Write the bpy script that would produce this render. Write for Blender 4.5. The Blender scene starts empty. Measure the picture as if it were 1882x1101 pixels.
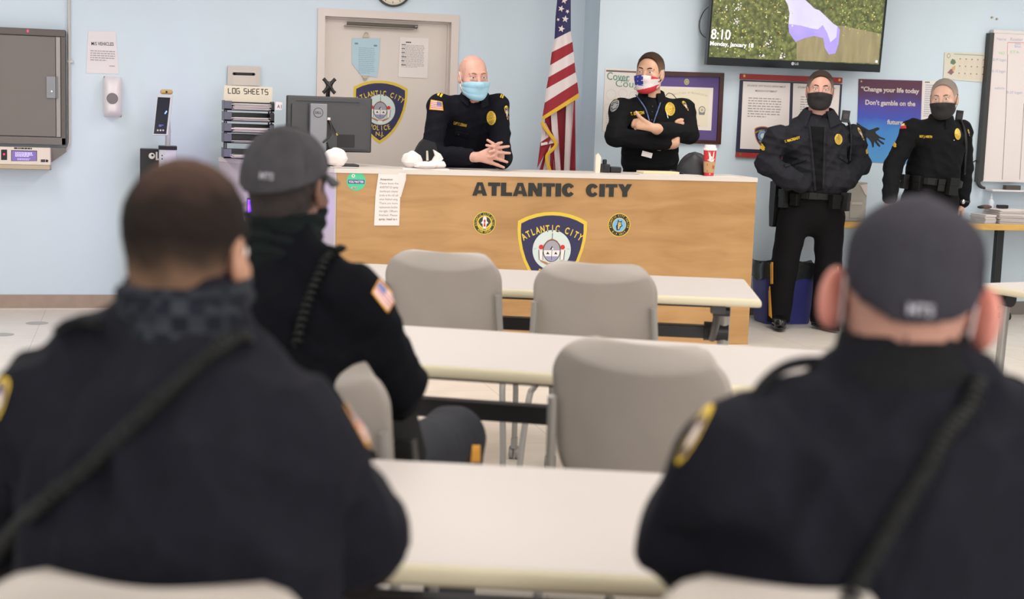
import bpy, math, random
import numpy as np
from mathutils import Matrix, Vector
random.seed(7)
SC = bpy.context.scene
COL = SC.collection

# ------------------------------------------------------------------ camera
IMG_W, IMG_H = 1882, 1101
FPX, PITCH, ROLL, EYE = 2653.0, math.atan(.130), .034, 1.47
YAW = math.atan(FPX / 10116.0)
FW = np.array([math.sin(YAW) * math.cos(PITCH), math.cos(YAW) * math.cos(PITCH), -math.sin(PITCH)])
_rt = np.array([math.cos(YAW), -math.sin(YAW), 0.0]); _up = np.cross(_rt, FW)
CX = _rt * math.cos(ROLL) + _up * math.sin(ROLL)
CY = -_rt * math.sin(ROLL) + _up * math.cos(ROLL)
CAM = np.array([0.0, 0.0, EYE])
cd = bpy.data.cameras.new('camera'); cam = bpy.data.objects.new('camera', cd); COL.objects.link(cam)
cd.sensor_width = 36.0; cd.lens = FPX / IMG_W * 36.0; cd.clip_start = .05
cam.matrix_world = Matrix(((CX[0], CY[0], -FW[0], 0), (CX[1], CY[1], -FW[1], 0), (CX[2], CY[2], -FW[2], EYE), (0, 0, 0, 1)))
cd.dof.use_dof = True; cd.dof.focus_distance = 9.3; cd.dof.aperture_fstop = 2.8
SC.camera = cam

def ray(px, py): return FW + CX * (px - IMG_W / 2) / FPX + CY * (IMG_H / 2 - py) / FPX
def ony(px, py, y): r = ray(px, py); return CAM + r * (y / r[1])
def onz(px, py, z): r = ray(px, py); return CAM + r * ((z - EYE) / r[2])
def atd(px, py, d): return CAM + ray(px, py) * d

# ------------------------------------------------------------------ light and exposure
wd = bpy.data.worlds.new('world'); SC.world = wd; wd.use_nodes = True
wd.node_tree.nodes['Background'].inputs[0].default_value = (.8, .9, 1, 1)
wd.node_tree.nodes['Background'].inputs[1].default_value = .15
SC.view_settings.view_transform = 'Standard'; SC.view_settings.look = 'None'
SC.view_settings.gamma = 1; SC.view_settings.exposure = 0.0; SC.view_settings.use_curve_mapping = False
CEIL = 2.85
def area(x, y, w, l, power, col=(1, .97, .92)):
    ld = bpy.data.lights.new('ceiling_lamp', 'AREA'); ld.shape = 'RECTANGLE'; ld.size = w; ld.size_y = l
    ld.energy = power; ld.color = col
    o = bpy.data.objects.new('ceiling_lamp', ld); o.location = (x, y, CEIL - .03); COL.objects.link(o)
LP = 21.0
for lx in (-1.2, 1.4, 4.0, 6.6):
    for ly in (-.6, 2.0, 4.6, 6.6, 8.5):
        area(lx, ly, .6, 1.2, LP)

ld = bpy.data.lights.new('front_fill_light', 'AREA'); ld.shape = 'RECTANGLE'; ld.size = 4.4; ld.size_y = 1.4; ld.energy = 170; ld.color = (1, .98, .96)  # unseen fill light added behind the camera to brighten walls and faces
o = bpy.data.objects.new('front_fill_light', ld); o.location = (2.0, -3.30, 1.75); o.rotation_euler = (math.radians(90), 0, 0); COL.objects.link(o)

# ------------------------------------------------------------------ materials
def lin(c):
    return tuple(((v / 255) / 12.92 if v / 255 <= .04045 else ((v / 255 + .055) / 1.055) ** 2.4) for v in c[:3]) + (1.0,)
MATS = {}
def mat(name, rgb=None, rough=.6, metal=0.0, noise=None, bump=None, emit=0, coat=0, stretch=None, spec=.5, alpha=None):
    if name in MATS: return MATS[name]
    m = bpy.data.materials.new(name); m.use_nodes = True; nt = m.node_tree; b = nt.nodes['Principled BSDF']
    c = lin(rgb)
    b.inputs['Base Color'].default_value = c; b.inputs['Roughness'].default_value = rough
    b.inputs['Metallic'].default_value = metal; b.inputs['Coat Weight'].default_value = coat
    b.inputs['Specular IOR Level'].default_value = spec
    if alpha is not None: b.inputs['Alpha'].default_value = alpha
    if emit:
        b.inputs['Emission Color'].default_value = c; b.inputs['Emission Strength'].default_value = emit
    if noise or bump:
        tc = nt.nodes.new('ShaderNodeTexCoord'); mp = nt.nodes.new('ShaderNodeMapping')
        nt.links.new(tc.outputs['Object'], mp.inputs[0])
        if stretch: mp.inputs['Scale'].default_value = stretch
    if noise:
        n = nt.nodes.new('ShaderNodeTexNoise'); n.inputs['Scale'].default_value = noise[0]; n.inputs['Detail'].default_value = 5
        nt.links.new(mp.outputs[0], n.inputs['Vector'])
        r = nt.nodes.new('ShaderNodeValToRGB'); a = noise[1]
        r.color_ramp.elements[0].position = .3; r.color_ramp.elements[1].position = .7
        c2 = lin(noise[2]) if len(noise) > 2 else tuple(x * (1 - a) for x in c[:3]) + (1,)
        r.color_ramp.elements[0].color = c2
        r.color_ramp.elements[1].color = c if len(noise) > 2 else tuple(min(1, x * (1 + a)) for x in c[:3]) + (1,)
        nt.links.new(n.outputs[0], r.inputs[0]); nt.links.new(r.outputs[0], b.inputs['Base Color'])
        if emit: nt.links.new(r.outputs[0], b.inputs['Emission Color'])
    if bump:
        n = nt.nodes.new('ShaderNodeTexNoise'); n.inputs['Scale'].default_value = bump[0]; n.inputs['Detail'].default_value = 4
        nt.links.new(mp.outputs[0], n.inputs['Vector'])
        bp = nt.nodes.new('ShaderNodeBump'); bp.inputs['Strength'].default_value = bump[1]; bp.inputs['Distance'].default_value = bump[2] if len(bump) > 2 else .01
        nt.links.new(n.outputs[0], bp.inputs['Height']); nt.links.new(bp.outputs[0], b.inputs['Normal'])
    MATS[name] = m; return m

def wood_mat(name, rgb1, rgb2, rough=.4, sc=(1.2, 1, 9)):
    m = mat(name, rgb1, rough); nt = m.node_tree; b = nt.nodes['Principled BSDF']
    tc = nt.nodes.new('ShaderNodeTexCoord'); mp = nt.nodes.new('ShaderNodeMapping'); mp.inputs['Scale'].default_value = sc
    nt.links.new(tc.outputs['Object'], mp.inputs[0])
    n = nt.nodes.new('ShaderNodeTexNoise'); n.inputs['Scale'].default_value = 2.2; n.inputs['Detail'].default_value = 7; n.inputs['Distortion'].default_value = .8
    nt.links.new(mp.outputs[0], n.inputs['Vector'])
    n2 = nt.nodes.new('ShaderNodeTexNoise'); n2.inputs['Scale'].default_value = 1.7; n2.inputs['Detail'].default_value = 2
    nt.links.new(tc.outputs['Object'], n2.inputs['Vector'])
    mx = nt.nodes.new('ShaderNodeMath'); mx.operation = 'MULTIPLY_ADD'; mx.inputs[1].default_value = .6
    md = nt.nodes.new('ShaderNodeMath'); md.operation = 'MULTIPLY'; md.inputs[1].default_value = .4
    nt.links.new(n2.outputs[0], md.inputs[0]); nt.links.new(n.outputs[0], mx.inputs[0]); nt.links.new(md.outputs[0], mx.inputs[2])
    r = nt.nodes.new('ShaderNodeValToRGB'); r.color_ramp.elements[0].position = .36; r.color_ramp.elements[1].position = .58
    r.color_ramp.elements[0].color = lin(rgb2); r.color_ramp.elements[1].color = lin(rgb1)
    nt.links.new(mx.outputs[0], r.inputs[0]); nt.links.new(r.outputs[0], b.inputs['Base Color'])
    return m

def floor_mat():
    m = mat('vinyl_tile', (222, 212, 202), .32); nt = m.node_tree; b = nt.nodes['Principled BSDF']
    tc = nt.nodes.new('ShaderNodeTexCoord')
    br = nt.nodes.new('ShaderNodeTexBrick'); br.offset = 0; br.inputs['Scale'].default_value = 1.0
    br.inputs['Brick Width'].default_value = .61; br.inputs['Row Height'].default_value = .61
    br.inputs['Mortar Size'].default_value = .0016; br.inputs['Mortar Smooth'].default_value = .3
    br.inputs['Color1'].default_value = lin((232, 222, 211)); br.inputs['Color2'].default_value = lin((229, 219, 208)); br.inputs['Mortar'].default_value = lin((170, 160, 152))
    n = nt.nodes.new('ShaderNodeTexNoise'); n.inputs['Scale'].default_value = 6; n.inputs['Detail'].default_value = 5
    mx = nt.nodes.new('ShaderNodeMix'); mx.data_type = 'RGBA'; mx.blend_type = 'MULTIPLY'; mx.inputs[0].default_value = .18
    nt.links.new(tc.outputs['Object'], br.inputs['Vector']); nt.links.new(tc.outputs['Object'], n.inputs['Vector'])
    nt.links.new(br.outputs[0], mx.inputs[6]); nt.links.new(n.outputs[0], mx.inputs[7]); nt.links.new(mx.outputs[2], b.inputs['Base Color'])
    return m

def forest_mat():
    m = mat('screen_forest', (130, 135, 75), .3); nt = m.node_tree; b = nt.nodes['Principled BSDF']
    tc = nt.nodes.new('ShaderNodeTexCoord')
    n = nt.nodes.new('ShaderNodeTexNoise'); n.inputs['Scale'].default_value = 26; n.inputs['Detail'].default_value = 9; n.inputs['Roughness'].default_value = .68
    n.inputs['Distortion'].default_value = .5
    nt.links.new(tc.outputs['Object'], n.inputs['Vector'])
    r = nt.nodes.new('ShaderNodeValToRGB'); e = r.color_ramp.elements
    e[0].position = .30; e[0].color = lin((78, 84, 40)); e[1].position = .74; e[1].color = lin((178, 172, 100))
    x = e.new(.45); x.color = lin((112, 118, 62)); x = e.new(.55); x.color = lin((136, 142, 76)); x = e.new(.63); x.color = lin((156, 160, 84))
    vo = nt.nodes.new('ShaderNodeTexVoronoi'); vo.inputs['Scale'].default_value = 38; nt.links.new(tc.outputs['Object'], vo.inputs['Vector'])
    m1 = nt.nodes.new('ShaderNodeMath'); m1.operation = 'MULTIPLY_ADD'; m1.inputs[1].default_value = -.30; m1.inputs[2].default_value = .12; nt.links.new(vo.outputs['Distance'], m1.inputs[0])
    m2 = nt.nodes.new('ShaderNodeMath'); m2.operation = 'ADD'; nt.links.new(n.outputs[0], m2.inputs[0]); nt.links.new(m1.outputs[0], m2.inputs[1])
    nt.links.new(m2.outputs[0], r.inputs[0])
    b.inputs['Base Color'].default_value = (.01, .01, .01, 1)
    nt.links.new(r.outputs[0], b.inputs['Emission Color']); b.inputs['Emission Strength'].default_value = .95
    return m

WHITE = mat('paper_white', (236, 226, 222), .8)
PAPERG = mat('ink_grey', (168, 160, 160), .8)
INK = mat('ink_black', (40, 38, 40), .7)
BLACKP = mat('black_plastic', (22, 22, 24), .4)
DARKG = mat('dark_grey_plastic', (58, 56, 56), .5)
STEEL = mat('brushed_steel', (170, 168, 166), .35, .8)
CHROME = mat('chrome', (200, 200, 200), .15, 1)
BLUEWALL = mat('pale_blue_paint', (211, 225, 236), .55, noise=(1.3, .025), bump=(60, .06, .002))
LAMTOP = mat('white_laminate', (188, 179, 175), .5)
EDGEB = mat('beige_edge', (208, 197, 170), .5)
GREYP = mat('chair_grey_plastic', (156, 147, 140), .5, bump=(260, .12, .001), noise=(9, .03))
GREYM = mat('grey_metal', (150, 146, 142), .4, .3)
OAK = wood_mat('maple_laminate', (188, 145, 94), (168, 125, 75), .4, (1.0, 1, 5))
NAVY = mat('navy_ink', (42, 38, 78), .6)
GOLD = mat('gold_ink', (222, 190, 62), .6)
REDI = mat('red_ink', (206, 42, 46), .6)
PALEI = mat('pale_ink', (206, 218, 214), .6)
CREAM = mat('cream_paper', (234, 222, 204), .75)

# ------------------------------------------------------------------ object helpers
def tag(o, label=None, cat=None, group=None, kind=None):
    if label: o['label'] = label
    if cat: o['category'] = cat
    if group: o['group'] = group
    if kind: o['kind'] = kind
    return o
def empty(name, loc, label=None, cat=None, group=None, rz=0):
    o = bpy.data.objects.new(name, None); o.empty_display_size = .1; COL.objects.link(o)
    o.matrix_world = Matrix.Translation(Vector(loc)) @ Matrix.Rotation(rz, 4, 'Z')
    return tag(o, label, cat, group)
def parent(o, p):
    if p is not None:
        bpy.context.view_layer.update() if False else None
        o.parent = p; o.matrix_parent_inverse = wm(p).inverted()
def wm(o):
    if o.parent is None: return o.matrix_basis.copy()
    return wm(o.parent) @ o.matrix_parent_inverse @ o.matrix_basis

def norm(v): v = np.asarray(v, float); return v / (np.linalg.norm(v) + 1e-12)
def frame(axis):
    a = norm(axis); t = np.array([0, 0, 1.0]) if abs(a[2]) < .9 else np.array([1.0, 0, 0])
    u = norm(np.cross(t, a)); return u, np.cross(a, u), a
def catmull(P, n=6, closed=False):
    P = np.asarray(P, float); out = []
    N = len(P)
    for i in range(N if closed else N - 1):
        p0 = P[(i - 1) % N] if closed or i > 0 else 2 * P[0] - P[1]
        p1 = P[i]; p2 = P[(i + 1) % N]
        p3 = P[(i + 2) % N] if closed or i < N - 2 else 2 * P[-1] - P[-2]
        for k in range(n):
            t = k / n
            out.append(.5 * ((2 * p1) + (-p0 + p2) * t + (2 * p0 - 5 * p1 + 4 * p2 - p3) * t * t + (-p0 + 3 * p1 - 3 * p2 + p3) * t ** 3))
    if not closed: out.append(P[-1])
    return np.array(out)

class MB:
    def __init__(s): s.v = []; s.f = []; s.m = []; s.mats = []
    def mi(s, m):
        if m not in s.mats: s.mats.append(m)
        return s.mats.index(m)
    def add(s, V, F, m):
        o = len(s.v); k = s.mi(m)
        s.v.extend([tuple(map(float, x)) for x in V])
        for f in F: s.f.append(tuple(int(i) + o for i in f)); s.m.append(k)
    def box(s, c, size, m, R=None):
        h = np.array(size) / 2
        V = np.array([[x, y, z] for x in (-1, 1) for y in (-1, 1) for z in (-1, 1)]) * h
        if R is not None: V = V @ np.asarray(R).T
        s.add(V + np.array(c), [(0, 1, 3, 2), (4, 6, 7, 5), (0, 4, 5, 1), (2, 3, 7, 6), (0, 2, 6, 4), (1, 5, 7, 3)], m)
    def span(s, a, b, m): a = np.array(a, float); b = np.array(b, float); s.box((a + b) / 2, np.abs(b - a), m)
    def prism(s, pts, n, m, m2=None):
        P = np.asarray(pts, float); n = np.asarray(n, float); k = len(P)
        s.add(np.vstack([P, P + n]), [tuple(range(k))[::-1], tuple(range(k, 2 * k))], m)
        s.add(np.vstack([P, P + n]), [(i, (i + 1) % k, k + (i + 1) % k, k + i) for i in range(k)], m2 or m)
    def tube(s, pts, r, m, n=10, smooth=0, cap=True, closed=False):
        P = np.asarray(pts, float)
        if smooth: P = catmull(P, smooth, closed)
        K = len(P); rr = np.full(K, r) if np.isscalar(r) else np.interp(np.linspace(0, 1, K), np.linspace(0, 1, len(r)), r)
        T = np.gradient(P, axis=0) if not closed else np.roll(P, -1, 0) - np.roll(P, 1, 0)
        u, w, _ = frame(T[0]); V = []
        for i in range(K):
            t = norm(T[i]); u = norm(u - t * (u @ t)); w = np.cross(t, u)
            for j in range(n):
                a = 2 * math.pi * j / n; V.append(P[i] + rr[i] * (u * math.cos(a) + w * math.sin(a)))
        F = []
        for i in range(K if closed else K - 1):
            for j in range(n):
                a = i * n; b = ((i + 1) % K) * n
                F.append((a + j, a + (j + 1) % n, b + (j + 1) % n, b + j))
        if cap and not closed: F.append(tuple(range(n))[::-1]); F.append(tuple((K - 1) * n + j for j in range(n)))
        s.add(V, F, m)
    def lathe(s, prof, c, m, axis=(0, 0, 1), n=28):
        u, w, a = frame(axis); c = np.array(c, float); V = []; F = []; K = len(prof)
        for r, z in prof:
            for j in range(n):
                t = 2 * math.pi * j / n; V.append(c + a * z + max(r, 1e-5) * (u * math.cos(t) + w * math.sin(t)))
        for i in range(K - 1):
            for j in range(n): F.append((i * n + j, i * n + (j + 1) % n, (i + 1) * n + (j + 1) % n, (i + 1) * n + j))
        s.add(V, F, m)
    def cyl(s, a, b, r, m, n=24):
        a = np.array(a, float); b = np.array(b, float); L = np.linalg.norm(b - a)
        s.lathe([(0, 0), (r, 0), (r, L), (0, L)], a, m, b - a, n)
    def ball(s, c, r, m, n=20, R=None):
        r = np.array(r if not np.isscalar(r) else (r, r, r), float); V = []; F = []; K = n // 2 + 1
        for i in range(K):
            p = math.pi * i / (K - 1)
            for j in range(n):
                t = 2 * math.pi * j / n; V.append((math.sin(p) * math.cos(t), math.sin(p) * math.sin(t), math.cos(p)))
        V = np.array(V) * r
        if R is not None: V = V @ np.asarray(R).T
        for i in range(K - 1):
            for j in range(n): F.append((i * n + j, (i + 1) * n + j, (i + 1) * n + (j + 1) % n, i * n + (j + 1) % n))
        s.add(V + np.array(c), F, m)
    def grid(s, P, m, mfun=None):
        P = np.asarray(P, float); a, b = P.shape[:2]; V = P.reshape(-1, 3)
        if mfun is None:
            s.add(V, [(i * b + j, i * b + j + 1, (i + 1) * b + j + 1, (i + 1) * b + j) for i in range(a - 1) for j in range(b - 1)], m)
        else:
            o = len(s.v); s.v.extend(map(tuple, V))
            for i in range(a - 1):
                for j in range(b - 1):
                    s.f.append((o + i * b + j, o + i * b + j + 1, o + (i + 1) * b + j + 1, o + (i + 1) * b + j)); s.m.append(s.mi(mfun(i, j)))
    def build(s, name, par=None, origin=None, M=None, smooth=None, bevel=None, solid=None, sub=0, weld=False):
        """vertices are world coordinates (or local to M when M is given)"""
        V = np.array(s.v, float)
        if M is None:
            if origin is None: origin = (0, 0, 0) if len(V) == 0 else ((V[:, 0].min() + V[:, 0].max()) / 2, (V[:, 1].min() + V[:, 1].max()) / 2, V[:, 2].min())
            V = V - np.array(origin); M = Matrix.Translation(Vector(origin))
        me = bpy.data.meshes.new(name); me.from_pydata(V.tolist(), [], s.f)
        for m in s.mats: me.materials.append(m)
        me.polygons.foreach_set('material_index', s.m); me.validate(); me.update()
        if smooth is not None:
            me.polygons.foreach_set('use_smooth', [True] * len(me.polygons)); me.set_sharp_from_angle(angle=math.radians(smooth))
        o = bpy.data.objects.new(name, me); COL.objects.link(o); o.matrix_basis = M
        if par is not None: o.parent = par; o.matrix_parent_inverse = wm(par).inverted()
        if solid: d = o.modifiers.new('solid', 'SOLIDIFY'); d.thickness = solid; d.offset = 0
        if bevel: d = o.modifiers.new('bevel', 'BEVEL'); d.width = bevel; d.segments = 2; d.limit_method = 'ANGLE'; d.angle_limit = math.radians(50)
        if sub: d = o.modifiers.new('sub', 'SUBSURF'); d.levels = sub; d.render_levels = sub
        return o
def struct(o, label=None): o['kind'] = 'structure'; return tag(o, label)

_gc = {}
def glyph_mesh(txt, bold=0.0):
    key = (txt, bold)
    if key in _gc: return _gc[key]
    cu = bpy.data.curves.new('t', 'FONT'); cu.body = txt; cu.size = 1; cu.offset = bold; cu.resolution_u = 3
    ob = bpy.data.objects.new('t', cu); COL.objects.link(ob)
    dg = bpy.context.evaluated_depsgraph_get(); me = bpy.data.meshes.new_from_object(ob.evaluated_get(dg))
    V = np.array([v.co[:] for v in me.vertices]) if len(me.vertices) else np.zeros((0, 3))
    F = [tuple(p.vertices) for p in me.polygons]
    bpy.data.objects.remove(ob); bpy.data.curves.remove(cu); bpy.data.meshes.remove(me)
    _gc[key] = (V, F); return V, F

class Panel:
    """flat sheet with its own (u right, v up, n out) coordinates, real thickness and printed layers"""
    def __init__(s, P0, N=(0, -1, 0), U=None, t=.002):
        s.P = np.array(P0, float); s.N = norm(N)
        s.U = norm(U) if U is not None else norm(np.cross((0, 0, 1), s.N))
        s.V = np.cross(s.N, s.U); s.t = t; s.mb = MB()
    def uv(s, px, py):
        r = ray(px, py); k = ((s.P + s.N * s.t - CAM) @ s.N) / (r @ s.N); q = CAM + r * k - s.P
        return np.array([q @ s.U, q @ s.V])
    def uvs(s, L): return [s.uv(*p) for p in L]
    def slab(s, pts, m, edge=None, t=None, n0=0):
        P = [(p[0], p[1], n0) for p in pts]
        a = sum(P[i][0] * P[(i + 1) % len(P)][1] - P[(i + 1) % len(P)][0] * P[i][1] for i in range(len(P)))
        if a < 0: P = P[::-1]
        s.mb.prism(P, (0, 0, s.t if t is None else t), m, edge)
    def poly(s, pts, m, k=1):
        P = [(p[0], p[1], s.t + .0005 * k) for p in pts]
        a = sum(P[i][0] * P[(i + 1) % len(P)][1] - P[(i + 1) % len(P)][0] * P[i][1] for i in range(len(P)))
        if a < 0: P = P[::-1]
        s.mb.add(P, [tuple(range(len(P)))], m)
    def ppoly(s, px, m, k=1): s.poly(s.uvs(px), m, k)
    def rect(s, u0, v0, u1, v1, m, k=1): s.poly([(u0, v0), (u1, v0), (u1, v1), (u0, v1)], m, k)
    def circ(s, c, r, m, k=1, r2=None, n=40):
        s.poly([(c[0] + r * math.cos(2 * math.pi * i / n), c[1] + (r2 or r) * math.sin(2 * math.pi * i / n)) for i in range(n)], m, k)
    def stroke(s, a, b, w, m, k=2):
        a = np.array(a); b = np.array(b); d = norm(b - a); q = np.array([-d[1], d[0]]) * w / 2
        s.poly([a - q, b - q, b + q, a + q], m, k)
    def text(s, txt, c, h, m, k=2, align='c', bold=0.0, width=None, rot=0.0, sx=1.0):
        V, F = glyph_mesh(txt, bold)
        if len(V) == 0: return
        lo, hi = V[:, 0].min(), V[:, 0].max(); W = hi - lo
        q = V[:, :2].copy(); q[:, 0] -= lo; sc = h / .69
        q *= sc; q[:, 0] *= sx
        if width: q[:, 0] *= width / (W * sc * sx)
        w = q[:, 0].max()
        q[:, 0] -= {'c': w / 2, 'l': 0, 'r': w}[align]
        co, si = math.cos(rot), math.sin(rot)
        q = np.stack([q[:, 0] * co - q[:, 1] * si, q[:, 0] * si + q[:, 1] * co], 1)
        P = [(c[0] + a[0], c[1] + a[1], s.t + .0005 * k) for a in q]
        s.mb.add(P, F, m)
    def ptext(s, txt, x0, y0, x1, y1, h_px, m, k=2, bold=0.0):
        """text whose baseline runs from pixel (x0,y0) to (x1,y1)"""
        a = s.uv(x0, y0); b = s.uv(x1, y1); d = b - a
        h = np.linalg.norm(s.uv(x0, y0 - h_px) - a)
        s.text(txt, a, h, m, k, 'l', bold, np.linalg.norm(d), math.atan2(d[1], d[0]))
    def arc(s, txt, c, r, h, m, k=3, a0=90, spread=100, bold=.02, under=False, sx=1.0):
        n = len(txt)
        for i, ch in enumerate(txt):
            if ch == ' ': continue
            f = (i / (n - 1) - .5) if n > 1 else 0
            ang = math.radians(a0 - f * spread) if not under else math.radians(a0 + f * spread)
            p = (c[0] + r * math.cos(ang), c[1] + r * math.sin(ang))
            s.text(ch, p, h, m, k, 'c', bold, None, ang - math.pi / 2 if not under else ang + math.pi / 2, sx)
    def greek(s, u0, v0, u1, v1, n, m, k=2, h=.5, seed=1):
        rnd = random.Random(seed); dv = (v1 - v0) / n
        for i in range(n):
            v = v1 - (i + .5) * dv; u = u0; end = u0 + (u1 - u0) * (rnd.uniform(.5, .9) if i == n - 1 else rnd.uniform(.92, 1))
            while u < end:
                w = min(rnd.uniform(.05, .16) * (u1 - u0), end - u)
                s.rect(u, v - dv * h / 2, u + w, v + dv * h / 2, m, k); u += w + .025 * (u1 - u0)
    def build(s, name, par=None, smooth=None, bevel=None):
        M = Matrix([[s.U[i], s.V[i], s.N[i], s.P[i]] for i in range(3)] + [[0, 0, 0, 1]])
        return s.mb.build(name, par, M=M, smooth=smooth, bevel=bevel)

def shield(pn, c, w, k=1, crest_only=False, border=GOLD, police=True):
    """police shield decal, c = top centre, w = width"""
    half = [(0, 0), (.12, -.006), (.25, -.03), (.38, -.072), (.495, -.13), (.498, -.25), (.485, -.38), (.455, -.52), (.40, -.68), (.32, -.83), (.22, -.965), (.12, -1.06), (0, -1.145)]
    def sc(f, cy=-.5): return [(c[0] + w * x * f, c[1] + w * ((y - cy) * f + cy)) for x, y in half] + [(c[0] - w * x * f, c[1] + w * ((y - cy) * f + cy)) for x, y in half[-2:0:-1]]
    pn.poly(sc(1), border, k); pn.poly(sc(.905), NAVY, k + 1)
    f = lambda x, y: (c[0] + w * x, c[1] + w * y)
    pn.arc('ATLANTIC CITY', f(0, -.97), w * .70, w * .088, GOLD, k + 2, 90, 66, .03, sx=.66)
    if police:
        pn.arc('POLICE', f(0, -.30), w * .60, w * .085, GOLD, k + 2, -90, 34, .02, under=True, sx=.70)
        pn.text('N.J.', f(0, -1.0), w * .075, GOLD, k + 2, 'c', .015)
    d = f(0, -.525)
    pn.circ(d, w * .275, PALEI, k + 2)
    g = lambda x, y: (d[0] + w * .275 * x, d[1] + w * .275 * y)
    BR = mat('brown_ink', (176, 124, 88), .7); GR = mat('slate_ink', (160, 158, 170), .7); LV = mat('lavender_ink', (150, 150, 186), .7)
    pn.poly([g(-.48, .0), g(-.44, .25), g(-.25, .47), g(0, .58), g(.25, .47), g(.44, .25), g(.48, .0)], BR, k + 3)
    pn.circ(g(0, -.05), w * .275 * .46, INK, k + 4, w * .275 * .56)
    pn.circ(g(0, -.05), w * .275 * .43, GR, k + 5, w * .275 * .53)
    pn.poly([g(-.42, -.02), g(.42, -.02), g(.40, -.2), g(.3, -.4), g(-.3, -.4), g(-.40, -.2)], WHITE, k + 6)
    pn.poly([g(-.36, -.32), g(.36, -.32), g(.22, -.5), g(0, -.58), g(-.22, -.5)], LV, k + 7)
    for x in (-.21, .21): pn.poly([g(x - .08, -.22), g(x + .09, -.22), g(x, -.08)], NAVY, k + 7)
    pn.poly([g(-.1, .02), g(.1, .02), g(0, .2)], INK, k + 7); pn.poly([g(-.02, .02), g(.1, .02), g(.03, .14)], WHITE, k + 8)
    pn.stroke(g(0, -.02), g(0, -.5), w * .006, INK, k + 8); pn.stroke(g(0, .55), g(.01, .85), w * .008, INK, k + 4)
    for sx in (-1, 1):
        pn.circ(g(.56 * sx, .14), w * .275 * .12, REDI, k + 6)
        pn.poly([g(.5 * sx, .02), g(.66 * sx, .02), g(.62 * sx, -.5), g(.46 * sx, -.5)], WHITE, k + 5)
        pn.stroke(g(.68 * sx, -.0), g(.64 * sx, -.5), w * .008, INK, k + 6)
        pn.stroke(g(.46 * sx, -.1), g(.45 * sx, -.5), w * .006, INK, k + 6)
        pn.poly([g(.62 * sx, -.5), g(.55 * sx, -.6), g(.2 * sx, -.78), g(.1 * sx, -.7), g(.3 * sx, -.6)], BR, k + 5)
        pn.stroke(g(.8 * sx, .08), g(.94 * sx, .03), w * .006, GR, k + 4)
    pn.poly([g(-.2, -.62), g(.2, -.62), g(.12, -.9), g(-.12, -.9)], WHITE, k + 4)
    pn.stroke(g(-.15, -.68), g(.15, -.68), w * .014, BR, k + 6)

# ------------------------------------------------------------------ room shell
YB, YR, XC = 10.408, 10.05, 3.215
X0, X1, Y0 = -3.2, 8.6, -3.4
def wallbox(name, a, b, m, bev=None):
    q = MB(); q.span(a, b, m); return struct(q.build(name))
q = MB(); q.span((X0, Y0, -.1), (X1, YB + .3, 0), floor_mat()); struct(q.build('floor', origin=(0, 0, 0)))
wallbox('ceiling', (X0, Y0, CEIL), (X1, YB + .3, CEIL + .1), mat('ceiling_tile', (240, 240, 238), .9, noise=(30, .05)))
DX0, DX1, DZ = 1.2375, 2.2575, 2.15
q = MB()
q.span((X0, YB, 0), (DX0, YB + .12, CEIL), BLUEWALL); q.span((DX1, YB, 0), (XC, YB + .12, CEIL), BLUEWALL); q.span((DX0, YB, DZ), (DX1, YB + .12, CEIL), BLUEWALL)
struct(q.build('wall_back_left'))
wallbox('wall_back_right', (XC, YR, 0), (X1, YB + .12, CEIL), BLUEWALL)
wallbox('wall_left', (X0 - .1, Y0, 0), (X0, YB + .12, CEIL), BLUEWALL)
wallbox('wall_right', (X1, Y0, 0), (X1 + .1, YB + .12, CEIL), BLUEWALL)
wallbox('wall_front', (X0 - .1, Y0 - .1, 0), (X1 + .1, Y0, CEIL), BLUEWALL)
BASEB = mat('taupe_vinyl', (166, 146, 130), .5, noise=(14, .06)); BASED = mat('grey_vinyl', (128, 120, 114), .5, noise=(14, .06))
q = MB(); q.span((X0, YB - .008, .008), (DX0 - .001, YB, .105), BASEB); q.span((X0, YB - .016, 0), (DX0 - .001, YB, .012), mat('toe_strip', (214, 200, 190), .5)); struct(q.build('baseboard_back_left'))
q = MB(); q.span((DX1 + .06, YB - .008, 0), (XC, YB, .105), BASEB); struct(q.build('baseboard_back_middle'))
q = MB(); q.span((XC, YR - .008, 0), (X1, YR, .105), BASED); struct(q.build('baseboard_back_right'))
q = MB(); q.span((-.3, Y0 - .0, 1.0), (4.3, Y0 + .04, 1.06), WHITE); q.span((-.3, Y0, 2.46), (4.3, Y0 + .04, 2.52), WHITE)
for x_ in (-.3, 1.2, 2.72, 4.24): q.span((x_, Y0, 1.06), (x_ + .06, Y0 + .04, 2.46), WHITE)
struct(q.build('added_window'))  # unseen window frame, added to go with the front fill light
# door
DOORP = mat('door_paint', (222, 209, 201), .5); FRAMEP = mat('door_frame_paint', (222, 208, 200), .45)
dr = empty('door_1', ((DX0 + DX1) / 2, YB, 0), 'pale grey steel door with papers and a police shield on it'); dr['kind'] = 'structure'
q = MB()
for a, b in (((DX0, YB - .022, 0), (1.289, YB + .10, DZ)), ((2.203, YB - .022, 0), (DX1, YB + .10, DZ)), ((1.289, YB - .022, 2.097), (2.203, YB + .10, DZ))): q.span(a, b, FRAMEP)
for a, b in (((1.289, YB + .05, 0), (1.303, YB + .075, 2.097)), ((2.189, YB + .05, 0), (2.203, YB + .075, 2.097)), ((1.303, YB + .05, 2.083), (2.189, YB + .075, 2.097))): q.span(a, b, FRAMEP)
q.build('door_frame', dr)
YD = YB + .06
q = MB(); q.span((1.303, YD, .01), (2.189, YD + .045, 2.083), DOORP); q.build('door_leaf', dr, bevel=.002)
a = ony(634, 40, YD - .05); b = ony(762, 54, YD - .05)
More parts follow.
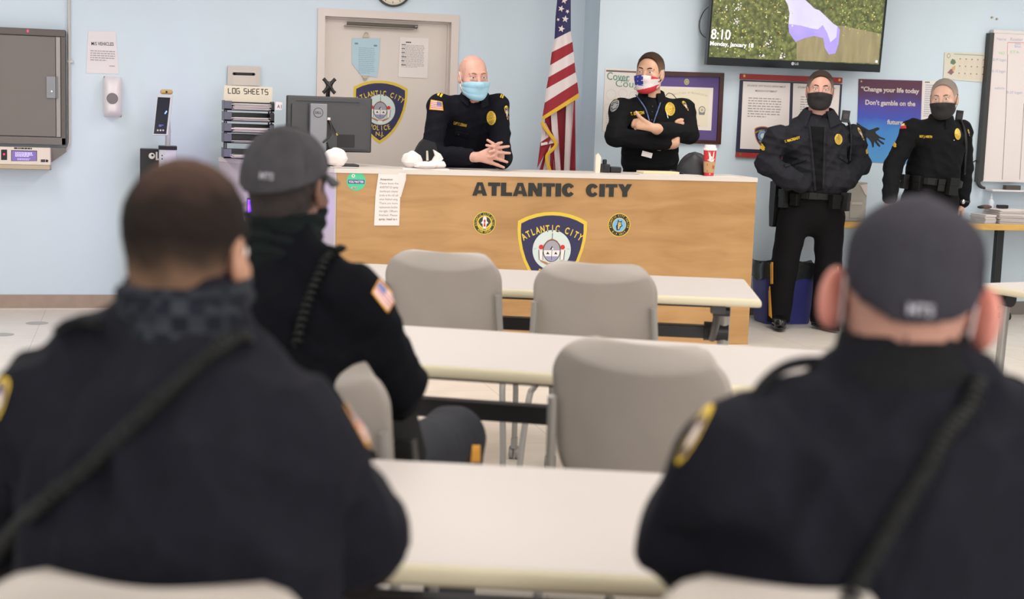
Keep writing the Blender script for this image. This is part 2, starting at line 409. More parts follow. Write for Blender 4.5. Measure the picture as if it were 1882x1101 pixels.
q = MB(); q.span((a[0], YD - .055, b[2] - .0), (b[0], YD, a[2] - .022), mat('closer_metal', (158, 146, 130), .35, .5)); q.span((a[0] + .02, YD - .02, a[2] - .02), (b[0] + .03, YD, a[2] + .004), mat('closer_dark', (92, 84, 76), .5))
c = ony(762, 50, YD - .05); q.cyl(c, c + np.array((.02, 0, 0)), .014, CHROME, 12); q.build('door_closer', dr, bevel=.003)
q = MB(); q.cyl((1.37, YD - .06, 1.0), (1.37, YD, 1.0), .014, STEEL); q.tube([(1.37, YD - .06, 1.0), (1.49, YD - .06, 1.0)], .011, STEEL); q.build('door_handle', dr, smooth=40)

def sheet(name, px, y, label, cat='paper', m=WHITE, t=.0012, group=None, N=(0, -1, 0), draw=None, off=.0):
    """paper or board hung on a wall plane, corner pixels -> its own panel"""
    P = Panel(ony(*px[0], y) , N, t=t); P.P = P.P - np.array([0, 0, 0])
    P.slab(P.uvs(px), m)
    if draw: draw(P)
    return tag(P.build(name), label, cat, group)

# shield on the door
P = Panel(ony(700, 148, YD - .0012), t=.0006); w = (ony(750, 170, YD)[0] - ony(650, 165, YD)[0])
shield(P, (0, 0), w, 0)
tag(P.build('police_shield_decal'), 'navy and gold police shield decal stuck on the grey door', 'decal')
def dr_(P):
    P.greek(.05, -.25, .17, -.06, 14, mat('faint_ink', (150, 180, 196), .8), h=.35, seed=3)
    for x, y in ((655, 80), (690, 84)): c = P.uv(x, y); P.rect(c[0] - .012, c[1] - .006, c[0] + .012, c[1] + .006, mat('slate_print', (120, 140, 156), .8))
def folded(px, y, m, label, draw=None):
    o = sheet('paper_notice', px, y, label, 'paper', m, draw=draw); return o
folded([(647, 70), (699, 70), (697, 105), (693.5, 142), (664.5, 139), (647, 117)], YD - .004, mat('pale_blue_paper', (184, 209, 220), .8), 'pale blue paper with a folded corner hanging from a clip on the door', dr_)
def dr_(P):
    P.greek(.05, .29, .11, .30, 1, INK, h=.8)
    P.greek(.012, .08, .135, .27, 16, PAPERG, h=.35, seed=9)
    for k in range(5): P.greek(.01, .10 + .035 * k, .05, .105 + .035 * k, 1, INK, h=.7, seed=k)
    for k in range(6): P.stroke((.045 + .017 * k, .09), (.045 + .017 * k, .27), .001, PAPERG, 2)
P_ = [(735, 68), (788, 70.6), (785.6, 144), (732, 141.5)]
def dr2(P):
    o = P.uv(732, 141.5); 
    class Q: pass
    P.greek(o[0] + .05, o[1] + .245, o[0] + .12, o[1] + .257, 1, INK, h=.7)
    P.greek(o[0] + .02, o[1] + .07, o[0] + .19, o[1] + .235, 17, PAPERG, h=.35, seed=9)
    for k in range(6): P.greek(o[0] + .02, o[1] + .085 + .029 * k, o[0] + .06, o[1] + .092 + .029 * k, 1, INK, h=.7, seed=k)
sheet('paper_notice', P_, YD - .003, 'white printed schedule sheet taped to the right half of the door', draw=dr2)
for (x, y, lab, up) in ((673, 66, 'steel bulldog clip holding the top of the blue paper', 1), (671, 142, 'steel bulldog clip at the bottom edge of the blue paper', -1)):
    c = ony(x, y, YD - .01); q = MB()
    q.prism([c + np.array((-.024, 0, -.012 * up)), c + np.array((.024, 0, -.012 * up)), c + np.array((.014, 0, .010 * up)), c + np.array((-.014, 0, .010 * up))], (0, .008, 0), mat('clip_metal', (150, 140, 118), .35, .6))
    q.tube([c + np.array((.012 * math.cos(t), -.004, up * (.014 + .010 * math.sin(t)))) for t in np.linspace(-.6, 3.7, 9)], .0018, mat('clip_metal'), 6)
    tag(q.build('bulldog_clip', smooth=50), lab, 'clip', 'clips on the door')

# ------------------------------------------------------------------ wall clock
c = ony(722, -22, YB); R = ony(756, -22, YB)[0] - c[0]
ck = empty('wall_clock', c, 'round white wall clock with a black rim above the door', 'clock')
q = MB(); q.lathe([(0, .012), (R * .9, .012), (R * .9, .03), (R, .03), (R * 1.0, .0), (0, 0)], c, BLACKP, (0, -1, 0), 48); q.build('rim', ck, smooth=40)
P = Panel(c + np.array((0, -.0125, 0)), t=.002); P.circ((0, 0), R * .89, CREAM, 0)
for i in range(60):
    a = math.pi * i / 30; r0, r1 = (R * .70, R * .82) if i % 5 == 0 else (R * .79, R * .82)
    P.stroke((r0 * math.sin(a), r0 * math.cos(a)), (r1 * math.sin(a), r1 * math.cos(a)), .004 if i % 5 == 0 else .002, INK, 1)
P.build('dial', ck)
P = Panel(c + np.array((0, -.017, 0)), t=.002)
for a, L, w in ((math.radians(245), R * .45, .009), (math.radians(60), R * .68, .006)): P.stroke((0, 0), (L * math.sin(a), L * math.cos(a)), w, INK, 1)
P.build('hands', ck)

# ------------------------------------------------------------------ key cabinet far left
yf = YB - .09
x1 = ony(120.5, 150, yf)[0]; x0 = x1 - .82; zt = ony(119, 55, yf)[2]; zb = ony(119, 267, yf)[2]
KC = mat('cabinet_taupe', (118, 111, 106), .5); KD = mat('cabinet_dark', (96, 88, 84), .5)
kc = empty('key_cabinet', ((x0 + x1) / 2, YB, zb), 'large taupe electronic key cabinet on the wall at far left', 'cabinet')
q = MB(); fw_ = .035
q.span((x0, yf, zt - .045), (x1, YB, zt), KD); q.span((x0, yf, zb), (x1, YB, zb + .05), KC)
q.span((x1 - .03, yf, zb), (x1, YB, zt - .045), KD); q.span((x0, yf, zb), (x0 + fw_, YB, zt), KD)
q.span((x0, yf + .02, zb), (x1, YB, zt), KC); q.build('body', kc, bevel=.004)
xs = ony(102, 150, yf)[0]
q = MB(); q.span((x0 + fw_, yf + .002, zb + .055), (xs, yf + .03, zt - .05), KC)
dd = q.build('door', kc, bevel=.003)
q = MB(); q.span((xs + .004, yf + .004, zb + .055), (x1 - .034, yf + .03, zt - .05), mat('cabinet_strip', (150, 146, 142), .35, .4)); q.build('hinge_strip', kc)
a = ony(85, 140, yf); b = ony(108, 181, yf)
q = MB(); q.span((a[0], yf - .006, b[2]), (xs + .002, yf + .002, a[2]), mat('latch_plate', (134, 134, 138), .35, .5)); q.span((xs + .003, yf - .012, b[2]), (b[0] - .006, yf + .004, a[2]), mat('latch_grip', (116, 114, 114), .35, .5))
q.cyl(ony(95, 168, yf - .006), ony(95, 168, yf - .014), .006, CHROME, 12); q.build('latch', dd, bevel=.002)
c = ony(51, 57, yf); q = MB(); q.ball(c, (.006, .004, .008), mat('red_led', (255, 40, 70), .3, emit=3)); q.build('indicator_light', kc, smooth=60)
yc = yf - .09
q = MB(); xa = ony(92.5, 290, yc)[0]; za = ony(50, 271, yc)[2]; zm = ony(50, 303, yc)[2]
q.span((x0, yc, zm), (xa, YB, za), mat('console_cream', (226, 212, 200), .45)); q.prism([(x0, yc + .003, zm), (xa - .003, yc + .003, zm), (xa - .003, YB, zm - .04), (x0, YB, zm - .04)][::-1], (0, 0, .0), EDGEB)
q.span((x0, yc + .004, zm - .03), (xa - .004, YB, zm), mat('console_tan', (190, 172, 146), .5))
co = q.build('console', kc, bevel=.004)
q = MB(); P0 = ony(122, 272, YB - .005); q.prism([(xa - .02, YB - .005, za), (P0[0], YB - .005, za), (P0[0], YB - .005, za - .03), (xa - .02, YB - .005, zm)], (0, -.07, 0), KC); q.build('lower_housing', kc)
P = Panel((xa, yc - .0005, zm), t=.001); g = P.uv
P.poly([g(20.5, 276), g(68, 277), g(68, 296), g(20.5, 296)], INK, 0); P.poly([g(21.5, 277), g(67, 278), g(67, 295.5), g(21.5, 295.5)], mat('lcd_violet', (112, 92, 150), .3, emit=.55), 1)
LCDT = mat('lcd_text', (190, 180, 235), .3, emit=.9)
P.greek(*g(28, 288), *g(61, 280), 4, LCDT, 2, .6, 4); P.greek(*g(32, 294.5), *g(56, 291), 2, LCDT, 2, .4, 5)
P.ppoly([(2, 275), (13, 275), (13, 294), (2, 294)], INK, 1); P.ppoly([(6, 282), (9, 282), (9, 285), (6, 285)], mat('red_led'), 2)
P.ppoly([(75, 293), (83, 293), (83, 298), (75, 298)], DARKG, 1); P.ppoly([(84, 293), (89, 294), (88, 298), (84, 298)], INK, 1); P.greek(*g(26, 274), *g(63, 271.5), 1, INK, 2, .8, 2)
P.build('display', kc)
# conduit
a = ony(126.3, -40, YB - .018); b = ony(127.5, 255, YB - .018); c = ony(124, 272, YB - .02); d = ony(112, 284, YB - .02)
cn = empty('conduit_pipe', b, 'thin beige conduit running up the wall beside the key cabinet', 'pipe')
q = MB(); q.tube([a + np.array((0, 0, .9)), a, b, (b + c) / 2 + np.array((.006, 0, .004)), c, d], .009, mat('conduit_beige', (204, 196, 190), .45), 10); q.build('pipe', cn, smooth=60)
q = MB(); e = ony(128, 113, YB - .012); q.span(e - np.array((.014, .012, .008)), e + np.array((.024, .012, .008)), STEEL); q.build('pipe_clip', cn)

# vehicle sign, sanitiser dispenser
def dr_(P):
    P.ptext('M/S VEHICLES', 168, 83, 209, 84, 6, INK, 2, .01)
    a = P.uv(166, 112); b = P.uv(212, 93); P.greek(a[0], a[1], b[0], b[1], 5, PAPERG, 2, .4, 6); a = P.uv(201, 123); b = P.uv(212, 120); P.greek(a[0], a[1], b[0], b[1], 1, PAPERG, 2, .5, 2)
sheet('paper_sign', [(162.5, 56.5), (212.5, 58.5), (218.5, 136), (158.5, 134.5)], YB - .002, 'white vehicles notice taped to the blue wall beside the key cabinet', 'sign', mat('sign_white', (232, 224, 226), .8), draw=dr_)
c = ony(207, 178, YB); sw = ony(224, 178, YB)[0] - ony(188, 178, YB)[0]; sh = ony(207, 141, YB)[2] - ony(207, 215, YB)[2]
sd = empty('soap_dispenser', (c[0], YB, c[2] - sh / 2), 'white oval hand sanitiser dispenser mounted on the wall', 'dispenser')
G = []
for v in np.linspace(-1, 1, 21):
    row = []
    for u in np.linspace(-1, 1, 17):
        prof = math.sqrt(max(0, 1 - abs(u) ** 3.2)); pv = math.sqrt(max(0, 1 - abs(v) ** 5))
        wv = sw / 2 * (1.0 if v > 0 else 1 - .10 * v * v) * (1 - .1 * max(0, v) ** 3)
        row.append((c[0] + u * wv, YB - .115 * prof * pv * (1.1 - .15 * v), c[2] + v * sh / 2))
    G.append(row)
q = MB(); q.grid(G, mat('dispenser_white', (238, 228, 230), .35)); q.build('body', sd, smooth=60)
e = ony(206.5, 181, YB - .138); q = MB(); q.lathe([(0, .004), (.034, .004), (.037, 0), (.037, -.05)], e, mat('dispenser_window', (104, 96, 96), .2), (0, -1, 0)); q.build('level_window', sd, smooth=40)
P = Panel(e + np.array((0, .0, 0)), t=.003); 
q = MB(); e = ony(206, 197, YB - .118); q.ball(e, (.006, .003, .006), mat('pale_grey', (200, 192, 196), .4)); q.build('indicator', sd, smooth=60)

# ------------------------------------------------------------------ temperature kiosk and boxed carton
yk = 10.05
ks = empty('temperature_kiosk', (ony(302, 300, yk)[0], yk, 0), 'grey face scanning kiosk with a tilted dark tablet on a post', 'kiosk')
KW = mat('kiosk_silver', (196, 196, 202), .35); a = ony(292.5, 275, yk - .1); b = ony(324.5, 275, yk - .1); md = .045
q = MB(); q.prism([(a[0], yk - .1, .02), (a[0] + md, yk - .125, .02), (b[0], yk - .1, .02), (b[0], yk + .08, .02), (a[0], yk + .08, .02)][::-1], (0, 0, a[2] - .02), KW)
q.span((a[0] - .05, yk - .16, 0), (b[0] + .05, yk + .09, .022), BLACKP); q.build('pedestal', ks, bevel=.004)
q = MB(); q.prism([(a[0] - .003, yk - .103, a[2]), (a[0] + md, yk - .129, a[2]), (b[0] + .003, yk - .103, a[2]), (b[0] + .003, yk + .083, a[2]), (a[0] - .003, yk + .083, a[2])][::-1], (0, 0, .024), BLACKP); q.build('pedestal_cap', ks)
P = Panel((a[0], yk - .1, a[2] - .2), norm((-.025, -md, 0)), t=.001)
for x, y in ((298, 286), (298, 292)): cc = P.uv(x, y); P.circ(cc, .005, DARKG)
P.build('sensor', ks)
p0 = ony(308, 275, yk); p1 = ony(309, 240, yk); p2 = ony(306, 205, yk + .03)
q = MB(); q.tube([p0, p1, p2], .018, KW, 12); q.build('post', ks, smooth=50)
P = Panel(ony(281.5, 246, yk - .09), norm((-.12, -.96, .22)), t=.014)
P.slab(P.uvs([(281, 248), (308.5, 248.5), (317.5, 174.5), (289.5, 173.5)]), KW); P.ppoly([(282.5, 246), (305.5, 246.5), (313, 179.5), (290, 178.5)], mat('tablet_glass', (24, 28, 44), .12))
BL = mat('tablet_glow', (120, 160, 240), .3, emit=1.2); P.ppoly([(302, 209), (304, 210), (307.5, 205), (305.5, 203)], BL, 2)
P.greek(*P.uv(292, 233), *P.uv(301, 229), 2, mat('tablet_violet', (110, 100, 200), .3, emit=.8), 2, .5)
for k in (0, 1, 2): P.circ(P.uv(290 + 5 * k, 239.5), .006, mat('pale_grey'), 2)
P.build('tablet', ks)
q = MB(); c = ony(306, 169, yk - .02); q.box(c, (.082, .03, .032), mat('camera_gold', (196, 162, 100), .4)); q.build('camera_bar', ks, bevel=.012)
q = MB(); q.ball(c - np.array((0, .016, 0)), .007, INK); q.build('lens', ks, smooth=60)
yk2 = 10.15; a = ony(257.5, 274, yk2); b = ony(293, 274, yk2)
q = MB(); q.span((a[0], yk2, 0), (b[0] + .06, yk2 + .2, a[2]), mat('carton_black', (34, 32, 36), .6)); ob = q.build('carton', bevel=.003)
tag(ob, 'tall black carton with a white maker mark behind the kiosk', 'box')
P = Panel((a[0], yk2 - .0005, 0), t=.0006); cc = P.uv(279, 286.5); P.circ(cc, .021, WHITE); P.circ((cc[0] + .004, cc[1] + .004), .008, mat('carton_black'), 2, n=20); P.text('LG', (cc[0] + .026, cc[1] - .026), .052, WHITE, 1, 'l', .03)
o = P.build('logo', ob)

# ------------------------------------------------------------------ drop slot plate and letter trays
ps = [(419, 120.5), (478.5, 122.5), (478, 158), (418, 156)]
def dr_(P):
    P.ppoly([(429, 129), (470, 130.5), (470, 157), (428, 156)], mat('slot_door', (216, 204, 196), .5)); 
    a, b = P.uv(430, 135.5), P.uv(466.5, 136.5); P.stroke(a, b, .02, INK, 2); P.circ(a, .01, INK, 2); P.circ(b, .01, INK, 2)
sheet('mail_slot', ps, YB - .014, 'beige metal drop slot plate in the wall above the letter trays', 'mail slot', mat('slot_plate', (208, 198, 192), .45), t=.012, draw=dr_)

# ------------------------------------------------------------------ reception counter
CA = np.array([1.157, 8.715, 0]); CR = np.array([3.905, 8.715, 0]); CB = np.array([.54, 10.0, 0])
CT = 1.098
ct = empty('reception_counter', ((CA + CR) / 2), 'long maple fronted counter lettered with the city name', 'counter')
GREYL = mat('counter_grey', (196, 186, 186), .45); TOPL = mat('counter_top', (218, 208, 200), .4)
q = MB(); q.span((CA[0] + .012, 8.715, .0), (CR[0], 8.74, CT - .004), OAK); q.build('front_panel', ct, bevel=.002)
dW = norm(CB - CA); nW = np.array([dW[1], -dW[0], 0])   # towards the officers' side
q = MB(); q.prism([CA, CB, CB + nW * .025, CA + nW * .025], (0, 0, CT - .004), GREYL); q.build('side_panel', ct)
q = MB(); q.span((CR[0] - .025, 8.74, 0), (CR[0], 9.15, CT - .004), OAK); q.build('end_panel', ct)
q = MB(); q.prism([CA + (-.006, -.006, CT), CR + (.004, -.006, CT), np.array((CR[0] + .004, 9.16, CT)), np.array((CA[0] + .45, 9.16, CT)), CB + nW * .5 + (0, 0, CT), CB + (-.006, 0, CT)], (0, 0, -.028), TOPL); q.build('counter_top', ct, bevel=.003)
q = MB(); q.span((1.7, 9.1, 0), (CR[0] - .03, 9.14, CT - .03), GREYL); q.build('back_panel', ct)
P = Panel((CA[0], 8.715 - .0005, 0), t=.006)
def solidtext(P, txt, x0, y0, x1, y1, hp, m, bold):
    a = P.uv(x0, y0); b = P.uv(x1, y1); V, F = glyph_mesh(txt, bold); h = np.linalg.norm(P.uv(x0, y0 - hp) - a)
    q = V[:, :2].copy(); q[:, 0] -= q[:, 0].min(); q[:, 0] *= np.linalg.norm(b - a) / q[:, 0].max(); q[:, 1] *= h / .72
    r = math.atan2(b[1] - a[1], b[0] - a[0]); q = np.stack([q[:, 0] * math.cos(r) - q[:, 1] * math.sin(r) + a[0], q[:, 0] * math.sin(r) + q[:, 1] * math.cos(r) + a[1]], 1)
    n = len(q); from collections import Counter
    E = Counter(frozenset((f[i], f[(i + 1) % len(f)])) for f in F for i in range(len(f)))
    side = [(f[i], f[(i + 1) % len(f)], f[(i + 1) % len(f)] + n, f[i] + n) for f in F for i in range(len(f)) if E[frozenset((f[i], f[(i + 1) % len(f)]))] == 1]
    P.mb.add(np.vstack([np.c_[q, np.zeros(n)], np.c_[q, np.full(n, P.t)]]), [tuple(i + n for i in f) for f in F] + side, m)
LET = mat('letter_black', (32, 32, 27), .6)
# heavy block capitals drawn as strokes
def block(P, s, x0, y0, x1, y1, hp):
    a = P.uv(x0, y0); b = P.uv(x1, y1); d = b - a; L = np.linalg.norm(d); h = np.linalg.norm(P.uv(x0, y0 - hp) - a)
    e1 = d / L; e2 = np.array([-e1[1], e1[0]])
    W = {'A': 1.12, 'T': .92, 'L': .84, 'N': 1.06, 'I': .42, 'C': 1.0, 'Y': 1.1}; gap = .08
    tot = sum(W[c] for c in s) + gap * (len(s) - 1); k = L / tot; x = 0
    for c in s:
        w = W[c]; S = []
        if c == 'A': S = [[(0, 0), (.36, 1), (.56, 1), (.33, 0)], [(w, 0), (w - .36, 1), (w - .56, 1), (w - .33, 0)], [(.3, .16), (w - .3, .16), (w - .38, .4), (.38, .4)], [(.4, .75), (w - .4, .75), (w - .36, 1), (.36, 1)]]
        if c == 'T': S = [[(0, .74), (w, .74), (w, 1), (0, 1)], [(.28, 0), (w - .28, 0), (w - .28, .75), (.28, .75)]]
        if c == 'L': S = [[(0, 0), (.38, 0), (.38, 1), (0, 1)], [(.3, 0), (w, 0), (w, .26), (.3, .26)]]
        if c == 'N': S = [[(0, 0), (.34, 0), (.34, 1), (0, 1)], [(w - .34, 0), (w, 0), (w, 1), (w - .34, 1)], [(w - .4, 0), (w - .05, 0), (.4, 1), (.05, 1)]]
        if c == 'I': S = [[(0, 0), (w, 0), (w, 1), (0, 1)]]
        if c == 'Y': S = [[(0, 1), (.38, 1), (w / 2 + .19, .42), (w / 2 - .19, .38)], [(w, 1), (w - .38, 1), (w / 2 - .19, .42), (w / 2 + .19, .38)], [(w / 2 - .19, 0), (w / 2 + .19, 0), (w / 2 + .19, .45), (w / 2 - .19, .45)]]
        if c == 'C':
            o = [(.5 * w + .5 * w * math.cos(t), .5 + .52 * math.sin(t)) for t in np.linspace(.55, 2 * math.pi - .55, 22)]
            n = [(.55 * w + .16 * w * math.cos(t), .5 + .24 * math.sin(t)) for t in np.linspace(2 * math.pi - .55, .55, 22)]
            S = [[o[i], o[i + 1], n[20 - i], n[21 - i]] for i in range(21)]
        for poly in S:
            pts = [a + e1 * (x + p[0]) * k + e2 * p[1] * h for p in poly]
            P.slab(pts, LET, t=P.t + .0004 * (S.index(poly) if c != 'C' else 0))
        x += w + gap
block(P, 'ATLANTIC', 868.5, 359.5, 1056, 361.5, 24.5); P.build('lettering', ct)
P = Panel((CA[0], 8.715 - .0005, 0), t=.006); block(P, 'CITY', 1077, 361.5, 1161, 362, 23.5); P.build('lettering', ct)
# decals on the front
P = Panel(ony(1016.5, 389.5, 8.7145), t=.0005); w = ony(1081, 430, 8.715)[0] - ony(953, 430, 8.715)[0]
shield(P, (0, 0), w, 0); tag(P.build('police_shield_decal'), 'navy and gold police shield decal on the middle of the counter front', 'decal')
for (cx, cy, lab, k9) in ((890.5, 410, 'round bomb squad decal left of the shield on the counter front', 0), (1138, 413.5, 'round canine unit decal with a dog head right of the counter shield', 1)):
    c = ony(cx, cy, 8.7145); R = (ony(cx + 20.5, cy, 8.7145) - c)[0]; P = Panel(c, t=.0005)
    P.circ((0, 0), R, GOLD, 0); P.circ((0, 0), R * .93, INK if k9 else mat('forest_ink', (38, 58, 52), .6), 1)
    P.circ((0, 0), R * (.62 if k9 else .68), GOLD if k9 else GOLD, 2); P.circ((0, 0), R * .57, mat('sky_ink', (118, 178, 218), .6) if k9 else mat('forest_ink'), 3)
    P.arc('ATLANTIC CITY POLICE' if k9 else 'ATLANTIC CITY POLICE', (0, 0), R * .72, R * .16, GOLD, 4, 90, 210, .02, sx=.8)
    P.arc('K-9 UNIT' if k9 else 'BOMB SQUAD', (0, 0), R * .86, R * .16, GOLD, 4, -90, 84, .02, under=True, sx=.8)
    g = lambda *L: [(R * x, R * y) for x, y in L]
    if k9:
        TN = mat('dog_tan', (206, 184, 120), .7)
        P.poly(g((-.2, .05), (-.12, .5), (0, .28), (.22, .38), (.18, .1), (.3, -.06), (.1, -.22), (.06, -.42), (-.22, -.46), (-.3, -.1)), INK, 4)
        P.poly(g((-.12, .05), (-.06, .3), (.02, .2), (.14, .26), (.12, .08), (.2, -.04), (.04, -.14), (.0, -.36), (-.12, -.36)), TN, 5)
        P.circ((R * .03, R * .08), R * .035, INK, 6)
    else:
        P.poly(g((0, .62), (.16, .5), (.18, .2), (.34, .0), (.2, -.05), (.12, -.5), (-.12, -.5), (-.2, -.05), (-.34, 0), (-.18, .2), (-.16, .5)), WHITE, 4)
        P.poly(g((0, .36), (.1, .2), (.04, .05), (.1, -.3), (-.1, -.3), (-.04, .05), (-.1, .2)), REDI, 5)
        for s_ in (-1, 1): P.poly(g((.58 * s_, .12), (.5 * s_, -.3), (.14 * s_, -.56), (.12 * s_, -.4), (.36 * s_, -.2)), GOLD, 4)
    tag(P.build('round_decal'), lab, 'decal')
c = ony(654.5, 333, 8.7145); R = (ony(672, 333, 8.7145) - c)[0]; P = Panel(c, t=.0005)
P.circ((0, 0), R, mat('mint_ink', (82, 196, 148), .6), 0); P.rect(-R * .85, -R * .26, R * .88, R * .14, mat('indigo_ink', (60, 60, 138), .6), 1)
P.text('YOU MATTER', (0, -R * .17), R * .22, WHITE, 2, 'c', .03, R * 1.6)
for k in range(8):
    a = math.pi * k / 4; P.circ((-R * .3 + R * .14 * math.cos(a), R * .55 + R * .14 * math.sin(a)), R * .06, WHITE, 1, n=10)
P.greek(-R * .45, -R * .85, R * .5, -R * .55, 1, WHITE, 1, .5, 3); P.greek(-R * .4, -R * .8, R * .4, -R * .62, 1, REDI, 2, .6, 7)
tag(P.build('round_sticker'), 'round mint green you matter sticker at the left of the counter front', 'sticker')
P = Panel(ony(696, 317, 8.711), t=.001)
o_ = [(696, 317), (733, 317), (735.5, 362), (733.5, 414.5), (687.5, 414.5), (690, 360)]
P.slab(P.uvs(o_), WHITE)
LN = ['Attention', 'Please leave the', 'AVISTAT-D spray', 'disinfectant cleaner', 'bottle at the roll call', 'when finished using.', 'There are more', 'replacement bottles', 'the light. Officers', 'finished. Please', 'spray, head to t']
for k, s_ in enumerate(LN):
    y = 331.5 + k * 7.3; x = 698.3 - k * .22; m_ = mat('ink_soft', (96, 90, 92), .8) if k in (0, 2, 10) else mat('ink_pale', (136, 128, 130), .8)
    P.ptext(s_, x, y, x + min(34, 2.35 * len(s_) + 2), y + .2, 4.0, m_, 1, .015 if k in (0, 10) else 0)
nt_ = P.build('paper_notice'); tag(nt_, 'white attention notice taped to the left of the wooden counter front', 'paper')
q = MB(); A = [ony(732, 317, 8.709), ony(746.5, 318.5, 8.69), ony(746, 330, 8.672), ony(737, 362, 8.70), ony(734.5, 362, 8.709)]
q.add(A, [(0, 1, 2, 3, 4)], WHITE); q.build('curled_corner', nt_, solid=.001)

# ------------------------------------------------------------------ letter trays on the counter wing
wr = math.atan2(-.10, 1); tyb = 9.80
tc = ony(462, 284, 9.82); tc[2] = CT
a = ony(411, 270, 9.72); b = ony(503, 270, 9.72); W_ = b[0] - a[0]
tr_ = empty('letter_tray_stack', (tc[0], 9.82, CT), 'stack of five black letter trays full of papers on the counter wing', 'letter trays')
tx0, tx1 = a[0], b[0]; levels = [ony(460, y, 9.72)[2] for y in (281, 262, 243, 222, 202)]
levels[0] = CT + .012
TB = mat('tray_black', (30, 30, 34), .35); TS = mat('tray_side', (86, 86, 100), .4)
for k, z in enumerate(levels):
    q = MB(); q.span((tx0, 9.70, z - .006), (tx1, 9.98, z), TB); q.span((tx0, 9.97, z), (tx1, 9.98, z + .05), TB)
    for x_ in (tx0, tx1 - .006): q.span((x_, 9.72, z - .005), (x_ + .006, 9.98, z + .058), TB)
    q.span((tx0, 9.695, z - .006), (tx0 + .05, 9.705, z + .055), TS); q.span((tx1 - .03, 9.695, z - .006), (tx1, 9.705, z + .05), TB if k != 2 else TS)
    q.span((tx0, 9.695, z - .008), (tx1, 9.703, z + .006), TB)
    if k: 
        for x_ in (tx0 + .012, tx1 - .02):
            for y_ in (9.73, 9.95): q.span((x_, y_, levels[k - 1]), (x_ + .01, y_ + .012, z - .005), TB)
    q.build('tray', tr_, bevel=.002)
rnd = random.Random(4)
PAPER2 = mat('paper_grey', (226, 216, 214), .8)
def paper_pile(name, x0, y0, x1, y1, z, n, label=None, cat=None, par=None, m=WHITE, dz=.0016, jit=.012, sag=0, group=None):
    q = MB(); rr = random.Random(int(abs(x0 * 1000)) + n)
    for k in range(n):
        dx, dy = rr.uniform(-jit, jit), rr.uniform(-jit, jit); s_ = rr.uniform(-.03, .03)
        c = np.array(((x0 + x1) / 2 + dx, (y0 + y1) / 2 + dy, z + (k + .5) * dz)); R_ = [[math.cos(s_), -math.sin(s_), 0], [math.sin(s_), math.cos(s_), 0], [0, 0, 1]]
        q.box(c, (x1 - x0, y1 - y0, dz * .8), m if k % 3 else mat('paper_grey', (222, 212, 210), .8), R_)
    o = q.build(name, par)
    return tag(o, label, cat, group) if label else o
for k, (z, n) in enumerate(zip(levels, (8, 5, 10, 10, 14))):
    lab = ['loose papers in the lowest letter tray', 'thin papers in the second letter tray from below', 'thick papers in the middle letter tray', 'papers in the letter tray second from the top', 'ruffled papers in the top letter tray'][k]
    paper_pile('paper_stack', tx0 + .055, 9.690, tx1 - .034, 9.93, z + .001, n, lab, 'papers', dz=.0028 if k in (2, 4) else .002, group='papers in the letter trays')
zs = levels[4] + .04
q = MB(); A = [ony(412.5, 156, 9.99), ony(501, 160, 9.99), ony(499, 187, 9.99), ony(410, 183, 9.99)]
P = Panel(ony(412.5, 156, 9.99), (0, -1, 0), t=.003); A = [(412.5, 156.5), (501, 160.5), (499.5, 196), (410, 192)]; P.slab(P.uvs(A), CREAM)
sg = MB(); xs_ = np.linspace(419, 495, 10); seg = mat('marker_ink', (66, 62, 60), .8)
GL = {'L': [((0, 1), (0, 0)), ((0, 0), (1, 0))], 'O': [((0, 0), (1, 0)), ((1, 0), (1, 1)), ((1, 1), (0, 1)), ((0, 1), (0, 0))], 'G': [((1, 1), (0, 1)), ((0, 1), (0, 0)), ((0, 0), (1, 0)), ((1, 0), (1, .5)), ((1, .5), (.5, .5))],
      'S': [((1, 1), (0, 1)), ((0, 1), (0, .5)), ((0, .5), (1, .5)), ((1, .5), (1, 0)), ((1, 0), (0, 0))], 'H': [((0, 0), (0, 1)), ((1, 0), (1, 1)), ((0, .5), (1, .5))], 'E': [((0, 0), (0, 1)), ((0, 1), (1, 1)), ((0, .5), (.8, .5)), ((0, 0), (1, 0))], 'T': [((0, 1), (1, 1)), ((.5, 0), (.5, 1))]}
x = 419.5
for ch in 'LOG SHEETS':
    if ch != ' ':
        f = lambda p: P.uv(x + 5.2 * p[0], 171.5 + (x - 419) * .035 - 9.5 * p[1])
        for s0, s1 in GL[ch]: P.stroke(f(s0), f(s1), .0055, seg, 1)
    x += 7.7 if ch != ' ' else 6
tag(P.build('tray_sign'), 'hand lettered log sheets card standing behind the letter trays', 'sign')
P = Panel(ony(507, 186, 9.69), (0, -1, 0), t=.002); P.slab(P.uvs([(507, 187), (519, 188), (518, 202), (506, 202)]), WHITE); P.ptext('A1', 509, 199, 517, 199.5, 7, INK, 1); o = P.build('tray_label', tr_)

# ------------------------------------------------------------------ monitor seen from behind
ym = 8.97
mo = empty('computer_monitor', (ony(600, 290, ym)[0], ym, CT), 'black desktop monitor seen from behind on the counter', 'monitor')
MK = mat('monitor_back', (44, 42, 44), .35); MS = mat('stand_grey', (128, 128, 134), .4, .2)
tl, tr, br_ = ony(525.5, 173.5, ym + .06), ony(679.5, 176.5, ym + .06), ony(683.5, 281, ym + .06)
q = MB(); w_ = br_[0] - tl[0]; zb_ = br_[2]; zt_ = tl[2] - .004; xl = tl[0] + .004
q.span((xl, ym + .05, zb_), (xl + w_ - .01, ym + .095, zt_), MK)
q.prism([(xl + .03, ym + .05, zb_ + .02), (xl + w_ - .04, ym + .05, zb_ + .02), (xl + w_ - .04, ym + .05, zt_ - .05), (xl + .03, ym + .05, zt_ - .05)], (0, -.03, 0), MK)
q.build('casing', mo, bevel=.008)
